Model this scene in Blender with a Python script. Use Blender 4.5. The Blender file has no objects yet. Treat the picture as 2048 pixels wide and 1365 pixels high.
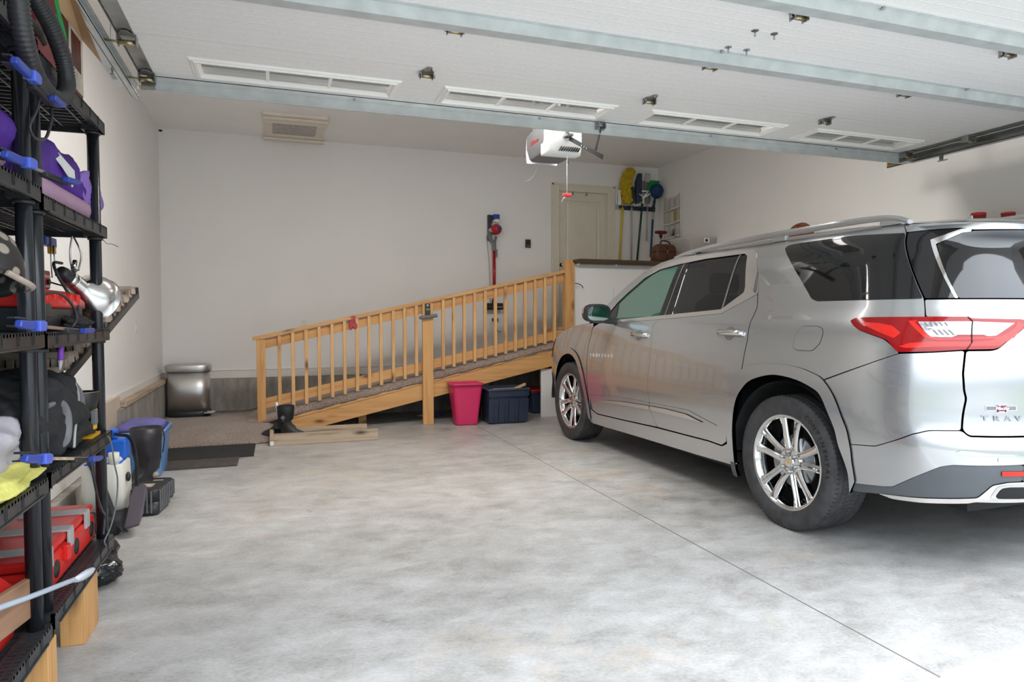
import bpy, bmesh, math, random
import numpy as np
from mathutils import Vector, Matrix, Euler
from mathutils.geometry import delaunay_2d_cdt
PI = math.pi
sc = bpy.context.scene
col = sc.collection
rnd = random.Random(7)

# ------------------------------------------------------------ camera, sky, lights, exposure
YAW, PITCH, ROLL = 0.3365, 0.03684, -0.00181
cd = bpy.data.cameras.new('camera'); cam = bpy.data.objects.new('camera', cd); col.objects.link(cam)
cd.sensor_width = 36.0; cd.lens = 36.0 * 1351.5 / 2048.0
cam.location = (0, 0, 1.253)
F = Vector((math.sin(YAW)*math.cos(PITCH), math.cos(YAW)*math.cos(PITCH), -math.sin(PITCH)))
R0 = Vector((math.cos(YAW), -math.sin(YAW), 0)); U0 = R0.cross(F)
R1 = R0*math.cos(ROLL) + U0*math.sin(ROLL); U1 = U0*math.cos(ROLL) - R0*math.sin(ROLL)
cam.rotation_euler = Matrix((R1, U1, -F)).transposed().to_euler()
cd.clip_start = 0.02; cd.clip_end = 300
sc.camera = cam
vs = sc.view_settings
vs.view_transform = 'Standard'; vs.look = 'None'; vs.exposure = 0.0; vs.gamma = 1.0; vs.use_curve_mapping = False

w = bpy.data.worlds.new('overcast_sky'); sc.world = w; w.use_nodes = True
nt = w.node_tree; bg = nt.nodes['Background']
tc = nt.nodes.new('ShaderNodeTexCoord'); sep = nt.nodes.new('ShaderNodeSeparateXYZ'); rp = nt.nodes.new('ShaderNodeValToRGB')
nt.links.new(tc.outputs['Generated'], sep.inputs[0]); nt.links.new(sep.outputs['Z'], rp.inputs[0])
rp.color_ramp.elements[0].color = (.13, .145, .155, 1); rp.color_ramp.elements[1].color = (.86, .92, 1.0, 1); rp.color_ramp.elements[0].position = .06
rp.color_ramp.elements[1].position = .62
e_ = rp.color_ramp.elements.new(.22); e_.color = (.27, .305, .34, 1)
e_ = rp.color_ramp.elements.new(.45); e_.color = (.62, .68, .74, 1)
nt.links.new(rp.outputs[0], bg.inputs[0])
bg.inputs[1].default_value = 6.7
sc.cycles.max_bounces = 10; sc.cycles.diffuse_bounces = 7; sc.cycles.glossy_bounces = 5; sc.cycles.transparent_max_bounces = 12
sc.cycles.sample_clamp_indirect = 8.0

def area(name, loc, sx, sy, power, color=(1,1,1), rot=(0,0,0)):
    l = bpy.data.lights.new(name, 'AREA'); l.shape = 'RECTANGLE'; l.size = sx; l.size_y = sy; l.energy = power; l.color = color
    o = bpy.data.objects.new(name, l); o.location = loc; o.rotation_euler = rot; col.objects.link(o); return o
FILL_LAMPS = [((.9, 4.5), 74), ((3.0, 4.5), 28)]     # added fill lights for the deep garage, out of view; their panels are built below
for (lx, ly), e in FILL_LAMPS:
    area('fill_light', (lx, ly, 3.36), 1.15, .56, e, (1, .97, .94))

# ------------------------------------------------------------ helpers
ORG = {}
class MB:
    def __init__(s): s.v = []; s.f = []; s.m = []; s.sm = []
    def add(s, V, Fc, mi=0, smooth=False):
        b = len(s.v); s.v += [Vector(p) for p in V]; s.f += [tuple(b+i for i in f) for f in Fc]; s.m += [mi]*len(Fc); s.sm += [smooth]*len(Fc); return s
    def box(s, a, b, mi=0, M=None):
        x0, y0, z0 = a; x1, y1, z1 = b
        if x0 > x1: x0, x1 = x1, x0
        if y0 > y1: y0, y1 = y1, y0
        if z0 > z1: z0, z1 = z1, z0
        V = [(x0,y0,z0),(x1,y0,z0),(x1,y1,z0),(x0,y1,z0),(x0,y0,z1),(x1,y0,z1),(x1,y1,z1),(x0,y1,z1)]
        if M: V = [M @ Vector(p) for p in V]
        return s.add(V, [(0,3,2,1),(4,5,6,7),(0,1,5,4),(1,2,6,5),(2,3,7,6),(3,0,4,7)], mi)
    def cyl(s, p0, p1, r0, r1=None, n=16, mi=0, cap=True):
        r1 = r0 if r1 is None else r1; p0 = Vector(p0); p1 = Vector(p1); d = (p1-p0).normalized()
        a = d.orthogonal().normalized(); b = d.cross(a); V = []
        for p, r in ((p0, r0), (p1, r1)):
            for i in range(n):
                t = 2*PI*i/n; V.append(p + (a*math.cos(t) + b*math.sin(t))*r)
        s.add(V, [(i, (i+1) % n, n+(i+1) % n, n+i) for i in range(n)], mi, True)
        if cap: s.add(V, [tuple(range(n))[::-1], tuple(range(n, 2*n))], mi)
        return s
    def tube(s, pts, r, n=8, mi=0, cap=True, flat=1.0):
        pts = [Vector(p) for p in pts]; N = len(pts); V = []; ref = None
        for i, p in enumerate(pts):
            d = (pts[min(i+1, N-1)] - pts[max(i-1, 0)]).normalized()
            if ref is None: ref = d.orthogonal().normalized()
            ref = (ref - d*ref.dot(d)).normalized(); b = d.cross(ref); rr = r[i] if isinstance(r, (list, tuple)) else r
            for k in range(n):
                t = 2*PI*k/n; V.append(p + (ref*math.cos(t) + b*math.sin(t)*flat)*rr)
        Fc = [(i*n+k, i*n+(k+1) % n, (i+1)*n+(k+1) % n, (i+1)*n+k) for i in range(N-1) for k in range(n)]
        s.add(V, Fc, mi, True)
        if cap: s.add(V[:n], [tuple(range(n))[::-1]], mi); s.add(V[-n:], [tuple(range(n))], mi)
        return s
    def lathe(s, prof, M=None, n=48, mi=0, smooth=True, a0=0, a1=2*PI):     # prof = (radius, height along local z)
        M = M or Matrix.Identity(4); V = []; full = abs(a1-a0-2*PI) < 1e-6; m = n if full else n+1
        for r, z in prof:
            for i in range(m):
                t = a0 + (a1-a0)*i/n; V.append(M @ Vector((r*math.cos(t), r*math.sin(t), z)))
        Fc = []
        for j in range(len(prof)-1):
            for i in range(n):
                k = (i+1) % m; Fc.append((j*m+i, j*m+k, (j+1)*m+k, (j+1)*m+i))
        return s.add(V, Fc, mi, smooth)
    def grid(s, rows, mi=0, smooth=True, closed=False):
        n = len(rows[0]); V = [p for r in rows for p in r]; Fc = []
        for j in range(len(rows)-1):
            for i in range(n if closed else n-1):
                k = (i+1) % n; Fc.append((j*n+i, j*n+k, (j+1)*n+k, (j+1)*n+i))
        return s.add(V, Fc, mi, smooth)
    def prism(s, poly, d, M=None, mi=0):                                     # poly in local xy, from z=0 to z=d
        M = M or Matrix.Identity(4); n = len(poly)
        V = [M @ Vector((x, y, 0)) for x, y in poly] + [M @ Vector((x, y, d)) for x, y in poly]
        return s.add(V, [tuple(range(n))[::-1], tuple(range(n, 2*n))] + [(i, (i+1) % n, n+(i+1) % n, n+i) for i in range(n)], mi)
    def blob(s, c, r, seg=18, ring=12, mi=0, fn=None, p=2.0):                # superellipsoid with an optional displacement
        c = Vector(c); V = []
        sg = lambda x, e: math.copysign(abs(x)**e, x); e = 2.0/p
        for j in range(ring+1):
            ph = -PI/2 + PI*j/ring
            for i in range(seg):
                th = 2*PI*i/seg
                q = Vector((sg(math.cos(ph), e)*sg(math.cos(th), e), sg(math.cos(ph), e)*sg(math.sin(th), e), sg(math.sin(ph), e)))
                if fn: q = q*fn(q)
                V.append(c + Vector((q.x*r[0], q.y*r[1], q.z*r[2])))
        Fc = [(j*seg+i, j*seg+(i+1) % seg, (j+1)*seg+(i+1) % seg, (j+1)*seg+i) for j in range(ring) for i in range(seg)]
        return s.add(V, Fc, mi, True)
    def loft(s, secs, mi=0, cap=True, smooth=True):                          # secs = rings of equal length
        s.grid(secs, mi, smooth, True)
        if cap: n = len(secs[0]); s.add(secs[0], [tuple(range(n))[::-1]], mi); s.add(secs[-1], [tuple(range(n))], mi)
        return s

def rrect(w, d, r, z, n=5, cx=0, cy=0):
    out = []
    for k, (sx, sy) in enumerate(((1,1),(-1,1),(-1,-1),(1,-1))):
        for i in range(n+1):
            t = PI/2*k + PI/2*i/n
            out.append(Vector((cx + sx*(w/2-r) + r*math.cos(t), cy + sy*(d/2-r) + r*math.sin(t), z)))
    return out

def build(mb, name, mat, parent=None, org=None, bevel=0, seg=2, sub=0, M=None, fix=True):
    o0 = Vector(org) if org is not None else (ORG[parent.name] if parent else Vector((0, 0, 0)))
    base = ORG[parent.name] if parent else Vector((0, 0, 0))
    me = bpy.data.meshes.new(name)
    V = mb.v if M is None else [M @ p for p in mb.v]
    me.from_pydata([p - o0 for p in V], [], mb.f)
    for m in (mat if isinstance(mat, (list, tuple)) else [mat]): me.materials.append(m)
    for i, p in enumerate(me.polygons): p.material_index = mb.m[i]; p.use_smooth = mb.sm[i]
    if fix:
        b = bmesh.new(); b.from_mesh(me); bmesh.ops.remove_doubles(b, verts=b.verts, dist=1e-5); bmesh.ops.recalc_face_normals(b, faces=b.faces); b.to_mesh(me); b.free()
    o = bpy.data.objects.new(name, me); col.objects.link(o); o.parent = parent
    o.location = o0 - base; ORG[o.name] = o0
    if bevel:
        md = o.modifiers.new('bevel', 'BEVEL'); md.width = bevel; md.segments = seg; md.limit_method = 'ANGLE'; md.angle_limit = .6; md.harden_normals = False
    if sub: md = o.modifiers.new('sub', 'SUBSURF'); md.levels = sub; md.render_levels = sub
    return o

def tag(o, label=None, cat=None, group=None, kind=None):
    if label: o['label'] = label
    if cat: o['category'] = cat
    if group: o['group'] = group
    if kind: o['kind'] = kind
    return o
def thing(name, loc, label, cat, group=None):
    o = bpy.data.objects.new(name, None); col.objects.link(o); o.location = loc; o.empty_display_size = .1; ORG[o.name] = Vector(loc)
    return tag(o, label, cat, group)
def solo(mb, name, mat, label, cat, org=None, group=None, **k):
    if org is None:
        org = (sum(p.x for p in mb.v)/len(mb.v), sum(p.y for p in mb.v)/len(mb.v), min(p.z for p in mb.v))
    return tag(build(mb, name, mat, None, org, **k), label, cat, group)
def struct(mb, name, mat, **k): return tag(build(mb, name, mat, **k), kind='structure')
def copy_tree(o, parent=None):
    c = o.copy(); col.objects.link(c); c.parent = parent
    for ch in list(o.children): copy_tree(ch, c)
    return c
def board(p0, p1, wd, th, name, mat, parent=None, up=(0,0,1), bevel=.003):   # a board from p0 to p1; width along up, thickness sideways; mesh runs along local x
    p0 = Vector(p0); p1 = Vector(p1); x = (p1-p0); L = x.length; x.normalize(); z = Vector(up); z = (z - x*z.dot(x)).normalized(); y = z.cross(x)
    mb = MB().box((0, -th/2, -wd/2), (L, th/2, wd/2))
    base = ORG[parent.name] if parent else Vector((0,0,0))
    o = build(mb, name, mat, None, (0,0,0), bevel=bevel); o.parent = parent
    o.matrix_local = Matrix.Translation(p0-base) @ Matrix((x, y, z)).transposed().to_4x4(); ORG[o.name] = p0
    return o
def text(s_, size, M, mat, parent, name='lettering', ext=.0006, sx=1.0, bold=0, shear=0):
    cu = bpy.data.curves.new('t', 'FONT'); cu.body = s_; cu.size = size; cu.extrude = ext; cu.align_x = 'CENTER'; cu.align_y = 'CENTER'; cu.offset = bold; cu.shear = shear
    cu.resolution_u = 3
    to = bpy.data.objects.new('t', cu); col.objects.link(to); dg = bpy.context.evaluated_depsgraph_get(); dg.update()
    me = bpy.data.meshes.new_from_object(to.evaluated_get(dg)); bpy.data.objects.remove(to); bpy.data.curves.remove(cu)
    mb = MB(); mb.add([M @ Vector((v.co.x*sx, v.co.y, v.co.z)) for v in me.vertices], [tuple(p.vertices) for p in me.polygons]); bpy.data.meshes.remove(me)
    return build(mb, name, mat, parent, fix=False)
def frame(o, x, y):      # matrix whose local x and y run along the given directions
    x = Vector(x).normalized(); y = Vector(y); y = (y - x*y.dot(x)).normalized(); z = x.cross(y)
    return Matrix.Translation(Vector(o)) @ Matrix((x, y, z)).transposed().to_4x4()
def spline(pts, n=8):
    pts = [Vector(p) for p in pts]; out = []
    P = [pts[0]*2-pts[1]] + pts + [pts[-1]*2-pts[-2]]
    for i in range(1, len(P)-2):
        for k in range(n):
            t = k/n; a, b, c, d = P[i-1:i+3]
            out.append(.5*((2*b)+(c-a)*t+(2*a-5*b+4*c-d)*t*t+(-a+3*b-3*c+d)*t**3))
    out.append(pts[-1]); return out

# ------------------------------------------------------------ materials
def mat(name, color=(.5,.5,.5), rough=.5, metal=0.0, var=0.06, vscale=6, bump=0, bscale=60, coat=0, coatr=.05, alpha=1, trans=0, ior=1.45, emit=None, spec=.5, sheen=0):
    m = bpy.data.materials.new(name); m.use_nodes = True; nt = m.node_tree; p = nt.nodes['Principled BSDF']; L = nt.links
    p.inputs['Roughness'].default_value = rough; p.inputs['Metallic'].default_value = metal; p.inputs['IOR'].default_value = ior
    p.inputs['Coat Weight'].default_value = coat; p.inputs['Coat Roughness'].default_value = coatr; p.inputs['Alpha'].default_value = alpha
    p.inputs['Transmission Weight'].default_value = trans; p.inputs['Specular IOR Level'].default_value = spec
    if sheen: p.inputs['Sheen Weight'].default_value = sheen
    p.inputs['Base Color'].default_value = (*color, 1)
    tcn = nt.nodes.new('ShaderNodeTexCoord')
    if var:
        nz = nt.nodes.new('ShaderNodeTexNoise'); nz.inputs['Scale'].default_value = vscale; nz.inputs['Detail'].default_value = 4
        L.new(tcn.outputs['Object'], nz.inputs['Vector'])
        rm = nt.nodes.new('ShaderNodeValToRGB'); rm.color_ramp.elements[0].position = .3; rm.color_ramp.elements[1].position = .7
        rm.color_ramp.elements[0].color = (*[c*(1-var) for c in color], 1); rm.color_ramp.elements[1].color = (*[min(1, c*(1+var)) for c in color], 1)
        L.new(nz.outputs['Fac'], rm.inputs[0]); L.new(rm.outputs[0], p.inputs['Base Color'])
    if bump:
        n2 = nt.nodes.new('ShaderNodeTexNoise'); n2.inputs['Scale'].default_value = bscale; n2.inputs['Detail'].default_value = 3
        L.new(tcn.outputs['Object'], n2.inputs['Vector'])
        bp = nt.nodes.new('ShaderNodeBump'); bp.inputs['Strength'].default_value = bump; bp.inputs['Distance'].default_value = .01
        L.new(n2.outputs['Fac'], bp.inputs['Height']); L.new(bp.outputs[0], p.inputs['Normal'])
    if emit: p.inputs['Emission Color'].default_value = (*emit[0], 1); p.inputs['Emission Strength'].default_value = emit[1]
    return m
def nn(m, t, **k):
    n = m.node_tree.nodes.new(t)
    for a, b in k.items():
        if a in n.inputs: n.inputs[a].default_value = b
        else: setattr(n, a, b)
    return n
def ramp(m, stops):
    n = m.node_tree.nodes.new('ShaderNodeValToRGB'); e = n.color_ramp.elements
    e[0].position = stops[0][0]; e[0].color = (*stops[0][1], 1); e[1].position = stops[-1][0]; e[1].color = (*stops[-1][1], 1)
    for p, c in stops[1:-1]: x = e.new(p); x.color = (*c, 1)
    return n
def wood(name, c0, c1, knot=(.16,.07,.03), rough=.55, kd=.5, gr=14):
    m = mat(name, c0, rough, var=0); nt = m.node_tree; L = nt.links; p = nt.nodes['Principled BSDF']
    tcn = nn(m, 'ShaderNodeTexCoord'); oi = nn(m, 'ShaderNodeObjectInfo'); ad = nn(m, 'ShaderNodeVectorMath', operation='ADD')
    ml = nn(m, 'ShaderNodeMath', operation='MULTIPLY'); ml.inputs[1].default_value = 37.0
    L.new(oi.outputs['Random'], ml.inputs[0]); L.new(tcn.outputs['Object'], ad.inputs[0]); L.new(ml.outputs[0], ad.inputs[1])
    mp = nn(m, 'ShaderNodeMapping'); mp.inputs['Scale'].default_value = (.7, gr*1.2, gr); L.new(ad.outputs[0], mp.inputs[0])
    nz = nn(m, 'ShaderNodeTexNoise', Scale=1.6, Detail=6.0, Roughness=.62, Distortion=1.1); L.new(mp.outputs[0], nz.inputs['Vector'])
    rm = ramp(m, [(.32, c1), (.5, c0), (.68, tuple(min(1, c*1.12) for c in c0))]); L.new(nz.outputs['Fac'], rm.inputs[0])
    m2 = nn(m, 'ShaderNodeMapping'); m2.inputs['Scale'].default_value = (2.4, 7, 7); L.new(ad.outputs[0], m2.inputs[0])
    vo = nn(m, 'ShaderNodeTexVoronoi', Scale=1.0); L.new(m2.outputs[0], vo.inputs['Vector'])
    kr = ramp(m, [(.05, (1,1,1)), (.16, (kd*.6,)*3), (.24, (0,0,0))]); L.new(vo.outputs['Distance'], kr.inputs[0])
    mx = nn(m, 'ShaderNodeMix', data_type='RGBA'); L.new(kr.outputs[0], mx.inputs[0]); L.new(rm.outputs[0], mx.inputs[6]); mx.inputs[7].default_value = (*knot, 1)
    L.new(mx.outputs[2], p.inputs['Base Color'])
    bp = nn(m, 'ShaderNodeBump', Strength=.12, Distance=.004); L.new(nz.outputs['Fac'], bp.inputs['Height']); L.new(bp.outputs[0], p.inputs['Normal'])
    return m

M = {}
M['wall'] = mat('painted drywall', (.78,.762,.74), .75, var=.02, vscale=1.3, bump=.08, bscale=45)
M['ceil'] = mat('painted ceiling', (.86,.845,.82), .85, var=.02, vscale=2, bump=.1, bscale=60)
M['trim'] = mat('painted trim', (.72,.69,.64), .45, var=.02)
M['doorpaint'] = mat('cream door paint', (.66,.62,.52), .45, var=.02)
M['pine'] = wood('yellow pine', (.62,.335,.125), (.50,.235,.075))
M['pinel'] = wood('pale pine baluster', (.68,.40,.17), (.58,.30,.11))
M['oldwood'] = wood('weathered lumber', (.46,.355,.25), (.17,.12,.075), (.08,.05,.03))
M['greywood'] = wood('weathered plank', (.62,.53,.40), (.26,.20,.15), (.1,.08,.06))
M['darkwood'] = wood('dark stained board', (.075,.043,.022), (.04,.024,.012), (.03,.02,.01))
M['brownwood'] = wood('brown scrap board', (.34,.19,.11), (.20,.10,.055), (.1,.05,.03))
M['black'] = mat('black resin', (.028,.029,.031), .38, var=.25, vscale=9, bump=.05, bscale=120)
M['blackpost'] = mat('black tube', (.017,.019,.023), .22, var=.1)
M['rubber'] = mat('black rubber', (.02,.02,.021), .5, var=.3, vscale=12)
M['blackfab'] = mat('black fabric', (.022,.022,.024), .8, var=.3, vscale=14, bump=.5, bscale=22)
M['galv'] = mat('galvanised steel', (.55,.58,.575), .42, metal=.25, var=.10, vscale=11, bump=.02, bscale=30)
M['galvd'] = mat('zinc plated steel', (.34,.35,.35), .33, metal=.85, var=.2, vscale=9)
M['steel'] = mat('bright steel', (.62,.62,.60), .25, metal=1, var=.08)
M['brass'] = mat('yellow zinc', (.45,.38,.22), .35, metal=.9)
M['chrome'] = mat('chrome', (.80,.80,.80), .06, metal=1, var=0)
M['satin'] = mat('satin bright trim', (.72,.69,.66), .22, metal=.85, var=0)
M['paint'] = mat('silver car paint', (.50,.505,.51), .25, metal=.78, var=.012, vscale=600, coat=1, coatr=.015)
M['gap'] = mat('panel gap', (.01,.01,.01), .8, var=0)
M['blkgloss'] = mat('black glass', (.006,.006,.007), .03, var=0, coat=.4)
M['pglass'] = mat('privacy glass', (.012,.012,.013), .02, var=0, alpha=.93)
M['fglass'] = mat('tinted glass', (.03,.15,.105), .01, var=0, alpha=.50)
M['wshield'] = mat('windshield glass', (.10,.17,.14), .01, var=0, alpha=.35)
M['tire'] = mat('tyre rubber', (.045,.045,.047), .62, var=.3, vscale=20, bump=.1, bscale=80)
M['clad'] = mat('grey cladding', (.085,.092,.10), .42, var=.06)
M['lampred'] = mat('red lamp lens', (.28,.004,.006), .08, var=.0)
M['lampbr'] = mat('bright red reflector', (.75,.022,.014), .16, var=.1, vscale=25)
M['lampclr'] = mat('clear lamp lens', (.50,.50,.52), .12, metal=.4, var=.45, vscale=60)
M['dark'] = mat('dark interior', (.02,.02,.021), .7, var=.15)
M['red'] = mat('red plastic', (.66,.022,.018), .35, var=.08)
M['redd'] = mat('dark red print', (.24,.03,.035), .5, var=.15)
M['pink'] = mat('pink plastic', (.62,.03,.12), .36, var=.03)
M['navy'] = mat('navy plastic', (.026,.036,.066), .33, var=.1)
M['blue'] = mat('bright blue plastic', (.012,.12,.56), .35, var=.05)
M['clampblue'] = mat('clamp blue', (.025,.055,.30), .32, var=.1)
M['lblue'] = mat('light blue plastic', (.14,.30,.60), .36, var=.05)
M['pblue'] = mat('pale blue card', (.30,.50,.66), .5, var=.05)
M['white'] = mat('white plastic', (.80,.80,.78), .4, var=.02)
M['offwhite'] = mat('translucent white tank', (.66,.64,.57), .42, var=.05, vscale=3)
M['yellow'] = mat('yellow plastic', (.80,.42,.02), .4, var=.05)
M['ycloth'] = mat('yellow cloth', (.66,.62,.16), .85, var=.12, vscale=20, bump=.5, bscale=60)
M['ymop'] = mat('yellow duster pile', (.46,.33,.012), .9, var=.35, vscale=60)
M['ypole'] = mat('yellow pole', (.62,.46,.05), .4, var=.05)
M['green'] = mat('green plastic', (.01,.26,.05), .45, var=.08)
M['dgreen'] = mat('dark green pole', (.01,.06,.04), .4, var=.08)
M['dblue'] = mat('dark blue bristles', (.01,.045,.12), .8, var=.3, vscale=60)
M['grey'] = mat('grey plastic', (.16,.16,.165), .5, var=.08)
M['lgrey'] = mat('light grey plastic', (.42,.42,.41), .5, var=.05)
M['purple'] = mat('purple cloth', (.095,.03,.30), .75, var=.18, vscale=7, bump=.25, bscale=18)
M['lilac'] = mat('lilac cloth', (.30,.17,.55), .75, var=.1)
M['mauve'] = mat('mauve foam mat', (.52,.32,.45), .8, var=.06, bump=.2, bscale=120)
M['card'] = mat('cardboard', (.50,.33,.18), .8, var=.08, vscale=3)
M['cream'] = mat('cream print', (.62,.55,.44), .6, var=.3, vscale=14)
M['brown'] = mat('brown leather', (.10,.035,.017), .42, var=.15)
M['brownd'] = mat('dark brown leather', (.03,.014,.01), .5, var=.15)
M['clear'] = mat('frosted clear plastic', (.62,.58,.55), .25, var=.04, alpha=.62)
M['vinyl'] = mat('clear vinyl', (.60,.57,.52), .12, var=.1, alpha=.45)
M['ball'] = mat('basketball rubber', (.24,.055,.018), .6, var=.1, bump=.4, bscale=260)
M['bagplast'] = mat('grey plastic bag', (.55,.52,.56), .3, var=.15, vscale=8, bump=.6, bscale=14, alpha=.93)
M['binbag'] = mat('black bin liner', (.012,.012,.013), .16, var=0, bump=1.0, bscale=16)
M['tan'] = mat('tan fabric', (.36,.29,.235), .85, var=.2, vscale=20)
M['cream2'] = mat('cream filter frame', (.72,.66,.56), .6, var=.03)
M['filter'] = mat('filter media', (.46,.42,.39), .9, var=.2, vscale=30, bump=.4)
M['rust'] = mat('orange rubber stain', (.62,.45,.27), .9, var=.2)
M['matgrey'] = mat('brown rubber mat', (.075,.062,.055), .8, var=.35, vscale=25, bump=.4, bscale=90)
M['matblk'] = mat('black rubber mat', (.022,.022,.023), .75, var=.4, vscale=40, bump=.5, bscale=120)
M['purplep'] = mat('purple pen', (.20,.05,.45), .35, var=0)
M['mirror'] = mat('mirror glass', (.28,.36,.34), .03, metal=1, var=0)
M['fillglow'] = mat('fill lamp diffuser', (.9,.88,.84), .5, var=0, emit=((1,.95,.88), 3.0))  # glowing face of the added fill light panels

def stainless():
    m = mat('brushed stainless', (.60,.59,.58), .26, metal=1, var=0); p = m.node_tree.nodes['Principled BSDF']; L = m.node_tree.links
    t = nn(m, 'ShaderNodeTexCoord'); mp = nn(m, 'ShaderNodeMapping'); mp.inputs['Scale'].default_value = (3, 3, 200); L.new(t.outputs['Object'], mp.inputs[0])
    z = nn(m, 'ShaderNodeTexNoise', Scale=2.0, Detail=2.0); L.new(mp.outputs[0], z.inputs['Vector'])
    z2 = nn(m, 'ShaderNodeTexNoise', Scale=5.0, Detail=3.0); L.new(t.outputs['Object'], z2.inputs['Vector'])
    a = nn(m, 'ShaderNodeMath', operation='ADD'); L.new(z.outputs['Fac'], a.inputs[0]); L.new(z2.outputs['Fac'], a.inputs[1])
    r = nn(m, 'ShaderNodeMapRange'); r.inputs[1].default_value = .6; r.inputs[2].default_value = 1.4; r.inputs[3].default_value = .34; r.inputs[4].default_value = .46
    L.new(a.outputs[0], r.inputs[0]); L.new(r.outputs[0], p.inputs['Roughness']); return m
M['stainless'] = stainless()

def concrete_floor():
    m = mat('polished garage concrete', (.5,.5,.48), .35, var=0); nt = m.node_tree; L = nt.links; p = nt.nodes['Principled BSDF']
    t = nn(m, 'ShaderNodeTexCoord'); O = t.outputs['Object']
    n1 = nn(m, 'ShaderNodeTexNoise', Scale=.9, Detail=7.0, Roughness=.62, Distortion=.15); L.new(O, n1.inputs['Vector'])
    mp = nn(m, 'ShaderNodeMapping'); mp.inputs['Scale'].default_value = (1.5, 2.3, 1); mp.inputs['Rotation'].default_value = (0, 0, .5); L.new(O, mp.inputs[0])
    n2 = nn(m, 'ShaderNodeTexNoise', Scale=2.6, Detail=9.0, Roughness=.74, Distortion=.25); L.new(mp.outputs[0], n2.inputs['Vector'])
    n3 = nn(m, 'ShaderNodeTexNoise', Scale=38.0, Detail=4.0, Roughness=.6); L.new(mp.outputs[0], n3.inputs['Vector'])
    a = nn(m, 'ShaderNodeMath', operation='MULTIPLY_ADD'); a.inputs[1].default_value = .55; L.new(n2.outputs['Fac'], a.inputs[0])
    b = nn(m, 'ShaderNodeMath', operation='MULTIPLY'); b.inputs[1].default_value = .33; L.new(n1.outputs['Fac'], b.inputs[0]); L.new(b.outputs[0], a.inputs[2])
    c = nn(m, 'ShaderNodeMath', operation='MULTIPLY_ADD'); c.inputs[1].default_value = .24; L.new(n3.outputs['Fac'], c.inputs[0]); L.new(a.outputs[0], c.inputs[2])
    r = ramp(m, [(.40, (.215,.205,.19)), (.49, (.335,.323,.303)), (.56, (.41,.398,.378)), (.67, (.52,.51,.495))]); L.new(c.outputs[0], r.inputs[0])
    # rusty stains
    n4 = nn(m, 'ShaderNodeTexNoise', Scale=1.7, Detail=5.0, Roughness=.7); mo = nn(m, 'ShaderNodeMapping'); mo.inputs['Location'].default_value = (7, 3, 2); L.new(O, mo.inputs[0]); L.new(mo.outputs[0], n4.inputs['Vector'])
    s = ramp(m, [(.58, (0,0,0)), (.72, (.5,.5,.5))]); L.new(n4.outputs['Fac'], s.inputs[0])
    mx = nn(m, 'ShaderNodeMix', data_type='RGBA', blend_type='MIX'); L.new(s.outputs[0], mx.inputs[0]); L.new(r.outputs[0], mx.inputs[6]); mx.inputs[7].default_value = (.52, .41, .31, 1)
    # dark oily marks where cars stand
    n5 = nn(m, 'ShaderNodeTexNoise', Scale=2.2, Detail=7.0, Roughness=.78, Distortion=.3); L.new(mp.outputs[0], n5.inputs['Vector'])
    s5 = ramp(m, [(.60, (0,0,0)), (.74, (.6,.6,.6))]); L.new(n5.outputs['Fac'], s5.inputs[0])
    m5 = nn(m, 'ShaderNodeMix', data_type='RGBA'); L.new(s5.outputs[0], m5.inputs[0]); L.new(mx.outputs[2], m5.inputs[6]); m5.inputs[7].default_value = (.16, .15, .14, 1)
    # saw cuts
    sx = nn(m, 'ShaderNodeSeparateXYZ'); L.new(O, sx.inputs[0]); last = m5.outputs[2]
    for ax, v, wd, colr in (('X', 2.155, .004, (.16,.14,.12,1)), ('Y', 5.08, .003, (.50,.47,.42,1))):
        d = nn(m, 'ShaderNodeMath', operation='SUBTRACT'); d.inputs[1].default_value = v; L.new(sx.outputs[ax], d.inputs[0])
        ab = nn(m, 'ShaderNodeMath', operation='ABSOLUTE'); L.new(d.outputs[0], ab.inputs[0])
        lt = nn(m, 'ShaderNodeMath', operation='LESS_THAN'); lt.inputs[1].default_value = wd; L.new(ab.outputs[0], lt.inputs[0])
        k = nn(m, 'ShaderNodeMix', data_type='RGBA'); L.new(lt.outputs[0], k.inputs[0]); L.new(last, k.inputs[6]); k.inputs[7].default_value = colr; last = k.outputs[2]
    L.new(last, p.inputs['Base Color'])
    rr = nn(m, 'ShaderNodeMapRange'); rr.inputs[3].default_value = .24; rr.inputs[4].default_value = .52; L.new(n2.outputs['Fac'], rr.inputs[0]); L.new(rr.outputs[0], p.inputs['Roughness'])
    bp = nn(m, 'ShaderNodeBump', Strength=.10, Distance=.004); L.new(c.outputs[0], bp.inputs['Height']); L.new(bp.outputs[0], p.inputs['Normal'])
    return m
M['floor'] = concrete_floor()
def rough_concrete(name, c0, c1, sc_=(6, 6, 1.6)):
    m = mat(name, c0, .8, var=0); L = m.node_tree.links; p = m.node_tree.nodes['Principled BSDF']
    t = nn(m, 'ShaderNodeTexCoord'); mp = nn(m, 'ShaderNodeMapping'); mp.inputs['Scale'].default_value = sc_; L.new(t.outputs['Object'], mp.inputs[0])
    n = nn(m, 'ShaderNodeTexNoise', Scale=1.5, Detail=8.0, Roughness=.7); L.new(mp.outputs[0], n.inputs['Vector'])
    r = ramp(m, [(.3, c1), (.7, c0)]); L.new(n.outputs['Fac'], r.inputs[0]); L.new(r.outputs[0], p.inputs['Base Color'])
    bp = nn(m, 'ShaderNodeBump', Strength=.25, Distance=.01); L.new(n.outputs['Fac'], bp.inputs['Height']); L.new(bp.outputs[0], p.inputs['Normal']); return m
M['stem'] = rough_concrete('formed stem wall concrete', (.42,.39,.35), (.20,.185,.165))
M['drive'] = rough_concrete('driveway concrete', (.46,.455,.445), (.38,.375,.365), (2, 2, 2))
M['grass'] = rough_concrete('lawn', (.10,.16,.05), (.05,.10,.03), (3, 3, 3))
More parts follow.
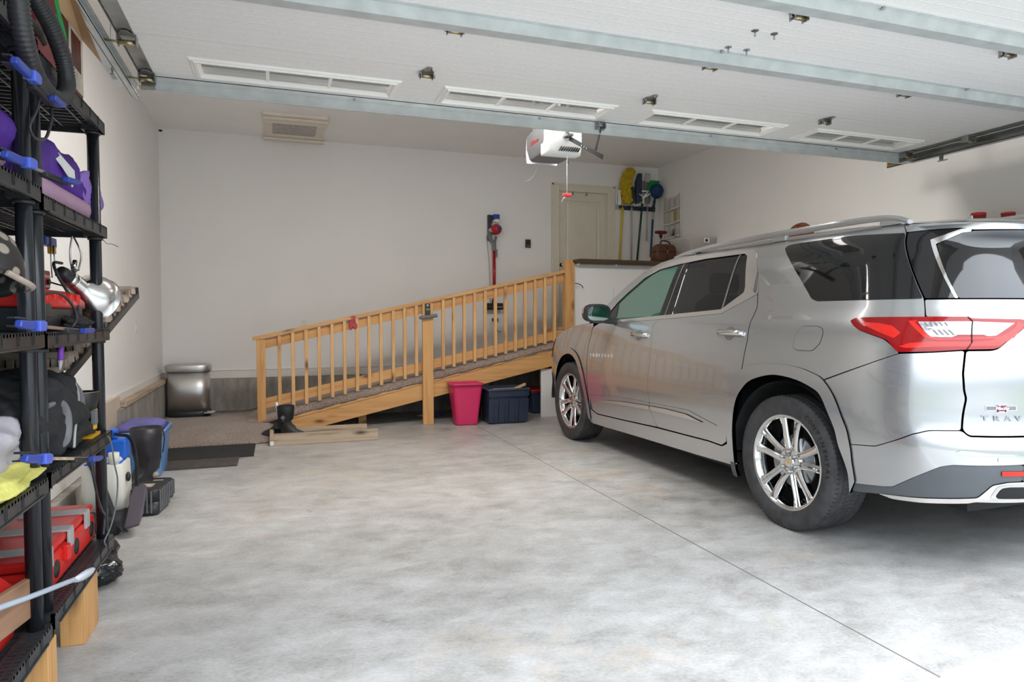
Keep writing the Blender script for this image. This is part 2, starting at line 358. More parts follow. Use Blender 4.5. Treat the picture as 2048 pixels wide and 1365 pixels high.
def carpet(name='brown carpet', a=(.20,.145,.115), b=(.44,.345,.28)):
    m = mat(name, a, .95, var=0, sheen=.3); L = m.node_tree.links; p = m.node_tree.nodes['Principled BSDF']
    t = nn(m, 'ShaderNodeTexCoord'); n = nn(m, 'ShaderNodeTexNoise', Scale=70.0, Detail=5.0, Roughness=.75); L.new(t.outputs['Object'], n.inputs['Vector'])
    n2 = nn(m, 'ShaderNodeTexNoise', Scale=3.0, Detail=3.0); L.new(t.outputs['Object'], n2.inputs['Vector'])
    r = ramp(m, [(.40, a), (.60, b)]); L.new(n.outputs['Fac'], r.inputs[0])
    mx = nn(m, 'ShaderNodeMix', data_type='RGBA', blend_type='MULTIPLY'); mx.inputs[0].default_value = .5; L.new(r.outputs[0], mx.inputs[6])
    r2 = ramp(m, [(.3, (.6,.55,.52)), (.6, (1,1,1))]); L.new(n2.outputs['Fac'], r2.inputs[0]); L.new(r2.outputs[0], mx.inputs[7]); L.new(mx.outputs[2], p.inputs['Base Color'])
    bp = nn(m, 'ShaderNodeBump', Strength=.8, Distance=.01); L.new(n.outputs['Fac'], bp.inputs['Height']); L.new(bp.outputs[0], p.inputs['Normal']); return m
M['carpet'] = carpet()
def doorskin():      # embossed steel sandwich skin: fine stucco with ribs every 6 cm
    m = mat('embossed white door skin', (.80,.78,.75), .55, var=0); L = m.node_tree.links; p = m.node_tree.nodes['Principled BSDF']
    t = nn(m, 'ShaderNodeTexCoord'); s = nn(m, 'ShaderNodeSeparateXYZ'); L.new(t.outputs['Object'], s.inputs[0])
    mu = nn(m, 'ShaderNodeMath', operation='MULTIPLY'); mu.inputs[1].default_value = 1/.068; L.new(s.outputs['Y'], mu.inputs[0])
    fr = nn(m, 'ShaderNodeMath', operation='FRACT'); L.new(mu.outputs[0], fr.inputs[0])
    rr = ramp(m, [(.0, (1,1,1)), (.06, (0,0,0)), (.94, (0,0,0)), (1.0, (1,1,1))]); L.new(fr.outputs[0], rr.inputs[0])
    mp = nn(m, 'ShaderNodeMapping'); mp.inputs['Scale'].default_value = (14, 60, 10); L.new(t.outputs['Object'], mp.inputs[0])
    n = nn(m, 'ShaderNodeTexNoise', Scale=3.0, Detail=5.0, Roughness=.7); L.new(mp.outputs[0], n.inputs['Vector'])
    cr = ramp(m, [(.35, (.78,.765,.745)), (.65, (.90,.89,.87))]); L.new(n.outputs['Fac'], cr.inputs[0])
    mx = nn(m, 'ShaderNodeMix', data_type='RGBA'); L.new(rr.outputs[0], mx.inputs[0]); L.new(cr.outputs[0], mx.inputs[6]); mx.inputs[7].default_value = (.97,.965,.95,1); L.new(mx.outputs[2], p.inputs['Base Color'])
    ad = nn(m, 'ShaderNodeMath', operation='MULTIPLY_ADD'); ad.inputs[1].default_value = .3; L.new(n.outputs['Fac'], ad.inputs[0]); L.new(rr.outputs[0], ad.inputs[2])
    bp = nn(m, 'ShaderNodeBump', Strength=.35, Distance=.006); L.new(ad.outputs[0], bp.inputs['Height']); L.new(bp.outputs[0], p.inputs['Normal']); return m
M['doorskin'] = doorskin()
M['doorframe'] = mat('white vinyl window frame', (.86,.84,.80), .4, var=.02)
M['pane'] = mat('window pane', (.50,.50,.50), .0, var=0, trans=1.0, ior=1.5)

# ============================================================ THE SETTING
XL, XR, YB, YO, H = -1.258, 5.40, 8.848, 1.68, 3.4445
mb = MB().box((XL-.1, YO, -.12), (XR+.1, YB+.1, 0)); struct(mb, 'floor', M['floor'])
struct(MB().box((-3.5, -16, -.16), (8.0, YO-.18, -.03)), 'driveway', M['drive'])
struct(MB().box((-30, -25, -.16), (-3.5, YO-.18, -.04)).box((8.0, -25, -.16), (30, YO-.18, -.04)).box((-3.5, -25, -.16), (8.0, -16, -.04)), 'ground', M['grass'])
struct(MB().box((-30, YO-.18, -.16), (XL-.1, 30, -.04)).box((XR+.1, YO-.18, -.16), (30, 30, -.04)), 'ground_lawn', M['grass'])
mb = MB().add([(XL, YO-.18, -.12), (XR, YO-.18, -.12), (XR, YO-.001, -.12), (XL, YO-.001, -.12), (XL, YO-.18, -.028), (XR, YO-.18, -.028), (XR, YO-.001, -.003), (XL, YO-.001, -.003)], [(0,3,2,1), (4,5,6,7), (0,1,5,4), (1,2,6,5), (2,3,7,6), (3,0,4,7)])
struct(mb, 'trim_1', mat('pale concrete lip', (.78,.77,.75), .7, var=.05))
struct(MB().box((XL-.12, YO-.18, .18), (XL, YB+.1, H)), 'wall_left', M['wall'])
struct(MB().box((XR, YO-.18, 0), (XR+.12, YB+.1, H)), 'wall_right', M['wall'])
# back wall with a doorway in it
DX0, DX1, DZ = 3.80, 4.555, 3.02
struct(MB().box((XL, YB, .3), (DX0-.02, YB+.12, H)).box((DX1+.02, YB, 0), (XR, YB+.12, H)).box((DX0-.02, YB, DZ+.02), (DX1+.02, YB+.12, H)), 'wall_back', M['wall'])
struct(MB().box((XL-.12, YO-.18, H), (XR+.12, YB+.12, H+.1)), 'ceiling', M['ceil'])
OX0, OX1, OZ = -.63, 4.875, 2.475
struct(MB().box((XL-.12, YO-.18, 0), (OX0, YO, H)).box((OX1, YO-.18, 0), (XR+.12, YO, H)).box((OX0, YO-.18, OZ), (OX1, YO, H)), 'wall_front', M['wall'])
# exposed stem walls and painted skirting above them
struct(MB().box((XL-.1, YO, 0), (-1.19, 6.2, .185)).box((XL-.1, 6.2, 0), (-1.195, YB+.02, .50)), 'stem_wall_left', M['stem'], bevel=.004)
mb = MB()
x0 = -1.195
for k, xe in enumerate((-.15, 1.02, 2.24, XR)): mb.box((x0+.002, YB-.055, 0), (xe-.002, YB+.02, .505)); x0 = xe
struct(mb, 'stem_wall_back', M['stem'], bevel=.004)
struct(MB().box((XL-.002, YB-.022, .508), (3.70, YB, .605)).box((XL, YB-.022, .598), (3.70, YB-.004, .606)), 'baseboard_back', M['trim'], bevel=.002)
struct(MB().box((XL, 6.2, .508), (XL+.02, YB-.02, .61)).box((XL, YO, .19), (XL+.02, 6.2, .30)), 'baseboard_left', M['trim'], bevel=.002)
struct(MB().box((XL, 5.7, .25), (XL+.035, 6.33, .60)), 'trim_2', mat('plywood patch', (.56,.47,.36), .7, var=.06), bevel=.002)
# interior door with frame and raised panel
dr = MB().box((DX0, YB+.03, 1.08), (DX1, YB+.07, DZ)); d_ = struct(dr, 'door_1', M['doorpaint'], bevel=.002)
mb = MB()
for (xa, xb, za, zb) in ((DX0+.10, DX1-.10, 1.98, 2.90), (DX0+.10, DX1-.10, 1.2, 1.86)):
    for i, (ins, dep) in enumerate(((0, .0), (.012, .007), (.03, .007), (.05, 0))):
        pass
    rings = []
    for ins, dep in ((0, 0), (.010, -.008), (.028, .003), (.045, -.001), (.06, -.006)):
        rings.append([Vector((xa+ins, YB+.0295+dep, za+ins)), Vector((xb-ins, YB+.0295+dep, za+ins)), Vector((xb-ins, YB+.0295+dep, zb-ins)), Vector((xa+ins, YB+.0295+dep, zb-ins))])
    mb.grid(rings, 0, False, True); mb.add(rings[-1], [(0,1,2,3)])
build(mb, 'door_panel', M['doorpaint'], d_)
kn = MB().lathe([(.001,-.06),(.022,-.055),(.028,-.04),(.022,-.025),(.012,-.02),(.012,0),(.03,0),(.03,.01)], frame((DX0+.055, YB+.03, 1.98), (1,0,0), (0,0,1)) @ Matrix.Scale(-1, 4, (0,0,1)), 20)
build(kn, 'door_handle', M['steel'], d_)
mb = MB()
for (a, b) in (((DX0-.105, YB-.018, 1.08), (DX0, YB+.03, DZ+.095)), ((DX1, YB-.018, 1.08), (DX1+.105, YB+.03, DZ+.095)), ((DX0, YB-.018, DZ), (DX1, YB+.03, DZ+.095))): mb.box(a, b)
mb.box((DX0-.115, YB-.024, 1.08), (DX0-.085, YB, DZ+.105)).box((DX1+.085, YB-.024, 1.08), (DX1+.115, YB, DZ+.105)).box((DX0-.115, YB-.024, DZ+.078), (DX1+.115, YB, DZ+.105))
mb.box((DX0, YB+.02, DZ-.02), (DX1, YB+.03, DZ)).box((DX1-.012, YB+.012, 1.08), (DX1, YB+.03, DZ)).box((DX0, YB+.012, 1.08), (DX0+.012, YB+.03, DZ))
struct(mb, 'trim_3', M['doorpaint'], bevel=.003)
for xx in (4.02, 4.24):
    mb = MB().box((xx-.014, YB+.012, DZ-.045), (xx+.014, YB+.028, DZ-.002)).cyl((xx, YB+.008, DZ-.03), (xx, YB+.03, DZ-.03), .008, n=10)
    solo(mb, 'door_hook', M['galvd'], 'small metal hook over the top of the cream door, %s one' % ('left' if xx < 4.1 else 'right'), 'hook', group='hooks on the door')
# small marks on the drywall
def wallmark(x, z, r, c=M['dark']):
    mb = MB().blob((x, YB-.002, z), (r, .003, r*.6), 10, 6)
    return struct(mb, 'wall_blemish', c)
wallmark(-1.232, 3.418, .022); wallmark(-.86, 3.39, .008, M['trim']); wallmark(3.93, 3.425, .018)
# panels for the added fill lights, unseen beyond the edge of the open door
for i, ((lx, ly), e) in enumerate(FILL_LAMPS):
    lab = ['added unseen white fill light panel left of the opener motor', 'added unseen white fill light panel right of the opener motor'][i]
    t = thing('fill_light_panel', (lx, ly, H), lab, 'light')
    build(MB().box((lx-.62, ly-.31, H-.045), (lx+.62, ly+.31, H)), 'housing', M['white'], t, bevel=.004)
    build(MB().box((lx-.6, ly-.29, H-.072), (lx+.6, ly+.29, H-.044)), 'diffuser', M['fillglow'], t, bevel=.01)
# attic air grille on the ceiling
t = thing('ceiling_vent', (.25, 8.25, H), 'cream framed square vent grille with grey filter on the ceiling near the back wall', 'vent')
mb = MB()
x0, x1, y0, y1 = -.105, .60, 7.72, 8.80
mb = MB().box((-.095, 7.75, H-.03), (.575, 7.82, H)).box((-.095, 8.62, H-.03), (.595, 8.70, H)).box((-.095, 7.82, H-.018), (.0, 8.62, H)).box((.48, 7.82, H-.018), (.575, 8.62, H))
build(mb, 'frame', M['cream2'], t, bevel=.004)
build(MB().box((-.1, 7.82, H-.055), (.585, 7.96, H-.03)).cyl((-.1, 7.96, H-.045), (.585, 7.96, H-.045), .016, n=12), 'latch_rail', M['cream2'], t, bevel=.003)
build(MB().box((-.1, 8.70, H-.055), (.60, 8.80, H-.0)).cyl((-.1, 8.70, H-.045), (.60, 8.70, H-.045), .014, n=12), 'latch_rail', M['cream2'], t, bevel=.003)
build(MB().box((.0, 7.96, H-.012), (.48, 8.62, H-.002)), 'filter', M['filter'], t)

# ============================================================ GARAGE DOOR, raised on its tracks
ZD = 2.59; DXA, DXB = -.612, 4.862
gd = thing('garage_door', (2.12, 3.0, ZD), 'white panelled sectional garage door raised overhead with four window panels', 'garage door')
SEC = [(3.632, 4.24), (3.022, 3.628), (2.412, 3.018), (1.80, 2.408)]
WX = [(-.41, .70), (.945, 2.08), (2.32, 3.415), (3.665, 4.70)]; WY = (3.875, 4.165)
for i, (ya_, yb_) in enumerate(SEC):
    mb = MB()
    if i == 0:
        mb.box((DXA, ya_, ZD), (DXB, WY[0]+.03, ZD+.045)).box((DXA, WY[1]-.03, ZD), (DXB, yb_, ZD+.045))
        xs = [DXA] + [v for a, b in WX for v in (a+.03, b-.03)] + [DXB]
        for k in range(0, len(xs), 2): mb.box((xs[k], WY[0]+.03, ZD), (xs[k+1], WY[1]-.03, ZD+.045))
    else: mb.box((DXA, ya_, ZD), (DXB, yb_, ZD+.045))
    s_ = build(mb, 'door_section', M['doorskin'], gd)
    st = MB().box((DXA-.068, ya_, ZD-.004), (DXA, yb_, ZD+.046)).box((DXB, ya_, ZD-.004), (DXB+.068, yb_, ZD+.046))
    build(st, 'end_stile', M['galvd'], s_, bevel=.002)
    if i == 0:
        for (a, b) in WX:
            mb = MB(); y0, y1 = WY
            prof = [(0, .0), (.008, -.012), (.022, -.012), (.026, -.020), (.040, -.020), (.046, -.008), (.055, -.002)]     # stepped moulding
            rings = [[Vector((a+q, y0+q*.8, ZD+h_)), Vector((b-q, y0+q*.8, ZD+h_)), Vector((b-q, y1-q*.8, ZD+h_)), Vector((a+q, y1-q*.8, ZD+h_))] for q, h_ in prof]
            rings.append([p + Vector((0, 0, .006)) for p in rings[-1]])
            mb.grid(rings, 0, False, True)
            L3 = (b-a-.11)/3
            for k in (1, 2): mb.box((a+.055+L3*k-.009, y0+.044, ZD-.006), (a+.055+L3*k+.009, y1-.044, ZD+.002))
            mb.box((a+.050, y0+.040, ZD+.003), (b-.050, y1-.040, ZD+.006), 1)
            build(mb, 'door_window', [M['doorframe'], M['pane']], s_, fix=False)
def strut(y0, y1, z, nm='strut', top=False):
    mb = MB(); 
    if top:   # angle on the leading edge, hanging down
        mb.box((DXA-.04, y0, z-.084), (DXB+.04, y0+.004, z)).box((DXA-.04, y0, z-.004), (DXB+.04, y0+.03, z)).box((DXA-.04, y0-.012, z-.088), (DXB+.04, y0+.004, z-.082)).box((DXA-.04, y0, z-.030), (DXB+.04, y0-.005, z-.026))
    else:     # hat channel
        zz = z-.055; P = [(y0-.022, z-.001), (y0-.022, z-.004), (y0-.002, z-.004), (y0+.004, zz), (y1-.004, zz), (y1+.002, z-.004), (y1+.022, z-.004), (y1+.022, z-.001)]
        rows = [[Vector((x, a, b)) for a, b in P] for x in (DXA, DXB)]; mb.grid(rows, 0, False, True)
        for x in (DXA, DXB): mb.add([(x, a, b) for a, b in P], [tuple(range(len(P)))])
    return build(mb, nm, M['galv'], gd)
strut(4.242, 4.27, ZD, top=True); strut(2.935, 3.010, ZD); strut(2.29, 2.365, ZD)
def hinge(x, y, rust=None, full=True):
    mb = MB()
    mb.prism([(-.028, -.045), (.028, -.045), (.03, -.01), (.012, .05), (-.012, .05), (-.03, -.01)], .004, frame((x, y, ZD-.004), (1,0,0), (0,-1,0)))
    mb.cyl((x-.036, y+.035, ZD-.022), (x+.036, y+.035, ZD-.022), .011, n=12, mi=1)
    for s in (-1, 1): mb.box((x+s*.034-.002, y+.01, ZD-.036), (x+s*.034+.002, y+.055, ZD)); mb.cyl((x+s*.036, y+.035, ZD-.022), (x+s*.046, y+.035, ZD-.022), .008, n=8)
    mb.cyl((x, y-.03, ZD-.012), (x, y-.03, ZD), .007, n=6)
    return build(mb, 'hinge', [M['galvd'], M['brass']], gd)
for x in (.80, 2.19, 3.555): hinge(x, 3.66)
for x in (.80, 2.19, 3.555): hinge(x, 3.045)
for x in (2.20, 3.51): hinge(x, 2.41)
for x, y in ((2.14, 2.66), (2.25, 2.66), (2.145, 2.865), (2.255, 2.865)):
    mb = MB().cyl((x, y, ZD-.003), (x, y, ZD), .017, n=14).cyl((x, y, ZD-.028), (x, y, ZD), .004, n=8); build(mb, 'carriage_bolt', M['galvd'], gd)
for x in (.47, 1.68, 3.03, 4.2): build(MB().cyl((x, 4.236, ZD-.02), (x, 4.242, ZD-.02), .009, n=8), 'strut_bolt', M['galvd'], gd)
for x, y in ((.83, 2.99), (2.14, 2.955), (3.86, 2.96), (2.50, 2.32)): build(MB().cyl((x, y-.045, ZD-.014), (x, y-.045, ZD-.004), .009, n=8), 'strut_bolt', M['galvd'], gd)
for s, xe in ((-1, DXA-.034), (1, DXB+.034)):          # roller brackets at the section joints
    for y in (4.19, 3.66, 3.045):
        mb = MB().prism([(-.03, -.04), (.03, -.04), (.034, .0), (.014, .045), (-.014, .045), (-.034, .0)], .004, frame((xe, y-.02, ZD-.008), (1,0,0), (0,-1,0)))
        mb.cyl((xe-.04, y+.02, ZD-.035), (xe+.04, y+.02, ZD-.035), .013, n=12, mi=1).box((xe-.042, y-.01, ZD-.05), (xe-.038, y+.045, ZD-.004)).box((xe+.038, y-.01, ZD-.05), (xe+.042, y+.045, ZD-.004))
        mb.cyl((xe, y+.02, ZD-.035), (xe+s*.105, y+.02, ZD-.03), .006, n=8, mi=1)
        if y > 4: mb.box((xe-.035, y+.05, ZD-.078), (xe+.035, y+.055, ZD-.01)).box((xe-.035, y-.01, ZD-.082), (xe+.035, y+.056, ZD-.078)).box((xe-.004, y+.046, ZD-.078), (xe+.004, y+.05, ZD-.01), 1)
        build(mb, 'roller_bracket', [M['galvd'], M['brass']], gd)
for s, nm, lb in ((-1, 'left', 'galvanised steel door track with angle bar along the left wall side'), (1, 'right', 'galvanised steel door track beneath the ceiling on the right wall side')):
    X = (lambda a: DXA - a) if s < 0 else (lambda a: DXB + a)
    t = thing('door_track', (X(.13), 3.1, ZD), lb, 'track')
    ye = 4.47
    mb = MB()     # C channel open towards the door
    zc = ZD-.035
    for a, b, c, d in ((.150, .153, -.030, .030), (.118, .153, -.030, -.026), (.118, .153, .026, .030), (.118, .121, -.030, -.020), (.118, .121, .020, .030)):
        mb.box((X(a), YO+.12, zc+c), (X(b), ye, zc+d))
    mb.cyl((X(.126), YO+.12, zc-.03), (X(.126), ye, zc-.03), .006, n=8)
    build(mb, 'channel', M['galv'] if s < 0 else M['galvd'], t)
    mb = MB().box((X(.155), YO+.12, ZD-.062), (X(.158), ye-.18, ZD+.012)).box((X(.158), YO+.12, ZD-.062), (X(.20), ye-.18, ZD-.058))
    build(mb, 'angle_bar', M['galv'], t)
    # perforated hanger strap with round holes (drawn as bright plugs) rising to the ceiling
    mb = MB().box((X(.160), 3.98, ZD-.10), (X(.163), 4.015, H)).box((X(.145), 3.94, ZD-.11), (X(.163), 4.02, ZD-.105))
    build(mb, 'hanger', M['galvd'], t)
    mb = MB().box((X(.07), YO+.25, ZD-.012), (X(.073), ye-.05, ZD+.022))
    build(mb, 'edge_angle', M['galvd'], t)
    mb = MB()
    for k in range(26):
        y = 4.40 - k*.05
        if k % 5 < 3: mb.cyl((X(.074), y, ZD+.005), (X(.0745), y, ZD+.005), .007, n=8) if False else mb.cyl((X(.0690), y, ZD+.004), (X(.0702), y, ZD+.004), .007, n=10)
    build(mb, 'punched_holes', M['white'], t)
    if s > 0: build(MB().box((X(.12), ye-.005, zc-.03), (X(.15), ye+.002, zc+.03)), 'end_tag', M['yellow'], t)

# ============================================================ OPENER
op = thing('garage_door_opener', (2.10, 5.0, 2.50), 'white and grey motor unit of the door opener hanging beneath the ceiling', 'garage door opener')
cx, cy = 2.09, 5.0
secs = []
for z, wd, dp in ((2.735, .25, .36), (2.70, .30, .42), (2.60, .30, .42), (2.52, .27, .38), (2.505, .25, .36)):
    secs.append(rrect(wd, dp, .045, z, 5, cx, cy))
build(MB().loft(secs), 'motor_housing', M['grey'], op)
mb = MB()     # white light lens at the front end facing the door, bulging
rows = []
for i in range(9):
    z = 2.485 + .245*i/8; bul = .05*math.sin(PI*(i+.8)/9.6)
    rows.append([Vector((cx + (j/10-.5)*.29, cy-.205 - bul*(1-(2*j/10-1)**2*.35) , z)) for j in range(11)])
mb.grid(rows)
mb.grid([[r[0] for r in rows], [Vector((r[0].x, cy-.12, r[0].z)) for r in rows]]).grid([[r[-1] for r in rows], [Vector((r[-1].x, cy-.12, r[-1].z)) for r in rows]])
mb.grid([rows[-1], [Vector((p.x, cy-.12, p.z)) for p in rows[-1]]]); mb.grid([rows[0], [Vector((p.x, cy-.12, p.z)) for p in rows[0]]])
lens = build(mb, 'light_lens', M['white'], op)
mb = MB()
for k in range(9): mb.box((-.0022, -.02, -.017), (.0022, .012, .017), 0, Matrix.Translation(Vector((cx-.035+k*.019, cy-.243+.001*abs(k-4), 2.522))) @ Matrix.Rotation(.5, 4, 'Y'))
build(mb, 'louvre_slots', M['dark'], lens)
mb = MB()
rows = []
for i in range(6):
    z = 2.50 + .2*i/5; bul = .03*math.sin(PI*(i+.8)/6.6)
    rows.append([Vector((cx+(j/8-.5)*.27, cy+.205+bul, z)) for j in range(9)])
mb.grid(rows); build(mb, 'rear_lens', M['white'], op)
text('LiftMaster', .046, frame((cx-.151, cy+.0, 2.62), (0, -1, 0), (0, .15, 1)), mat('red lettering', (.35,.02,.02), .5, var=0), op, 'lettering', .001)
for dx in (-.11, .11):
    build(MB().box((cx+dx-.012, cy-.05, 2.72), (cx+dx+.012, cy-.047, H)).box((cx+dx-.012, cy+.12, 2.72), (cx+dx+.012, cy+.123, H)), 'hanger_strap', M['galvd'], op)
build(MB().box((cx-.014, YO+.02, 2.775), (cx+.014, cy+.05, 2.81)).box((cx-.02, cy-.10, 2.73), (cx+.02, cy+.02, 2.81)), 'rail', M['galvd'], op)
build(MB().box((cx-.022, 4.62, 2.745), (cx+.022, 4.78, 2.775)).box((cx-.012, 4.70, 2.60), (cx+.012, 4.73, 2.75)).box((cx-.02, 4.66, 2.60), (cx+.03, 4.76, 2.615)), 'trolley', M['galvd'], op)
mb = MB()
pts = [(2.12, 4.74, 2.60), (2.12, 4.20, 2.352)]
def flatbar(mb, a, b, wdt, th, mi=0):
    a = Vector(a); b = Vector(b); x = (b-a).normalized(); sx = Vector((1, 0, 0)); u = x.cross(sx).normalized()
    V = [p + sx*s1*th/2 + u*s2*wdt/2 for p in (a, b) for s1, s2 in ((-1,-1),(1,-1),(1,1),(-1,1))]
    mb.add(V, [(0,1,2,3), (7,6,5,4), (0,4,5,1), (1,5,6,2), (2,6,7,3), (3,7,4,0)], mi)
flatbar(mb, (2.12, 4.74, 2.60), (2.12, 4.18, 2.335), .032, .005)
flatbar(mb, (2.128, 4.225, 2.555), (2.128, 4.31, 2.41), .030, .005)
for k in range(3):
    p = Vector((2.114, 4.42, 2.448)).lerp(Vector((2.114, 4.50, 2.486)), k/2); mb.cyl(p, p+Vector((-.006, 0, 0)), .007, n=8, mi=1)
build(mb, 'door_arm', [M['black'], M['steel']], op, bevel=.001)
mb = MB().box((2.09, 4.225, 2.53), (2.155, 4.24, ZD-.01)).box((2.095, 4.19, 2.535), (2.10, 4.24, 2.575)).box((2.145, 4.19, 2.535), (2.15, 4.24, 2.575)).cyl((2.085, 4.21, 2.555), (2.16, 4.21, 2.555), .007, n=8)
build(mb, 'arm_bracket', M['galvd'], op)
t = thing('release_cord', (2.12, 4.78, 2.18), 'white cord with red pull handle dangling from the door opener', 'cord')
build(MB().tube([(2.12, 4.775, 2.60), (2.12, 4.78, 2.40), (2.121, 4.78, 2.19)], .0026, 6).tube([(2.12, 4.78, 2.175), (2.108, 4.82, 2.16), (2.10, 4.84, 2.135)], .003, 6), 'cord', M['white'], t)
build(MB().box((2.085, 4.768, 2.165), (2.16, 4.792, 2.192)), 'pull_handle', mat('red pull', (.62,.05,.06), .4, var=0), t, bevel=.009, seg=3)
solo(MB().tube(spline([(2.05, 5.21, 2.50), (2.045, 5.25, 2.44), (2.0, 5.26, 2.38), (1.95, 5.26, 2.36)]), .0015, 5), 'antenna_wire', M['lgrey'], 'thin pale wire curling beneath the opener motor', 'wire')

# ============================================================ RAMP
YR = 7.72
rp_ = thing('wheelchair_ramp', (1.6, 8.2, 0), 'pine ramp with carpeted deck and baluster railing rising along the back wall', 'ramp')
S = .2184
zs = lambda x: .575 + S*(x-1.665)
zr_ = lambda x: 1.022 + S*(x+.224)
board((-.235, YR+.045, zr_(-.235)-.006), (3.40, YR+.045, zr_(3.40)-.006), .036, .10, 'top_rail', M['pine'], rp_)
board((-.19, YR+.06, zr_(-.19)-.085), (3.40, YR+.06, zr_(3.40)-.085), .105, .036, 'upper_rail', M['pine'], rp_)
board((-.12, YR+.06, .312), (3.39, YR+.06, 1.035), .105, .036, 'lower_rail', M['pine'], rp_)
for x in [0.035,.175,.312,.452,.590,.726,.862,.996,1.13,1.268,1.400,1.535,1.853,1.982,2.11,2.238,2.368,2.497,2.624,2.750,2.878,3.007,3.138,3.266]:
    board((x, YR+.024, zs(x)+.012), (x, YR+.024, zr_(x)-.03), .036, .036, 'baluster', M['pinel'], rp_, up=(1,0,0))
board((-.152, YR+.045, .115), (-.152, YR+.045, zr_(-.152)-.03), .088, .088, 'post', M['pine'], rp_, up=(1,0,0))
board((1.658, YR-.03, 0), (1.658, YR-.03, 1.405), .125, .036, 'post', M['pine'], rp_, up=(1,0,0))
board((3.46, YR+.03, 0), (3.46, YR+.03, 1.952), .125, .088, 'post', M['pine'], rp_, up=(1,0,0))
# stringers: ledger above, deep joist below
mb = MB()
def sprism(pts, y0, y1, nm, m):
    return build(MB().add([(x, y, z) for y in (y0, y1) for x, z in pts], [tuple(range(len(pts)))[::-1], tuple(range(len(pts), 2*len(pts)))] + [(i, (i+1) % len(pts), len(pts)+(i+1) % len(pts), len(pts)+i) for i in range(len(pts))]), nm, m, rp_, bevel=.003)
zl = lambda x: .474 + .2245*(x-1.664)
sprism([(.10, zl(.10)), (3.36, zl(3.36)), (3.36, zl(3.36)+.055), (.10, zl(.10)+.040)], YR+.0, YR+.04, 'edge_board', M['pine'])
sprism([(.22, .02), (.40, .02), (3.36, .66), (3.36, zl(3.36)-.003), (.12, zl(.12)-.003)], YR+.004, YR+.042, 'stringer', M['pine'])
sprism([(.22, .02), (.40, .02), (3.36, .66), (3.36, zl(3.36)-.003), (.12, zl(.12)-.003)], 8.74, 8.78, 'stringer', M['pine'])
for x in (.9, 2.4, 3.2): build(MB().box((x, 8.0, 0), (x+.09, 8.09, zl(x)-.15)), 'support_leg', M['pine'], rp_, bevel=.003)
# carpeted deck: sagging edge rolled over the front
rows = []
N = 60
for i in range(N+1):
    x = -.30 + (3.46+.30)*i/N
    z = max(zs(x), .118) if x < -.1 else zs(x)
    if x < -.05: z = .125 + (zs(-.05)-.125)*max(0, (x+.30)/.25)
    j = .006*math.sin(x*23)+.004*math.sin(x*51)
    fr = max(.0, min(.075, (z-.13)))
    rows.append([Vector((x, 8.79, z-.03)), Vector((x, 8.79, z)), Vector((x, 8.3, z+.004*math.sin(x*7))), Vector((x, YR+.10, z)), Vector((x, YR+.04, z-.002)), Vector((x, YR+.012+j*.3, z-.02)), Vector((x, YR-.004, z-.05+j*.4)), Vector((x, YR+.0, z-.055-fr*.35+j)), Vector((x, YR+.04, z-.07))])
build(MB().grid(rows, 0, True, True), 'carpet_deck', M['carpet'], rp_)
# carpet wedge in the left corner leading up to the ramp
rows = []
for i in range(25):
    x = -1.19 + (1.19+.02)*i/24 - (.0)
    xr = -1.19 + (1.19+.30)*i/24
    xx = lambda y: (xr if y > 7.6 else x)
    pr_ = [(7.065+.02*math.sin(i*.9), .004), (7.07+.02*math.sin(i*.9), .022), (7.25, .048), (7.5, .088), (7.75, .112), (8.2, .118), (8.785, .120), (8.785, .0)]
    rows.append([Vector((x if y < 7.7 else x - (.13 if i == 24 else 0), y, z)) for y, z in pr_])
solo(MB().grid(rows, 0, True, True).add(rows[0], [tuple(range(8))]).add(rows[-1], [tuple(range(8))[::-1]]), 'carpet_approach', M['carpet'], 'brown carpeted low slope in the left back corner in front of the bin', 'carpet', (-.6, 7.9, 0))
# red paint smear on the railing
mb = MB()
for k in range(7): mb.blob((.815+rnd.uniform(-.03, .03), YR+.0045, 1.19+rnd.uniform(-.05, .04)), (.012+rnd.random()*.014, .0022, .03+rnd.random()*.03), 10, 6)
mb.blob((.82, YR-.004, 1.245), (.035, .003, .014), 10, 6)
build(mb, 'paint_stain', mat('red paint smear', (.45,.05,.07), .6, var=.2), rp_)

# landing, guard wall, shelf board
struct(MB().box((3.52, YR+.14, .95), (XR, YB-.06, 1.08)).box((3.52, YR+.14, 0), (3.60, YB-.06, .95)), 'landing', M['pine'])
struct(MB().box((3.10, YR+.05, 0), (3.42, YR+.075, .60)).box((3.525, YR+.03, 0), (4.085, YR+.13, 1.905)).box((4.089, YR+.03, 0), (XR, YR+.13, 1.905)), 'wall_landing', M['wall'], bevel=.002)
solo(MB().add([(3.50, YR-.07, 1.925), (3.575, YR-.07, 1.905), (XR-.003, YR-.07, 1.905), (XR-.003, YR+.26, 1.905), (3.50, YR+.26, 1.905),
               (3.50, YR-.07, 1.945), (3.575, YR-.07, 1.96), (XR-.003, YR-.07, 1.96), (XR-.003, YR+.26, 1.96), (3.50, YR+.26, 1.96)],
              [(0,4,3,2,1), (5,6,7,8,9), (0,1,6,5), (1,2,7,6), (2,3,8,7), (3,4,9,8), (4,0,5,9)]), 'shelf_board', M['darkwood'], 'dark stained plank shelf capping the white wall behind the car', 'shelf', bevel=.003)
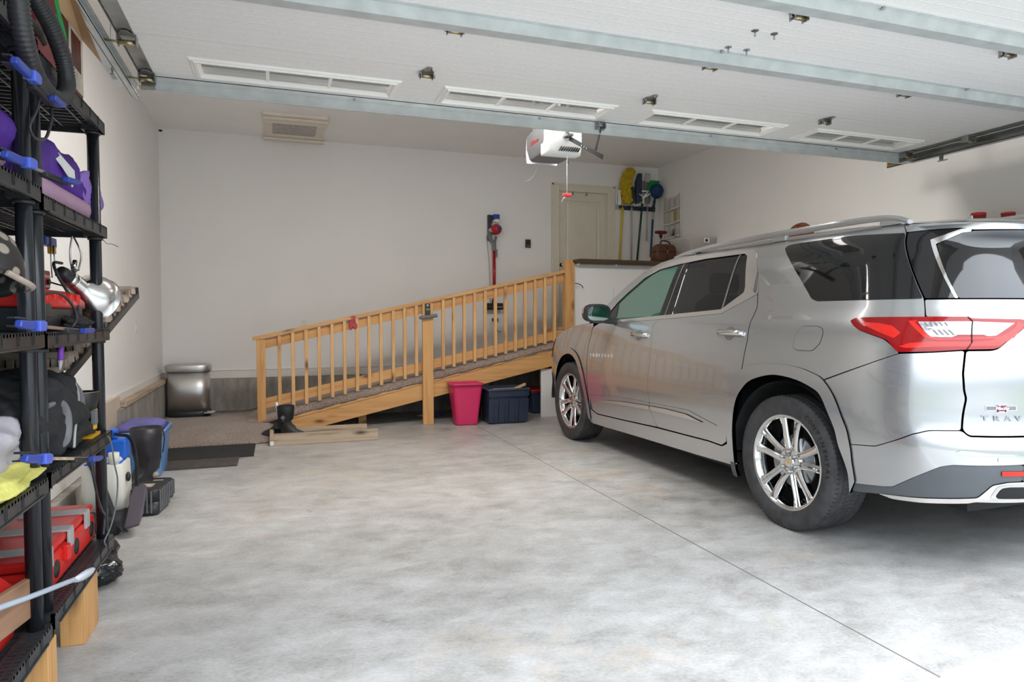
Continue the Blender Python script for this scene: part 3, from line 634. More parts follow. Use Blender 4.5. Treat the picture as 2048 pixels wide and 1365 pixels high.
for i, x in enumerate((3.565, 4.09)):
    mb = MB().box((x-.012, YR-.06, 1.90), (x+.012, YR+.03, 1.905)).box((x-.012, YR+.026, 1.60), (x+.012, YR+.03, 1.905)).box((x-.004, YR-.05, 1.88), (x+.004, YR+.026, 1.90)).cyl((x, YR+.02, 1.63), (x, YR+.027, 1.63), .006, n=8)
    solo(mb, 'shelf_bracket', M['white'], 'white metal bracket under the dark plank, %s' % ('beside the end post' if i == 0 else 'in the middle of the white panel'), 'bracket', (x, YR+.03, 1.6), 'brackets under the plank shelf')
solo(MB().tube(spline([(3.53, YR-.02, 1.66), (3.55, YR-.05, 1.655), (3.60, YR-.06, 1.63), (3.62, YR-.055, 1.60)]), .005, 6), 'post_hook', M['black'], 'black hook on the railing end post beside the white wall', 'hook')

# ============================================================ THINGS ON THE BACK WALL
def outlet(x, z, lb, cord=False):
    t = thing('wall_outlet', (x, YB, z), lb, 'outlet', 'wall outlets')
    build(MB().box((x-.036, YB-.006, z-.058), (x+.036, YB, z+.058)), 'cover_plate', M['trim'], t, bevel=.002)
    for dz in (-.022, .022):
        build(MB().box((x-.017, YB-.009, z+dz-.014), (x+.017, YB-.005, z+dz+.014)).box((x-.007, YB-.0095, z+dz-.004), (x-.005, YB-.0088, z+dz+.006), 1).box((x+.005, YB-.0095, z+dz-.004), (x+.007, YB-.0088, z+dz+.006), 1), 'socket', [M['cream2'], M['dark']], t, bevel=.002)
outlet(.337, 1.155, 'white wall outlet above the lower end of the ramp rail')
outlet(2.80, 1.12, 'white wall outlet below the red stick vacuum')
t = thing('light_switch', (XL, 7.26, 1.15), 'white switch plate on the left wall near the shelving', 'switch')
build(MB().box((XL, 7.22, 1.09), (XL+.006, 7.30, 1.21)), 'cover_plate', M['trim'], t, bevel=.002); build(MB().box((XL+.006, 7.25, 1.13), (XL+.012, 7.27, 1.17)), 'toggle', M['cream2'], t)
t = thing('opener_wall_control', (3.326, YB, 2.21), 'small black control box on the back wall left of the door', 'control panel')
build(MB().box((3.29, YB-.022, 2.205), (3.368, YB, 2.318)), 'case', M['black'], t, bevel=.004); build(MB().box((3.31, YB-.026, 2.235), (3.35, YB-.02, 2.30)), 'push_button', M['dark'], t, bevel=.003)
build(MB().box((3.315, YB-.028, 2.228), (3.345, YB-.022, 2.232)), 'indicator', M['white'], t)
# stick vacuum
t = thing('stick_vacuum', (2.82, YB, 1.33), 'red and grey cordless stick vacuum hanging on the back wall', 'vacuum cleaner')
vx, vy = 2.815, YB-.09
build(MB().box((vx-.075, YB-.04, 2.28), (vx-.02, YB, 2.63)), 'wall_dock', M['black'], t, bevel=.006)
build(MB().box((vx-.025, YB-.15, 2.56), (vx+.058, YB-.03, 2.625)), 'battery_cap', mat('blue cap', (.02,.05,.28), .4), t, bevel=.008)
build(MB().box((vx-.012, YB-.155, 2.515), (vx+.05, YB-.03, 2.56)), 'battery', M['cream2'], t, bevel=.006)
build(MB().cyl((vx-.01, YB-.06, 2.42), (vx-.03, YB-.06, 2.38), .06, .055, 20).box((vx-.03, YB-.12, 2.46), (vx+.045, YB-.03, 2.515)), 'motor_body', M['lgrey'], t, bevel=.004)
mb = MB().lathe([(.001, .09), (.035, .088), (.05, .07), (.066, .05), (.072, .02), (.07, -.04)], frame((vx+.02, YB-.10, 2.425), (1,0,0), (0,0,1)) @ Matrix.Rotation(0, 4, 'X'), 28)
build(mb, 'cyclone', mat('metallic red', (.42,.015,.02), .3, var=.05), t)
build(MB().lathe([(.001, .115), (.022, .112), (.026, .09), (.03, .08)], frame((vx+.035, YB-.10, 2.435), (1,0,0), (0,0,1)), 18), 'filter_cap', M['clampblue'], t)
build(MB().tube([(vx-.06, YB-.06, 2.40), (vx-.055, YB-.06, 2.31), (vx-.01, YB-.07, 2.24), (vx, YB-.07, 2.14)], [.03,.028,.024,.022], 10).tube([(vx+.03, YB-.07, 2.33), (vx+.005, YB-.07, 2.24)], .016, 8), 'handle', M['grey'], t)
build(MB().cyl((vx, YB-.07, 2.14), (vx, YB-.07, 2.24), .027, n=16).box((vx+.01, YB-.10, 2.06), (vx+.04, YB-.05, 2.16)), 'release_catch', M['grey'], t, bevel=.004)
build(MB().cyl((vx, YB-.07, 1.46), (vx, YB-.07, 2.17), .021, n=18), 'wand', mat('red tube', (.40,.012,.02), .25, metal=.3, var=.03), t)
build(MB().cyl((vx-.01, YB-.07, 1.43), (vx, YB-.07, 1.48), .028, n=14).box((vx-.13, YB-.13, 1.34), (vx+.11, YB-.02, 1.43)).cyl((vx-.13, YB-.11, 1.372), (vx+.11, YB-.11, 1.372), .032, n=14), 'floor_head', M['dark'], t, bevel=.006)
build(MB().box((vx-.02, YB-.148, 1.372), (vx+.10, YB-.138, 1.38)), 'head_stripe', M['lgrey'], t)
build(MB().tube(spline([(vx-.09, YB-.02, 2.35), (vx-.05, YB-.02, 1.9), (vx-.04, YB-.02, 1.45)]), .003, 6), 'cord', M['grey'], t)
t = thing('power_adapter', (2.86, YB, 1.18), 'black plug-in charger with dangling cable on the back wall under the vacuum', 'charger')
build(MB().box((2.80, YB-.05, 1.185), (2.88, YB, 1.225)), 'body', M['black'], t, bevel=.004)
build(MB().tube(spline([(2.85, YB-.03, 1.34), (2.86, YB-.04, 1.28), (2.845, YB-.03, 1.22)]), .003, 6).tube(spline([(2.86, YB-.03, 1.19), (2.865, YB-.03, 1.10), (2.88, YB-.03, 1.05), (2.93, YB-.03, 1.04)]), .003, 6), 'cable', M['black'], t)

# ---- cleaning tools on a wall rail
BY = YB-.04
t = thing('tool_rail', (5.0, YB, 2.83), 'dark tool holder rail on the back wall right of the door', 'rail')
build(MB().box((4.655, YB-.02, 2.80), (4.80, YB, 2.862), 1).box((4.80, YB-.022, 2.80), (5.345, YB, 2.862)), 'rail_bar', [M['navy'], M['lgrey']], t, bevel=.003)
for x in (4.775, 4.93, 5.075, 5.19, 5.285): build(MB().blob((x-.02, YB-.04, 2.84), (.022, .03, .026), 12, 8).blob((x+.025, YB-.04, 2.84), (.022, .03, .026), 12, 8), 'grip_roller', M['navy'], t)
def fuzz(mb, path, r, amp, mi=0, seed=1, n=22):
    R = random.Random(seed); P = spline(path, 7); V = []; ref = None
    rr = r if isinstance(r, list) else [r]*len(path)
    rad = [p.x for p in spline([(a, 0, 0) for a in rr], 7)]
    for i, p in enumerate(P):
        d = (P[min(i+1, len(P)-1)] - P[max(i-1, 0)]).normalized()
        if ref is None: ref = Vector((0, 1, 0))
        ref = (ref-d*ref.dot(d)).normalized(); b = d.cross(ref)
        V.append([p + (ref*math.cos(2*PI*k/n)*.55 + b*math.sin(2*PI*k/n))*rad[i]*(1+amp*(R.random()-.5)) for k in range(n)])
    mb.grid(V, mi, False, True); c0 = sum(V[0], Vector())/n; c1 = sum(V[-1], Vector())/n
    mb.add(V[0]+[c0], [(k, n, (k+1) % n) for k in range(n)], mi); mb.add(V[-1]+[c1], [(k, (k+1) % n, n) for k in range(n)], mi)
    return mb
t = thing('duster_mop', (4.76, BY, 2.10), 'long yellow shaggy duster mop with yellow pole, leftmost on the rail', 'mop')
build(fuzz(MB(), [(4.90, BY-.04, 2.90), (4.84, BY-.04, 2.97), (4.82, BY-.04, 3.12), (4.84, BY-.04, 3.25), (4.90, BY-.04, 3.335), (4.965, BY-.04, 3.33)], [.05, .075, .085, .085, .07, .04], .5), 'shaggy_head', M['ymop'], t)
build(MB().cyl((4.735, BY, 1.97), (4.80, BY, 2.97), .018, n=12), 'pole', M['ypole'], t)
t = thing('squeegee_brush', (4.72, BY, 2.85), 'white brush with wavy edge hanging left of the yellow duster', 'brush')
build(MB().tube(spline([(4.695, BY, 3.12), (4.70, BY, 3.04), (4.685, BY, 2.97), (4.70, BY, 2.88)]), .008, 8).box((4.71, BY-.02, 2.86), (4.76, BY, 3.08)), 'head', M['white'], t, bevel=.006)
build(MB().box((4.755, BY-.04, 2.95), (4.80, BY-.01, 3.0)), 'clip', mat('maroon clip', (.14,.02,.04), .4), t)
t = thing('broom', (4.935, BY, 2.0), 'black broom with white metal handle between yellow duster and green dustpan', 'broom')
build(MB().cyl((4.935, BY, 1.97), (4.938, BY, 3.10), .014, n=12), 'handle', M['lgrey'], t)
build(MB().prism([(4.99, 2.89), (5.035, 2.90), (5.075, 2.93), (5.085, 3.33), (5.03, 3.335), (4.985, 3.20)], .05, Matrix(((1,0,0,0),(0,0,-1,BY),(0,1,0,0),(0,0,0,1)))), 'bristles', M['navy'], t, bevel=.006)
build(MB().prism([(4.905, 2.88), (4.965, 2.90), (4.98, 3.12), (4.93, 3.14), (4.895, 3.02)], .03, Matrix(((1,0,0,0),(0,0,-1,BY),(0,1,0,0),(0,0,0,1)))), 'broom_head', M['black'], t, bevel=.006)
t = thing('dustpan', (5.05, BY, 2.0), 'green dustpan with white frame on a dark green pole', 'dustpan')
build(MB().cyl((5.02, BY-.01, 2.0), (5.115, BY-.01, 2.96), .015, n=12), 'pole', M['dgreen'], t)
build(MB().cyl((5.018, BY-.01, 1.985), (5.022, BY-.01, 2.06), .02, n=12), 'end_cap', M['cream2'], t)
XZ = Matrix(((1,0,0,0),(0,0,-1,BY-.03),(0,1,0,0),(0,0,0,1)))
build(MB().tube([(5.02, BY-.03, 3.085), (5.04, BY-.04, 3.03), (5.115, BY-.04, 2.985), (5.20, BY-.04, 3.03), (5.25, BY-.03, 3.095), (5.14, BY-.03, 3.08), (5.02, BY-.03, 3.085)], .012, 8).tube([(5.115, BY-.04, 2.985), (5.115, BY-.02, 2.90)], .016, 8).tube([(5.12, BY-.04, 2.99), (5.20, BY-.035, 3.09)], .012, 8), 'white_frame', M['white'], t)
build(MB().prism([(5.16, 3.085), (5.29, 3.095), (5.385, 3.24), (5.23, 3.245)], .02, XZ), 'pan', M['green'], t, bevel=.004)
t = thing('snow_shovel', (5.17, BY, 2.3), 'grey wide blade shovel hanging behind the green dustpan', 'shovel')
XZ2 = Matrix(((1,0,0,0),(0,0,-1,BY),(0,1,0,0),(0,0,0,1)))
build(MB().prism([(5.03, 3.06), (5.24, 3.06), (5.25, 3.235), (5.03, 3.235)], .015, XZ2), 'blade', M['grey'], t, bevel=.004)
build(MB().box((5.155, BY-.02, 3.22), (5.235, BY, 3.345)), 'socket', M['lgrey'], t, bevel=.008)
t = thing('scraper', (5.19, BY, 2.38), 'slim grey handled scraper hanging between the green and blue poles', 'scraper')
build(MB().cyl((5.19, BY-.005, 2.38), (5.195, BY-.005, 2.95), .009, n=10).cyl((5.19, BY-.005, 2.36), (5.19, BY-.005, 2.52), .014, n=10), 'handle', M['lgrey'], t)
build(MB().blob((5.20, BY-.01, 2.97), (.045, .02, .07), 16, 10), 'head', M['grey'], t)
t = thing('round_duster', (5.27, BY-.03, 2.1), 'dark blue fluffy round duster on a blue pole, rightmost on the rail', 'duster')
mb = MB(); R_ = random.Random(5)
mb.blob((5.295, BY-.1, 3.08), (.095, .09, .105), 30, 20, fn=lambda q: 1+.14*(R_.random()-.5)); build(mb, 'bristle_head', M['dblue'], t)
build(MB().cyl((5.235, BY-.04, 2.12), (5.262, BY-.05, 2.68), .017, n=12), 'pole', mat('blue pole', (.02,.07,.16), .4), t)
build(MB().cyl((5.262, BY-.05, 2.67), (5.27, BY-.05, 2.78), .018, n=12), 'collar', M['lgrey'], t)
build(MB().cyl((5.268, BY-.05, 2.77), (5.285, BY-.08, 3.02), .015, n=12).cyl((5.27, BY-.052, 2.85), (5.28, BY-.07, 2.95), .02, n=12), 'grip', M['navy'], t)
# over-door pocket organiser on the right wall
t = thing('pocket_organizer', (XR, 8.42, 2.36), 'clear vinyl hanging pocket organiser with white edging on the right wall', 'organizer')
ox = XR-.015
rows = []
for j in range(13):
    z = 2.36+.62*j/12
    rows.append([Vector((ox - .012*math.sin(y*20+z*4), y, z - (.05*(math.sin((y-8.22)/.42*PI)) if j == 12 else 0))) for y in [8.22+.42*i/10 for i in range(11)]])
build(MB().grid(rows), 'back_sheet', M['vinyl'], t)
mb = MB()
for y in (8.215, 8.64): mb.tube([(ox, y, 2.36), (ox, y, 2.98)], .009, 8)
for z in (2.37, 2.57, 2.77): mb.tube(spline([(ox-.03, 8.215, z+.02), (ox-.045, 8.42, z-.005), (ox-.03, 8.64, z)]), .008, 6)
mb.tube(spline([(ox, 8.215, 2.98), (ox, 8.24, 3.0), (ox, 8.42, 2.92), (ox, 8.62, 2.95), (ox, 8.64, 2.93)]), .009, 6)
build(mb, 'white_edging', M['white'], t)
for z in (2.37, 2.57, 2.77):
    for k in range(3):
        y0 = 8.225+.138*k; rr_ = []
        for j in range(5):
            zz = z+.17*j/4; rr_.append([Vector((ox-.012-(.028+.012*math.sin(k*3+z*9))*math.sin(PI*(i/8)), y0+.13*i/8, zz)) for i in range(9)])
        build(MB().grid(rr_), 'pocket', M['vinyl'], t)
solo(MB().blob((ox-.018, 8.32, 2.66), (.012, .04, .075), 12, 10, fn=lambda q: 1+.25*math.sin(q.z*9+q.x*5)), 'sponge', mat('yellow gloves', (.45,.30,.02), .6, var=.2), 'yellow item inside the middle pocket of the clear organiser', 'glove')
for k in range(3): solo(MB().cyl((ox-.02, 8.28+.05*k, 2.48), (ox-.022, 8.33+.05*k, 2.40), .012, n=10), 'small_bottle', M['navy'] if k % 2 else M['galvd'], 'small dark tube inside the bottom pocket of the clear organiser', 'tube', group='tubes in the organiser pocket')
# wall shelf on the right wall behind the car, with things on it
t = thing('wall_shelf', (XR, 5.0, 1.97), 'long white wall shelf on the right wall behind the car roof', 'shelf')
build(MB().box((5.06, 2.0, 1.955), (XR, 7.60, 1.975)), 'shelf_panel', M['wall'], t, bevel=.002)
for y in (2.3, 4.0, 5.7, 7.2): build(MB().box((5.10, y, 1.93), (XR, y+.02, 1.955)).box((XR-.02, y, 1.68), (XR, y+.02, 1.95)), 'bracket', M['white'], t)
# basketball
bc = Vector((5.18, 5.68, 1.976+.121)); br = .121
t = thing('basketball', (bc.x, bc.y, 1.976), 'orange brown basketball on the right wall shelf above the car roof', 'ball')
build(MB().blob(bc, (br, br, br), 40, 24), 'rubber_cover', M['ball'], t)
mb = MB()
for A in (Matrix.Identity(3), Matrix.Rotation(PI/2, 3, 'X'), Matrix.Rotation(PI/2, 3, 'Y')):
    A2 = Matrix.Rotation(.35, 3, 'Z') @ Matrix.Rotation(.2, 3, 'X') @ A
    mb.tube([bc + A2 @ Vector((math.cos(a), math.sin(a), 0))*(br+.0005) for a in [2*PI*k/48 for k in range(49)]], .0022, 6, cap=False)
for sgn in (-1, 1):
    A2 = Matrix.Rotation(.35, 3, 'Z') @ Matrix.Rotation(.2, 3, 'X')
    mb.tube([bc + A2 @ (Vector((sgn*(.55+.25*math.cos(2*a)), math.sin(a)*.8, math.cos(a)*.8)).normalized()*(br+.0005)) for a in [2*PI*k/40 for k in range(41)]], .0022, 6, cap=False)
build(mb, 'seams', M['gap'], t)
for y, r, h, m, lb in ((3.85, .05, .085, 'red', 'red canister with round red lid on the right wall shelf'), (3.62, .045, .055, 'red', 'smaller low red tin on the right wall shelf'), (3.44, .045, .065, 'cream2', 'cream jar on the right wall shelf at the frame edge')):
    t = thing('canister', (5.25, y, 1.976), lb, 'canister', 'canisters on the wall shelf')
    build(MB().cyl((5.25, y, 1.976), (5.25, y, 1.976+h*.7), r, n=24), 'body', M['redd'] if m == 'red' else M['cream2'], t, bevel=.003); build(MB().cyl((5.25, y, 1.976+h*.7), (5.25, y, 1.976+h), r*1.05, n=24), 'lid', M[m], t, bevel=.003)
# frosted storage bin at the corner of the shelf
t = thing('storage_bin', (5.20, 7.74, 1.976), 'frosted clear storage bin with label, on the shelf below the pocket organiser', 'storage bin')
bx0, bx1, by0, by1 = 5.0, 5.385, 7.38, 8.05
mb = MB()
S_ = lambda k, z: rrect((bx1-bx0)*k, (by1-by0)*k, .03, z, 4, (bx0+bx1)/2, (by0+by1)/2)
mb.loft([S_(.86, 1.977), S_(.96, 2.24), S_(1.0, 2.25), S_(1.0, 2.275), S_(.97, 2.275), S_(.95, 2.24), S_(.85, 1.985)], cap=True)
build(mb, 'tub', M['clear'], t)
build(MB().box((5.18, 7.375, 2.19), (5.26, 7.381, 2.245)), 'label', M['white'], t)
build(MB().lathe([(.001, 0), (.02, 0)], frame((5.22, 7.3735, 2.218), (1,0,0), (0,0,1)), 16).box((5.195, 7.372, 2.214), (5.24, 7.3745, 2.222)), 'label_print', M['navy'], t)
build(MB().blob((5.14, 7.70, 2.05), (.10, .22, .07), 16, 10, fn=lambda q: 1+.2*math.sin(q.y*8+q.x*6)), 'contents', mat('pink cloth', (.45,.16,.14), .8, var=.3), t)
solo(MB().box((4.98, 7.36, 1.955), (5.06, 7.62, 1.974)), 'shelf_end', M['wall'], 'short white shelf piece under the frosted bin', 'shelf')
# brown bag on the plank and the red handled plunger behind it
t = thing('leather_bag', (4.88, 7.86, 1.96), 'small brown leather bag with top handle on the dark plank', 'bag')
mb = MB()
for i, (z, wd, dp) in enumerate(((1.961, .30, .16), (1.99, .325, .19), (2.08, .325, .19), (2.13, .31, .18), (2.17, .27, .15), (2.20, .22, .10), (2.205, .12, .05))): pass
mb.loft([rrect(wd, dp, .035, z, 5, 4.88, 7.84) for z, wd, dp in ((1.961, .30, .15), (1.985, .325, .17), (2.08, .325, .17), (2.135, .31, .165), (2.175, .28, .14), (2.20, .22, .10), (2.205, .12, .05))])
build(mb, 'body', M['brown'], t)
build(MB().loft([rrect(.334, .182, .04, 2.090, 5, 4.88, 7.84), rrect(.334, .182, .04, 2.103, 5, 4.88, 7.84)], cap=False).box((4.872, 7.745, 1.97), (4.876, 7.757, 2.17)).box((4.868, 7.745, 2.075), (4.886, 7.75, 2.12), 1), 'piping', [M['brownd'], M['steel']], t)
build(MB().tube(spline([(4.815, 7.82, 2.17), (4.82, 7.82, 2.225), (4.85, 7.82, 2.245), (4.92, 7.82, 2.24), (4.955, 7.82, 2.215), (4.965, 7.82, 2.165)]), .009, 8), 'handle', M['brownd'], t)
t = thing('hand_pump', (5.15, 8.35, 1.085), 'upright pump with dark red T-shaped handle behind the brown bag', 'pump')
build(MB().cyl((5.15, 8.35, 1.085), (5.15, 8.35, 2.05), .035, n=16), 'cylinder', M['lgrey'], t); build(MB().cyl((5.15, 8.35, 2.05), (5.15, 8.35, 2.41), .011, n=10), 'rod', M['steel'], t)
build(MB().blob((5.15, 8.35, 2.43), (.10, .03, .024), 20, 8, p=3).cyl((5.15, 8.35, 2.36), (5.15, 8.35, 2.42), .022, .03, 12), 'handle', mat('dark red grip', (.10,.008,.012), .4), t)

# ---- under and in front of the ramp
def tub(nm, cx, cy, w0, d0, w1, d1, h, mt, lb, cat, rim=.012, rimh=.02, ribs=0, r=.04, z0=0.0):
    t = thing(nm, (cx, cy, z0), lb, cat); mb = MB()
    sec = [rrect(w0, d0, r, z0+.004, 5, cx, cy), rrect(w0+.01, d0+.01, r, z0+.015, 5, cx, cy)]
    for k in (.3, .6, .86): sec.append(rrect(w0+(w1-w0)*k, d0+(d1-d0)*k, r, z0+h*k, 5, cx, cy))
    sec += [rrect(w1, d1, r, z0+h-rimh, 5, cx, cy), rrect(w1+2*rim, d1+2*rim, r+rim, z0+h-rimh, 5, cx, cy), rrect(w1+2*rim, d1+2*rim, r+rim, z0+h-.004, 5, cx, cy), rrect(w1+rim, d1+rim, r+rim/2, z0+h, 5, cx, cy), rrect(w1-.006, d1-.006, r, z0+h-.002, 5, cx, cy), rrect(w0-.01, d0-.01, r, z0+.02, 5, cx, cy)]
    build(mb.loft(sec), 'tub', mt, t); return t
t = tub('waste_basket', 2.065, 7.55, .25, .20, .36, .28, .485, M['pink'], 'bright pink plastic waste basket on the floor beside the ramp post', 'waste basket', .014, .022)
t = tub('storage_tote', 2.545, 7.57, .45, .30, .50, .38, .415, M['navy'], 'open navy blue storage tote beside the pink basket', 'storage tote', .016, .03, r=.03)
mb = MB()
for k in range(3):
    for s in (-1, 1): mb.box((2.545-.18+k*.13-.003, 7.375+.004, .03), (2.545-.18+k*.13+.003, 7.40, .29))
for k in range(4):
    x = 2.545-.185+k*.123; mb.prism([(-.056, .02), (.056, .02), (.060, .29), (-.060, .29)], .02, frame((x, 7.425, 0), (1,0,0), (0,-.10,1)))
build(mb, 'side_ribs', M['navy'], t, bevel=.004)
build(MB().prism([(-.245, .32), (.245, .32), (.25, .395), (-.25, .395)], .02, frame((2.545, 7.405, 0), (1,0,0), (0,-.04,1))), 'rim_band', M['navy'], t, bevel=.004)
solo(MB().box((2.40, 7.50, .39), (2.74, 7.56, .40)).prism([(2.66, .40), (2.80, .455), (2.80, .43), (2.72, .40)], .06, Matrix(((1,0,0,0),(0,0,-1,7.56),(0,1,0,0),(0,0,0,1)))), 'cardboard_piece', M['card'], 'torn cardboard sticking out of the navy tote', 'cardboard', bevel=.002)
t = tub('storage_tote', 3.32, 8.20, .44, .30, .50, .36, .28, M['navy'], 'dark tote with red lid on the floor behind the front wheel', 'storage tote', .012, .02, r=.03)
build(MB().loft([rrect(.53, .39, .04, .281, 5, 3.32, 8.20), rrect(.53, .39, .04, .305, 5, 3.32, 8.20), rrect(.48, .34, .04, .325, 5, 3.32, 8.20)]), 'lid', mat('dark red lid', (.30,.012,.015), .35), t)
solo(MB().loft([rrect(.30, .22, .02, .002, 4, 2.33, 8.15), rrect(.32, .24, .02, .30, 4, 2.33, 8.15), rrect(.34, .26, .02, .30, 4, 2.33, 8.15), rrect(.34, .26, .02, .36, 4, 2.33, 8.15)]), 'black_crate', M['navy'], 'dark box on the floor hidden between the pink basket and navy tote', 'box')
t = thing('floor_brush', (1.78, 8.25, 0), 'small blue handled brush lying on the floor under the ramp', 'brush')
build(MB().blob((1.72, 8.25, .02), (.09, .03, .014), 16, 8), 'head', M['lgrey'], t); build(MB().box((1.78, 8.235, .012), (1.98, 8.265, .03)), 'handle', M['clampblue'], t, bevel=.005)
# boot tray made of lumber, with a boot standing in it
t = thing('lumber_boot_tray', (.46, 6.98, 0), 'weathered two by four frame on the floor at the foot of the ramp', 'lumber frame')
board((-.035, 6.92, .057), (.965, 6.90, .057), .112, .038, 'side_board', M['oldwood'], t)
board((-.05, 6.895, .057), (-.05, 7.27, .057), .112, .038, 'end_board', M['oldwood'], t)
board((-.03, 7.27, .057), (.90, 7.25, .057), .112, .038, 'side_board', M['oldwood'], t)
build(MB().box((-.066, 6.890, .006), (-.032, 6.8945, .045)), 'price_tag', M['white'], t)
def boot(nm, base, ang, h, rsh, L, lb, rub, shaft, tab=False, logo=False, ank=1.0):     # toe along local +x
    t = thing(nm, base, lb, 'boot'); bx, by, bz = base; secs = []
    def ring(cx, z, a, b, tilt=0, n=20): return [Vector((bx+cx+a*math.cos(2*PI*i/n), by+b*math.sin(2*PI*i/n), bz+z+tilt*math.cos(2*PI*i/n))) for i in range(n)]
    build(MB().loft([ring(L*.30, .002, L*.5, .046), ring(L*.30, .012, L*.51, .05), ring(L*.30, .030, L*.505, .05)]), 'sole', M['rubber'], t)
    foot = [ring(L*.30, .028, L*.49, .047), ring(L*.28, .05, L*.47, .046, -.004), ring(L*.22, .075, L*.42, .046, -.012), ring(L*.10, .10, L*.30, .047, -.012), ring(.0, .135, L*.19*ank, .048*ank, -.004), ring(-.01, .17, L*.17*ank, .05*ank)]
    zt = h*.52
    foot.append(ring(-.005, zt, rsh*.98, rsh*.9, .02)); build(MB().loft(foot, cap=False), 'rubber_foot', rub, t)
    sh = [ring(-.005, zt-.002, rsh*.985, rsh*.905, .02), ring(0, zt+.04, rsh*1.02, rsh*.95, .01), ring(0, h*.8, rsh*1.08, rsh*.98), ring(0, h, rsh*1.14, rsh*1.02), ring(0, h, rsh*1.08, rsh*.96), ring(0, h*.6, rsh*.95, rsh*.85)]
    build(MB().loft(sh, cap=False), 'shaft', shaft, t)
    if tab: build(MB().tube([(bx-rsh*1.15, by, bz+h-.06), (bx-rsh*1.25, by, bz+h+.03), (bx-rsh*1.12, by, bz+h+.035), (bx-rsh*1.08, by, bz+h-.03)], .006, 6, flat=2.5), 'pull_tab', M['white'], t)
    if logo:
        a = frame((bx-.01, by-rsh*1.03, bz+h*.66), (1,0,0), (0,0,1))
        mb = MB(); 
        for q0, q1 in ((.022, .017), (.011, .007)):
            P = [(0, q0), (q0, 0), (0, -q0), (-q0, 0)]; Q = [(0, q1), (q1, 0), (0, -q1), (-q1, 0)]
            V = [a @ Vector((x, y, .001)) for x, y in P+Q]; mb.add(V, [(i, (i+1) % 4, 4+(i+1) % 4, 4+i) for i in range(4)])
        mb.box((bx-.015, by-rsh*1.035, bz+h*.66-.034), (bx+.0, by-rsh*1.03, bz+h*.66-.031)); build(mb, 'emblem', M['lgrey'], t)
    t.rotation_euler.z = ang; return t
M['bootrub'] = mat('dark boot rubber', (.045,.044,.042), .5, var=.3, vscale=10, bump=.1)
M['bootshaft'] = mat('black neoprene', (.012,.012,.014), .6, var=.1)
boot('rubber_boot', (.085, 7.13, .03), -.25, .33, .075, .27, 'black boot with white diamond emblem standing in the lumber frame', M['bootrub'], M['bootshaft'], tab=True, logo=True, ank=1.3)
boot('rubber_boot', (.02, 7.21, .03), 2.6, .10, .06, .25, 'low dark shoe lying behind the emblem boot in the lumber frame', M['bootrub'], M['bootshaft'])
M['bootbig'] = mat('black rubber boot', (.028,.026,.030), .33, var=.2)
bt = boot('rubber_boot', (-.905, 5.52, .0), PI+.75, .445, .098, .32, 'tall black rubber boot beside the shelving and the blue bin', M['bootbig'], mat('dark plum boot lining', (.024,.021,.027), .42, var=.15), tab=False, ank=1.5)
mb = MB().lathe([(.001, .005), (.016, .005), (.02, .002), (.022, 0)], frame((-.905+.06, 5.52-.055, .10), (.7, .7, 0), (0, 0, 1)), 18)
bt2 = build(MB().lathe([(.001, .008), (.012, .008), (.014, .003), (.022, .004), (.024, -.004)], Matrix.Translation(Vector((-.905-.03, 5.52+.062, .095))) @ Matrix.Rotation(-PI/2, 4, 'X'), 18), 'heel_disc', M['tan'], bt)
build(MB().tube(spline([(-.905-.105, 5.52+.02, .44), (-.905-.118, 5.52+.04, .36), (-.905-.095, 5.52+.05, .25)]), .005, 6), 'side_strap', M['black'], bt)
# mats
mb = MB().box((-.98, 6.07, .0), (-.32, 6.42, .012))
solo(mb, 'floor_mat', M['matgrey'], 'worn dark brown rubber mat on the concrete, nearest the shelving', 'mat', (-.65, 6.25, 0), bevel=.003)
solo(MB().box((-1.0, 6.44, .0), (-.20, 7.05, .011)), 'floor_mat', M['matblk'], 'black textured rubber mat along the edge of the brown carpet', 'mat', (-.6, 6.74, 0), bevel=.003)
# step bin
t = thing('step_bin', (-.95, 8.52, .12), 'brushed stainless steel pedal bin in the left back corner on the carpet', 'waste bin')
tx, ty, tz = -.945, 8.52, .121
rd = lambda wd, dp, z: [Vector((tx + wd/2*math.copysign(abs(math.cos(a))**.55, math.cos(a)), ty + dp/2*math.copysign(abs(math.sin(a))**.75, math.sin(a)), z)) for a in [2*PI*k/40 for k in range(40)]]
build(MB().loft([rd(.45, .30, tz), rd(.46, .31, tz+.01), rd(.46, .31, tz+.055), rd(.45, .30, tz+.06)]), 'base', M['black'], t)
build(MB().loft([rd(.445, .295, tz+.055), rd(.445, .295, tz+.50)]), 'body', M['stainless'], t)
build(MB().loft([rd(.45, .30, tz+.505), rd(.48, .325, tz+.515), rd(.485, .33, tz+.565), rd(.47, .315, tz+.585), rd(.38, .24, tz+.597)]).box((tx-.26, ty-.06, tz+.50), (tx-.2, ty+.10, tz+.575)), 'lid', M['stainless'], t, bevel=.004)
build(MB().box((tx-.245, ty-.05, tz+.44), (tx-.215, ty+.08, tz+.51)), 'hinge', M['galvd'], t, bevel=.004)
build(MB().box((tx+.17, ty-.21, tz+.035), (tx+.26, ty-.12, tz+.05)).box((tx+.19, ty-.13, tz+.03), (tx+.28, ty-.10, tz+.055)), 'pedal', M['steel'], t, bevel=.004)
# board lying along the ledge of the left stem wall
b_ = board((-1.222, 6.33, .525), (-1.222, 8.72, .522), .045, .085, 'ledge_board', M['oldwood'])
tag(b_, 'weathered board lying on the left concrete ledge behind the steel bin', 'board')
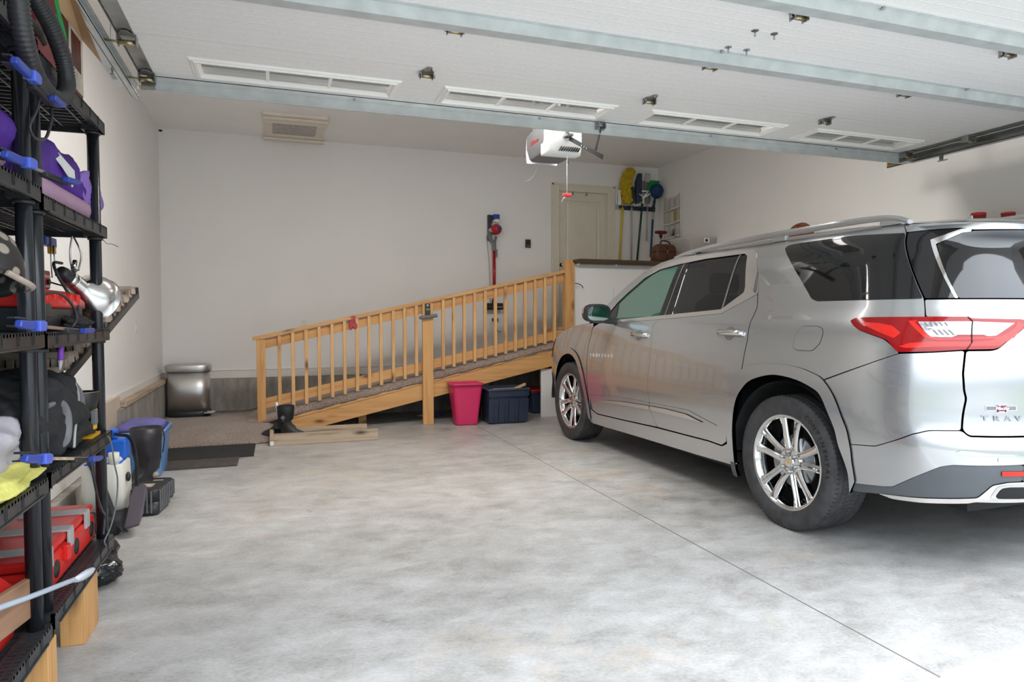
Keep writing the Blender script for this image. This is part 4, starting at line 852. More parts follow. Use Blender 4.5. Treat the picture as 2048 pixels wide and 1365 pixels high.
# light blue bin behind the boot
t = tub('storage_bin', -1.02, 6.05, .30, .42, .36, .50, .37, M['lblue'], 'light blue plastic bin behind the tall black boot', 'storage bin', .012, .03, r=.06)
build(MB().loft([rrect(.34, .48, .06, .372, 6, -1.02, 6.05), rrect(.30, .44, .08, .405, 6, -1.02, 6.05), rrect(.20, .34, .08, .425, 6, -1.02, 6.05)]), 'contents', mat('violet blue cloth', (.13,.12,.36), .5, var=.3), t)
# black garbage bags
def crump(nm, c, r, m, lb, cat, seed=1, amp=.35):
    R2 = random.Random(seed); ph = [R2.uniform(0, 6) for _ in range(9)]
    f = lambda q: 1+amp*(.5*math.sin(q.x*5+ph[0])*math.sin(q.y*6+ph[1])+.35*math.sin(q.z*8+ph[2]+q.x*4)+.3*math.sin(q.y*13+ph[3]+q.z*9)*math.sin(q.x*11+ph[4]))*.6
    return solo(MB().blob(c, r, 44, 28, fn=f), nm, m, lb, cat, (c[0], c[1], c[2]-r[2]))
crump('garbage_bag', (-.875, 3.78, .085), (.12, .16, .085), M['binbag'], 'shiny black plastic bag on the floor beside the lowest shelf corner', 'bag', 3, .22)
crump('garbage_bag', (-.80, 3.60, .06), (.10, .11, .06), M['binbag'], 'smaller black plastic bag peeking out under the shelf corner', 'bag', 8, .25)
# pump sprayer with blue top and strap
t = thing('pump_sprayer', (-1.0, 4.68, .0), 'white tank sprayer with bright blue top and black strap on the floor behind the shelving', 'sprayer')
sx_, sy_ = -.985, 4.68
build(MB().loft([rrect(.20, .26, .05, .002, 5, sx_, sy_), rrect(.21, .27, .05, .08, 5, sx_, sy_)]), 'foot', M['black'], t)
build(MB().loft([rrect(.22, .28, .05, .08, 5, sx_, sy_), rrect(.23, .30, .05, .20, 5, sx_, sy_), rrect(.22, .28, .05, .36, 5, sx_, sy_), rrect(.16, .2, .04, .40, 5, sx_, sy_)]).cyl((sx_+.06, sy_-.10, .36), (sx_+.06, sy_-.10, .44), .03, n=16), 'tank', M['offwhite'], t)
build(MB().loft([rrect(.20, .25, .04, .36, 5, sx_, sy_), rrect(.20, .25, .04, .385, 5, sx_, sy_)]).box((sx_+.0, sy_-.02, .38), (sx_+.11, sy_+.12, .50)).box((sx_-.05, sy_-.12, .38), (sx_+.0, sy_+.0, .44)).box((sx_+.0, sy_+.02, .50), (sx_+.05, sy_+.10, .56)), 'blue_top', M['blue'], t, bevel=.014, seg=3)
build(MB().tube(spline([(sx_+.05, sy_-.02, .54), (sx_+.12, sy_+.05, .50), (sx_+.16, sy_, .38), (sx_+.17, sy_-.05, .20), (sx_+.20, sy_-.15, .13)]), .013, 8, flat=.3).tube(spline([(sx_-.06, sy_-.14, .40), (sx_+.02, sy_-.18, .25), (sx_+.10, sy_-.28, .08), (sx_+.17, sy_-.40, .04)]), .016, 8, flat=.3), 'shoulder_strap', M['blackfab'], t)
build(MB().blob((sx_+.125, sy_-.05, .28), (.014, .02, .03), 10, 8), 'valve', M['black'], t)
solo(MB().prism([(-.04, -.20), (.035, -.19), (.045, -.08), (.042, .17), (.025, .20), (-.03, .20), (-.04, .10)], .018, frame((-.79, 4.47, .13), (1, 0, .12), (.03, .37, .16))), 'strap_pad', mat('plum grey pad', (.075,.06,.075), .6, var=.15), 'dark padded shoulder strap leaning on the black tool case', 'strap pad', bevel=.007)
# tool cases
def toolcase(c, sz, lb, tilt=0):
    t = thing('tool_case', (c[0], c[1], 0), lb, 'tool case', 'black tool cases on the floor'); x, y, z = sz
    build(MB().loft([rrect(x*.94, y*.94, .03, .002, 5, c[0], c[1]), rrect(x, y, .04, .02, 5, c[0], c[1]), rrect(x, y, .04, z*.52, 5, c[0], c[1])]), 'lower_shell', M['black'], t)
    build(MB().loft([rrect(x*1.0, y*1.0, .04, z*.54, 5, c[0], c[1]), rrect(x, y, .04, z*.92, 5, c[0], c[1]), rrect(x*.9, y*.9, .04, z, 5, c[0], c[1])]), 'upper_shell', M['rubber'], t)
    mb = MB()
    for k in range(6): mb.box((c[0]-x*.30+k*x*.12-.005, c[1]-y/2-.006, .02), (c[0]-x*.30+k*x*.12+.005, c[1]-y/2+.01, z*.95)); mb.box((c[0]+x/2-.01, c[1]-y*.35+k*y*.14-.005, .02), (c[0]+x/2+.006, c[1]-y*.35+k*y*.14+.005, z*.95))
    build(mb, 'ribs', M['grey'], t, bevel=.002); build(MB().box((c[0]-x*.2, c[1]-y*.2, z-.002), (c[0]+x*.2, c[1]+y*.1, z+.004)), 'label_plate', M['tan'], t); t.rotation_euler.z = tilt
toolcase((-.795, 4.86), (.20, .28, .165), 'ribbed black tool case on the floor nearer the shelving', -.12)
toolcase((-.775, 5.13), (.15, .22, .13), 'ribbed black tool case on the floor in front of the tall boot', -.2)
solo(MB().box((-1.10, 4.35, .0), (-.86, 4.62, .10)), 'soft_case', M['blackfab'], 'flat black soft case under the sprayer strap', 'case', bevel=.02, seg=3)
solo(MB().box((-1.12, 4.95, .0), (-.86, 5.35, .05)), 'folded_tarp', M['tan'], 'folded grey tan cloth lying behind the tool cases', 'cloth', bevel=.015, seg=3)
# grip clip on the ramp post holding a grey tube
t = thing('tool_holder', (1.652, YR-.05, 1.27), 'black strap holder with a level stripe on the middle ramp post', 'holder')
yp = YR-.05
build(MB().box((1.622, yp-.012, 1.24), (1.685, yp, 1.40)), 'strap', M['black'], t, bevel=.01, seg=3)
build(MB().lathe([(.001, .004), (.012, .004), (.013, 0)], Matrix.Translation(Vector((1.653, yp-.012, 1.378))) @ Matrix.Rotation(PI/2, 4, 'X'), 16), 'button', M['lgrey'], t)
build(MB().box((1.635, yp-.0135, 1.325), (1.675, yp-.011, 1.335)).box((1.635, yp-.0135, 1.338), (1.675, yp-.011, 1.341)), 'green_print', mat('green print', (.25,.42,.05), .5, var=0), t)
solo(MB().cyl((1.565, yp-.03, 1.235), (1.76, yp-.03, 1.262), .021, n=16).cyl((1.55, yp-.03, 1.233), (1.58, yp-.03, 1.237), .014, n=12), 'grey_tube', M['grey'], 'short grey tube held across the middle ramp post', 'tube', bevel=.003)

# ============================================================ SHELVING UNITS
XF, XBk = -.700, -1.165
def shelf_unit(y0, y1, levels, top, lb):
    t = thing('shelving_unit', ((XF+XBk)/2, (y0+y1)/2, levels[0]-.05), lb, 'shelving')
    for z in levels:
        mb = MB(); h = .05; e = .010
        mb.box((XF-e, y0, z-h), (XF, y1, z)).box((XBk, y0, z-h), (XBk+e, y1, z)).box((XBk, y0, z-h), (XF, y0+e, z)).box((XBk, y1-e, z-h), (XF, y1, z))
        mb.box((XF, y0+.06, z-h), (XF+.004, y1-.06, z-h+.006))                    # moulded bead at the foot of the lip
        n = 18
        L = y1-y0
        for k in range(1, n): y = y0+L*k/n; mb.box((XBk+e, y-.004, z-.030), (XF-e, y+.004, z-.003))
        for x in (XF-.03, XF-.062, XF-.15, XF-.18, XF-.29, XF-.32, XBk+.062, XBk+.03): mb.box((x-.004, y0+e, z-.034), (x+.004, y1-e, z))
        for k in range(2*n):                                                       # small lattice bars between the paired rails
            y = y0+L*(k+.5)/(2*n)
            for xa, xb in ((XF-.062, XF-.0), (XF-.18, XF-.15), (XF-.32, XF-.29), (XBk, XBk+.062)): mb.box((xa, y-.0062, z-.010), (xb, y+.0062, z-.0005))
        for x in (XF-.037, XBk+.037):
            for y in (y0+.045, y1-.045): mb.box((x-.036, y-.04, z-h), (x+.036, y+.04, z-.0008)); mb.cyl((x, y, z-h-.012), (x, y, z-h), .030, n=16)
        mb.m = [0]*len(mb.f)
        for k in range(6):
            y = y0+L*(k+.9)/6.8; mb.box((XF-.001, y-.007, z-.034), (XF+.0010, y+.007, z+.0002), 1); mb.box((XF-.001, y-.0095, z-.036), (XF+.0028, y-.007, z-.003)).box((XF-.001, y-.0095, z-.038), (XF+.0028, y+.0095, z-.0355))
        build(mb, 'shelf', [M['black'], M['gap']], t)
    for x in (XF-.037, XBk+.037):
        for y in (y0+.045, y1-.045): build(MB().cyl((x, y, levels[0]-.045), (x, y, top), .0235, n=24), 'post', M['blackpost'], t)
    return t
shelf_unit(2.560, 3.440, (.275, .745, 1.200, 1.650, 2.105), 2.105, 'black plastic shelving unit against the left wall, the farther of the two')
shelf_unit(1.672, 2.552, (.255, .735, 1.205, 1.668, 2.13), 2.13, 'black plastic shelving unit at the left edge, the nearer of the two')
# timber blocks that lift the units off the floor
for (y, d, z, lb, c) in ((3.04, .20, .225, 'pine block standing under the front of the farther shelving unit', 0), (2.60, .09, .20, 'pine block standing under the front of the nearer shelving unit', 0)):
    o = board((-.745, y+d/2-.1, 0), (-.745, y+d/2-.1, z-.002), d, .085, 'timber_block', M['pine'], None, up=(0,1,0)); tag(o, lb, 'wood block', 'blocks under the shelving')
for y in (2.45, 3.3): o = board((-1.12, y, 0), (-1.12, y, .203 if y < 2.6 else .223), .12, .085, 'timber_block', M['pine'], None, up=(0,1,0)); tag(o, 'pine block under the back of the %s shelving unit' % ('nearer' if y < 2.6 else 'farther'), 'wood block', 'blocks under the shelving')

def slab(nm, a, b, m, lb, cat, bevel=.004, rot=0, **k):
    o = solo(MB().box(a, b), nm, m, lb, cat, ((a[0]+b[0])/2, (a[1]+b[1])/2, min(a[2], b[2])), bevel=bevel, **k); o.rotation_euler.z = rot; return o
# ---- top shelf of the farther unit
Z1 = 2.106
t = thing('carton', (-.95, 3.12, Z1), 'dark red printed carton with open brown flaps on the top shelf', 'carton')
build(MB().box((-1.12, 2.82, Z1), (-.775, 3.42, 2.455)), 'box_body', M['redd'], t, bevel=.003)
mb = MB().box((-.7745, 3.05, Z1+.10), (-.772, 3.415, 2.45)); build(mb, 'printed_panel', M['cream'], t)
build(MB().box((-.7725, 3.08, 2.27), (-.7705, 3.20, 2.44)).box((-.7725, 3.24, 2.29), (-.7705, 3.38, 2.43)).box((-.7725, 3.10, Z1+.11), (-.7705, 3.2, Z1+.15)), 'photo_print', mat('dark red photo print', (.10,.022,.016), .5, var=.6, vscale=16), t)
build(MB().add([(-.775, 2.80, 2.455), (-.775, 3.43, 2.455), (-.715, 3.50, 2.385), (-.705, 2.80, 2.52), (-.778, 2.80, 2.458), (-.778, 3.43, 2.458), (-.718, 3.50, 2.388), (-.708, 2.80, 2.523)], [(0,1,2,3), (7,6,5,4), (0,4,5,1), (1,5,6,2), (2,6,7,3), (3,7,4,0)]), 'flap', M['card'], t)
build(MB().box((-1.14, 2.82, 2.455), (-1.125, 3.42, 2.60)).box((-1.12, 3.42, 2.455), (-.78, 3.43, 2.56)), 'flap', M['card'], t)
o = board((-.86, 2.62, 2.44), (-.86, 3.0, 2.47), .30, .02, 'wooden_plank', M['greywood'], None); tag(o, 'weathered whitish plank upright between the hose and the red carton', 'plank')
o = board((-.84, 2.60, 2.315), (-.84, 3.0, 2.33), .055, .03, 'wooden_batten', M['greywood'], None); tag(o, 'pale batten below the weathered plank on the top shelf', 'plank')
for y in (2.64, 2.95): o = board((-.865, y, Z1), (-.865, y, 2.33), .03, .03, 'wooden_batten', M['greywood'], None); tag(o, 'short pale upright batten under the weathered plank', 'plank', 'battens holding the plank')
t = thing('wet_vacuum', (-.93, 2.70, Z1), 'black and grey shop vacuum body behind the hose on the top shelf', 'vacuum')
build(MB().loft([rrect(.22, .2, .05, Z1+.001, 5, -.93, 2.70), rrect(.25, .22, .05, Z1+.08, 5, -.93, 2.70), rrect(.22, .18, .05, Z1+.15, 5, -.93, 2.70)]), 'drum', M['black'], t)
build(MB().loft([[Vector((-.80+dx, 2.60+dy*.9+k*.06, Z1+.17-.022*k+dz)) for dx, dy, dz in ((0,0,0), (.04,0,-.03), (.05,.02,-.08), (0,.03,-.08))] for k in (0, 1, 2, 3)]), 'motor_cover', M['grey'], t)
build(MB().cyl((-.82, 2.66, 2.30), (-.78, 2.84, 2.255), .024, n=16).lathe([(.017, .0), (.017, -.05)], frame((-.779, 2.842, 2.2545), (1,0,0), (0, .25, 1)), 14), 'nozzle', M['black'], t)
path = spline([(-.70, 2.30, 2.62), (-.665, 2.235, 2.40), (-.645, 2.19, 2.20), (-.645, 2.20, 2.10), (-.648, 2.245, 2.02), (-.652, 2.33, 1.965), (-.655, 2.44, 1.945), (-.658, 2.56, 1.955), (-.662, 2.67, 1.995), (-.665, 2.725, 2.06), (-.668, 2.70, 2.13), (-.672, 2.60, 2.19), (-.68, 2.52, 2.225), (-.69, 2.44, 2.27), (-.70, 2.36, 2.40), (-.72, 2.30, 2.6)], 22)
hp = []; rr_ = []
acc = 0; tot = 0
for i, p in enumerate(path):
    hp.append(p); rr_.append(.0275 if i % 3 else .0235)
solo(MB().tube(hp, rr_, 16), 'vacuum_hose', mat('black hose', (.035,.035,.037), .35, var=.1), 'thick black corrugated hose looping down from the top shelf', 'hose')
solo(MB().tube(spline([(-.73, 2.78, 2.55), (-.722, 2.84, 2.39), (-.72, 2.88, 2.33), (-.72, 2.94, 2.27), (-.74, 2.97, 2.20)]), .009, 10, flat=.5), 'green_cord', M['green'], 'bright green strap hanging beside the hose', 'strap')
solo(MB().tube(spline([(-.66, 2.42, 1.93), (-.655, 2.36, 1.86), (-.655, 2.30, 1.80), (-.655, 2.34, 1.775), (-.655, 2.44, 1.80), (-.655, 2.50, 1.87), (-.66, 2.52, 1.91)], 10), .0045, 6), 'cable_loop', M['black'], 'thin black cable loop hanging below the hose', 'cable')

M['clamplight'] = mat('lighter clamp blue', (.07,.12,.52), .3, var=.05)
def clamp(nm, pos, ang, lb, L=.34, tiltz=0, wooden=False):      # trigger bar clamp; bar along local y
    t = thing(nm, pos, lb, 'clamp', 'blue bar clamps on the shelf fronts'); x, y, z = pos
    build(MB().prism([(-.17, -.010), (-.13, -.015), (-.055, -.014), (-.050, .010), (-.16, .010)], .020, frame((x+.011, y, z), (0, 1, 0), (0, 0, 1)) ), 'handle', M['clampblue'], t, bevel=.005, seg=2)
    build(MB().prism([(-.055, -.018), (-.01, -.016), (.0, -.008), (.0, .010), (-.02, .014), (-.055, .012)], .025, frame((x+.0135, y, z), (0, 1, 0), (0, 0, 1)) ), 'pivot_block', M['clamplight'], t, bevel=.003)
    build(MB().box((x-.012, y-.155, z-.009), (x+.012, y-.10, z-.004)), 'palm_insert', M['rubber'], t, bevel=.002)
    build(MB().box((x-.012, y-.15, z+.012), (x+.012, y-.07, z+.019)), 'trigger', M['black'], t, bevel=.003)
    build(MB().box((x-.004, y-.02, z-.005), (x+.004, y+L, z+.005)), 'bar', M['steel'] if not wooden else M['oldwood'], t, bevel=.001)
    build(MB().prism([(L-.09, -.012), (L-.02, -.011), (L+.02, -.002), (L+.015, .010), (L-.03, .008), (L-.09, .006)], .022, frame((x+.012, y, z), (0, 1, 0), (0, 0, 1))), 'jaw', M['clampblue'], t, bevel=.004)
    build(MB().box((x-.013, y+L-.20, z-.014), (x+.013, y+L-.03, z+.003)), 'grip', M['rubber'], t, bevel=.004)
    build(MB().box((x+.0135, y-.055, z-.004), (x+.015, y-.025, z+.003)), 'badge', M['gap'], t)
    t.rotation_euler = (tiltz, 0, ang); return t
clamp('bar_clamp', (-.655, 2.28, 1.925), 0.0, 'long blue and black bar clamp below the hose at the top shelf', L=.24, tiltz=.0)
clamp('bar_clamp', (-.675, 2.30, 1.690), -.08, 'blue ended bar clamp on the shelf that carries the purple bag', L=.34, tiltz=.04)
clamp('bar_clamp', (-.660, 2.29, 1.228), -.03, 'blue bar clamp on the middle shelf below the red toolbox', L=.48, tiltz=-.05)
clamp('bar_clamp', (-.665, 2.33, .835), -.05, 'blue bar clamp on the shelf above the yellow cloth', L=.50, tiltz=-.20, wooden=True)

# ---- second shelf
Z2 = 1.651
solo(MB().cyl((-.825, 2.60, Z2+.062), (-.772, 3.30, Z2+.048), .058, .046, 28).cyl((-.86, 1.75, Z2+.10), (-.86, 2.60, Z2+.10), .08, n=24), 'foam_mat_roll', M['mauve'], 'rolled mauve foam mat under the purple bag on the second shelf', 'mat', bevel=.006)
def purp(q): return 1+.16*math.sin(q.y*5+q.z*4)+.10*math.sin(q.x*7+q.y*11)+.07*math.sin(q.z*13+q.y*6)
mb = MB(); rows = []
N = 46
for i in range(N):
    k = i/(N-1); y = 1.80 + 1.72*k; cz = Z2+.17 + .085*k*0 + (-.02)*k + .02*math.sin(k*9); n = 40; ring = []
    ry = (.118 - .012*k)*(1-.9*max(0, (k-.93)/.07)**2); rz = (.125 + .0*k)*(1-.85*max(0, (k-.93)/.07)**2)
    for j in range(n):
        a = 2*PI*j/n; d = 1+.10*math.sin(3*a+k*17)+.07*math.sin(5*a-k*31)+.04*math.sin(9*a+k*50)
        ring.append(Vector((-.872+ry*d*math.cos(a), y+.02*math.sin(a*2), max(Z2+.075 - .06*k, cz+rz*d*math.sin(a)*(1 if math.sin(a) > 0 else 1.05)))))
    rows.append(ring)
mb.loft(rows)
t = thing('cloth_bag', (-.845, 2.8, Z2), 'crumpled purple cloth bag on the mauve roll, second shelf', 'cloth bag')
build(mb, 'cloth_cover', M['purple'], t)
rows = []
for i in range(12):
    k = i/11; z = Z2+.015+.19*k
    rows.append([Vector((-.765+.014*math.sin(j*1.3+i*.5)-.0*j, 3.30+.30*(j/13)*(1-.25*abs(k-.6)*2), z - .03*(1-j/13)*0 + .02*math.sin(j*.9))) for j in range(14)])
build(MB().grid(rows), 'lilac_lining', M['lilac'], t); t.children[-1].modifiers.new('s', 'SOLIDIFY').thickness = .012
build(MB().prism([(-.08, .05), (-.03, .055), (.05, .015), (.04, -.035), (.01, -.075), (-.0, -.03), (-.03, .0), (-.06, .02)], .004, frame((-.752, 3.04, Z2+.170), (.36, 1, -.22), (-.30, .10, 1))), 'white_logo_patch', M['white'], t, bevel=.001)
t = thing('cloth_bundle', (-.80, 2.1, 1.669), 'pale grey cloth bundle at the left picture edge on the second shelf', 'bundle')
build(MB().blob((-.86, 2.00, 1.80), (.15, .20, .13), 24, 16), 'cloth', M['lgrey'], t)

# ---- third shelf
Z3 = 1.201
t = thing('blue_carton', (-1.0, 2.45, 1.206), 'pale blue tall carton behind the posts on the middle shelf', 'carton')
build(MB().box((-1.12, 2.12, 1.206), (-.885, 2.72, 1.51)), 'box_body', M['pblue'], t, bevel=.004)
build(MB().tube(spline([(-.89, 2.62, 1.51), (-.89, 2.64, 1.545), (-.89, 2.70, 1.545), (-.89, 2.71, 1.51)]), .006, 6), 'carry_loop', M['black'], t)
solo(MB().lathe([(.001, .012), (.06, .012), (.085, .004), (.095, 0), (.10, .012)], frame((-.875, 2.40, 1.30), (0, 1, 0), (0, 0, 1)), 30), 'white_disc', M['white'], 'round white dish leaning on the pale blue carton at the left edge', 'dish')
t = thing('camouflage_helmet', (-.80, 2.28, 1.34), 'mottled black and tan helmet at the left edge, middle shelf', 'helmet')
hm = mat('mottled helmet print', (.12,.10,.08), .4, var=0); L_ = hm.node_tree.links; p_ = hm.node_tree.nodes['Principled BSDF']; tcn_ = nn(hm, 'ShaderNodeTexCoord'); v_ = nn(hm, 'ShaderNodeTexVoronoi', Scale=22.0); r_ = ramp(hm, [(.32, (.30,.25,.20)), (.40, (.025,.022,.02))]); L_.new(tcn_.outputs['Object'], v_.inputs['Vector']); L_.new(v_.outputs['Distance'], r_.inputs[0]); L_.new(r_.outputs[0], p_.inputs['Base Color'])
build(MB().lathe([(.001, .13), (.06, .12), (.10, .085), (.125, .03), (.13, -.02), (.12, -.045), (.11, -.03), (.11, .02)], Matrix.Translation(Vector((-.80, 2.27, 1.39))) @ Matrix.Rotation(-.35, 4, 'X'), 32), 'shell', hm, t)
build(MB().tube(spline([(-.69, 2.20, 1.375), (-.66, 2.30, 1.34), (-.70, 2.39, 1.33)]), .009, 8, flat=.5), 'rim', M['tan'], t)
t = thing('battery_charger', (-.98, 3.05, 1.38), 'small red charger box with black dial on the middle shelf', 'charger')
build(MB().box((-1.00, 3.20, 1.371), (-.90, 3.365, 1.448)), 'case', M['red'], t, bevel=.006)
build(MB().box((-.9005, 3.28, 1.418), (-.898, 3.36, 1.428)).box((-.9005, 3.30, 1.377), (-.898, 3.35, 1.384)).box((-.9005, 3.22, 1.40), (-.898, 3.255, 1.425)), 'white_print', M['white'], t); build(MB().cyl((-.90, 3.325, 1.400), (-.89, 3.325, 1.400), .011, n=14).tube([(-.90, 3.366, 1.40), (-.88, 3.45, 1.39), (-.86, 3.56, 1.385)], .004, 6), 'dial', M['black'], t)
slab('pale_blue_case', (-1.10, 3.0, Z3), (-.92, 3.42, 1.375), M['pblue'], 'pale blue box carrying the red charger on the middle shelf', 'box', bevel=.006)
t = thing('tool_box', (-.86, 3.0, Z3), 'red lidded black toolbox on the middle shelf', 'toolbox')
build(MB().box((-.98, 2.66, Z3+.001), (-.775, 3.30, Z3+.09)), 'tray', M['black'], t, bevel=.008)
mb = MB().loft([[Vector((x, y, z)) for x, y in ((-.985, 2.65), (-.765, 2.65), (-.765, 3.33), (-.985, 3.33))] for z in (Z3+.085, Z3+.115)] + [[Vector((x, y, Z3+.155)) for x, y in ((-.96, 2.68), (-.80, 2.68), (-.80, 3.28), (-.96, 3.28))]])
for k in range(6): mb.box((-.80, 2.72+k*.10, Z3+.10), (-.762, 2.745+k*.10, Z3+.145))
build(mb, 'lid', M['red'], t, bevel=.008)
build(MB().box((-.77, 2.78, Z3+.05), (-.758, 2.84, Z3+.10)).box((-.77, 3.2, Z3+.05), (-.758, 3.25, Z3+.10)), 'latch', M['black'], t, bevel=.003)
solo(MB().tube(spline([(-.745, 2.60, Z3+.10), (-.73, 2.72, Z3+.135), (-.725, 2.85, Z3+.13), (-.72, 2.96, Z3+.09), (-.715, 2.98, Z3+.045), (-.72, 2.93, Z3+.012)], 10), .005, 6), 'black_cable', M['black'], 'black cable arched across the front of the red toolbox', 'cable')
crump('work_gloves', (-.76, 3.13, Z3+.028), (.05, .13, .028), M['blackfab'], 'crumpled dark gloves at the front edge of the middle shelf', 'gloves', 5, .5)
t = thing('purple_pen', (-.72, 2.75, 1.13), 'purple marker pen poking down through the middle shelf', 'pen')
build(MB().cyl((-.715, 2.76, 1.10), (-.715, 2.77, 1.165), .009, n=12), 'barrel', M['purplep'], t); build(MB().cyl((-.715, 2.752, 1.068), (-.715, 2.76, 1.10), .003, .009, 12), 'tip', M['lgrey'], t)
# clamp work lamp hanging under the second shelf
t = thing('clamp_work_lamp', (-.80, 3.45, 1.30), 'silver bowl clamp lamp hanging at the end of the middle shelf', 'lamp')
A = frame((-.80, 3.42, 1.40), (0.2, -.3, 1), (1, .2, .1))
lp = Vector((-.795, 3.36, 1.385)); dirn = Vector((.22, .62, -.33)).normalized()
q = dirn.orthogonal().normalized(); Lm = Matrix((q, dirn.cross(q), dirn)).transposed().to_4x4(); Lm.translation = lp
mt_al = mat('spun aluminium', (.62,.60,.58), .24, metal=1, var=.1, vscale=4)
build(MB().lathe([(.030, -.05), (.034, -.045), (.036, .0), (.052, .02), (.085, .05), (.102, .09), (.107, .13), (.110, .13), (.109, .132), (.104, .128), (.100, .09), (.082, .052), (.05, .024)], Lm, 40), 'reflector', mt_al, t)
build(MB().lathe([(.001, -.13), (.022, -.128), (.027, -.11), (.027, -.05)], Lm, 24), 'socket', M['black'], t)
build(MB().lathe([(.028, -.075), (.033, -.072), (.033, -.05), (.028, -.045)], Lm, 24), 'collar', M['steel'], t)
for s in (-1, 1): build(MB().tube(spline([(-.80+s*.012, 3.33, 1.45), (-.79+s*.02, 3.30, 1.52), (-.80, 3.30, 1.60)]), .004, 6).cyl((-.80, 3.31, 1.455+s*.006), (-.80, 3.33, 1.47+s*.02), .010, n=8), 'spring_clip', M['steel'], t)
build(MB().tube(spline([(-.83, 3.26, 1.475), (-.84, 3.19, 1.47), (-.82, 3.16, 1.42), (-.80, 3.20, 1.36), (-.78, 3.24, 1.30)]), .006, 8), 'lamp_cord', M['black'], t)
t = thing('ratchet_strap_hook', (-.95, 3.36, 1.50), 'blue and yellow ratchet hanging below the second shelf beside the far post', 'ratchet')
build(MB().box((-.93, 3.32, 1.555), (-.90, 3.47, 1.595)), 'bar', M['clampblue'], t, bevel=.004); build(MB().box((-.92, 3.405, 1.525), (-.895, 3.44, 1.558)), 'clip', M['yellow'], t, bevel=.003)
build(MB().tube(spline([(-.90, 3.38, 1.60), (-.895, 3.36, 1.5), (-.895, 3.37, 1.42)]), .003, 6).tube([(-.895, 3.40, 1.56), (-.895, 3.42, 1.43)], .003, 6), 'wire', M['steel'], t)
solo(MB().tube(spline([(-.72, 3.44, 1.60), (-.715, 3.50, 1.585), (-.71, 3.58, 1.59), (-.70, 3.66, 1.585)]), .0015, 5), 'loose_wire', M['black'], 'thin stray wire sticking out past the second shelf corner', 'wire')
# louvred black rack leaning diagonally behind the shelving
t = thing('loading_ramp', (-1.0, 3.9, .95), 'folded black ribbed loading ramp leaning diagonally behind the shelves', 'loading ramp')
a0 = Vector((-.95, 2.62, .89)); a1 = Vector((-.95, 4.66, 1.395)); ax = (a1-a0).normalized(); sd = Vector((1, 0, 0)); sd = (sd-ax*sd.dot(ax)).normalized(); up = ax.cross(sd)
up = -up if up.z < 0 else up
Mr = Matrix((ax, sd, up)).transposed().to_4x4(); Mr.translation = a0; L = (a1-a0).length
mb = MB()
for s in (-.155, .155): mb.box((0, s-.010, -.028), (L, s+.010, .006), 0, Mr)
for k in range(9): mb.box((.12+k*.19, -.15, -.03), (.14+k*.19, .15, .03), 0, Mr)
mb.box((L-.02, -.165, -.03), (L, .165, .04), 0, Mr)
build(mb, 'rail_frame', M['black'], t, bevel=.002)
for k in range(9):
    y0 = .15+k*.225; mb = MB()
    T = Mr @ Matrix.Translation(Vector((y0, 0, .0))) @ Matrix.Rotation(.246, 4, 'Y')
    mb.box((0, -.150, .030), (.15, .150, .055), 0, T).box((.0, -.150, .000), (.15, .150, .012), 0, T)
    for j in range(10): mb.box((-.010-.012*(j % 2), -.148+j*.0298, .012), (.10, -.126+j*.0298, .048), 0, T)
    for j in range(6): mb.prism([(j*.025, .055), (j*.025+.022, .055), (j*.025+.004, .075)], .30, T @ Matrix.Translation(Vector((0, .15, 0))) @ Matrix.Rotation(PI/2, 4, 'X'))
    build(mb, 'tread', M['tan'], t)

# ---- fourth shelf
Z4 = .746
t = thing('backpack', (-.90, 2.95, Z4), 'large black backpack with grey piping on the fourth shelf', 'backpack')
f = lambda q: 1+.08*math.sin(q.y*6+q.z*5)+.05*math.sin(q.x*9+q.z*8)+.035*math.sin(q.y*15+q.x*7)+.03*abs(math.sin(q.z*11+q.y*9+2*math.sin(q.x*6)))+.022*math.sin(q.y*27+q.z*12)
build(MB().blob((-.90, 2.86, Z4+.15), (.19, .34, .155), 90, 56, fn=f, p=2.8), 'main_bag', M['blackfab'], t)
build(MB().blob((-.80, 3.02, Z4+.07), (.085, .26, .07), 70, 40, fn=f, p=2.4), 'front_pocket', M['blackfab'], t)
build(MB().tube(spline([(-.745, 2.70, Z4+.20), (-.725, 2.78, Z4+.20), (-.715, 2.82, Z4+.15), (-.715, 2.80, Z4+.07), (-.73, 2.72, Z4+.05)]), .016, 10, flat=.5), 'shoulder_loop', M['grey'], t)
build(MB().tube(spline([(-.76, 3.10, Z4+.26), (-.735, 3.06, Z4+.20), (-.72, 2.98, Z4+.14), (-.705, 2.88, Z4+.09), (-.70, 2.84, Z4+.03)]), .005, 6), 'piping', M['lgrey'], t)
build(MB().tube(spline([(-.78, 3.16, Z4+.25), (-.74, 3.12, Z4+.19), (-.72, 3.02, Z4+.11)]), .013, 8, flat=.4), 'strap', M['grey'], t)
rr2 = random.Random(3)
crump('plastic_bag', (-.86, 2.30, .735+.13), (.13, .24, .13), M['bagplast'], 'grey translucent plastic bag at the left edge on the fourth shelf', 'bag', 4, .4)
t = thing('spray_can', (-.93, 3.38, Z4), 'white and blue can with pink red cap behind the backpack', 'can')
build(MB().cyl((-.90, 3.36, Z4), (-.90, 3.36, Z4+.16), .048, n=28), 'can_body', M['white'], t, bevel=.004)
build(MB().lathe([(.0485, .03), (.0485, .05), (.0485, .13)], Matrix.Translation(Vector((-.90, 3.36, Z4))), 28, a0=-1.2, a1=.5), 'blue_label', M['clampblue'], t)
build(MB().cyl((-.90, 3.36, Z4+.16), (-.90, 3.36, Z4+.185), .040, n=28), 'neck_ring', M['lgrey'], t)
build(MB().lathe([(.050, .0), (.052, .03), (.046, .045), (.001, .048)], Matrix.Translation(Vector((-.90, 3.36, Z4+.18))), 28), 'cap', mat('coral cap', (.72,.12,.10), .4), t)
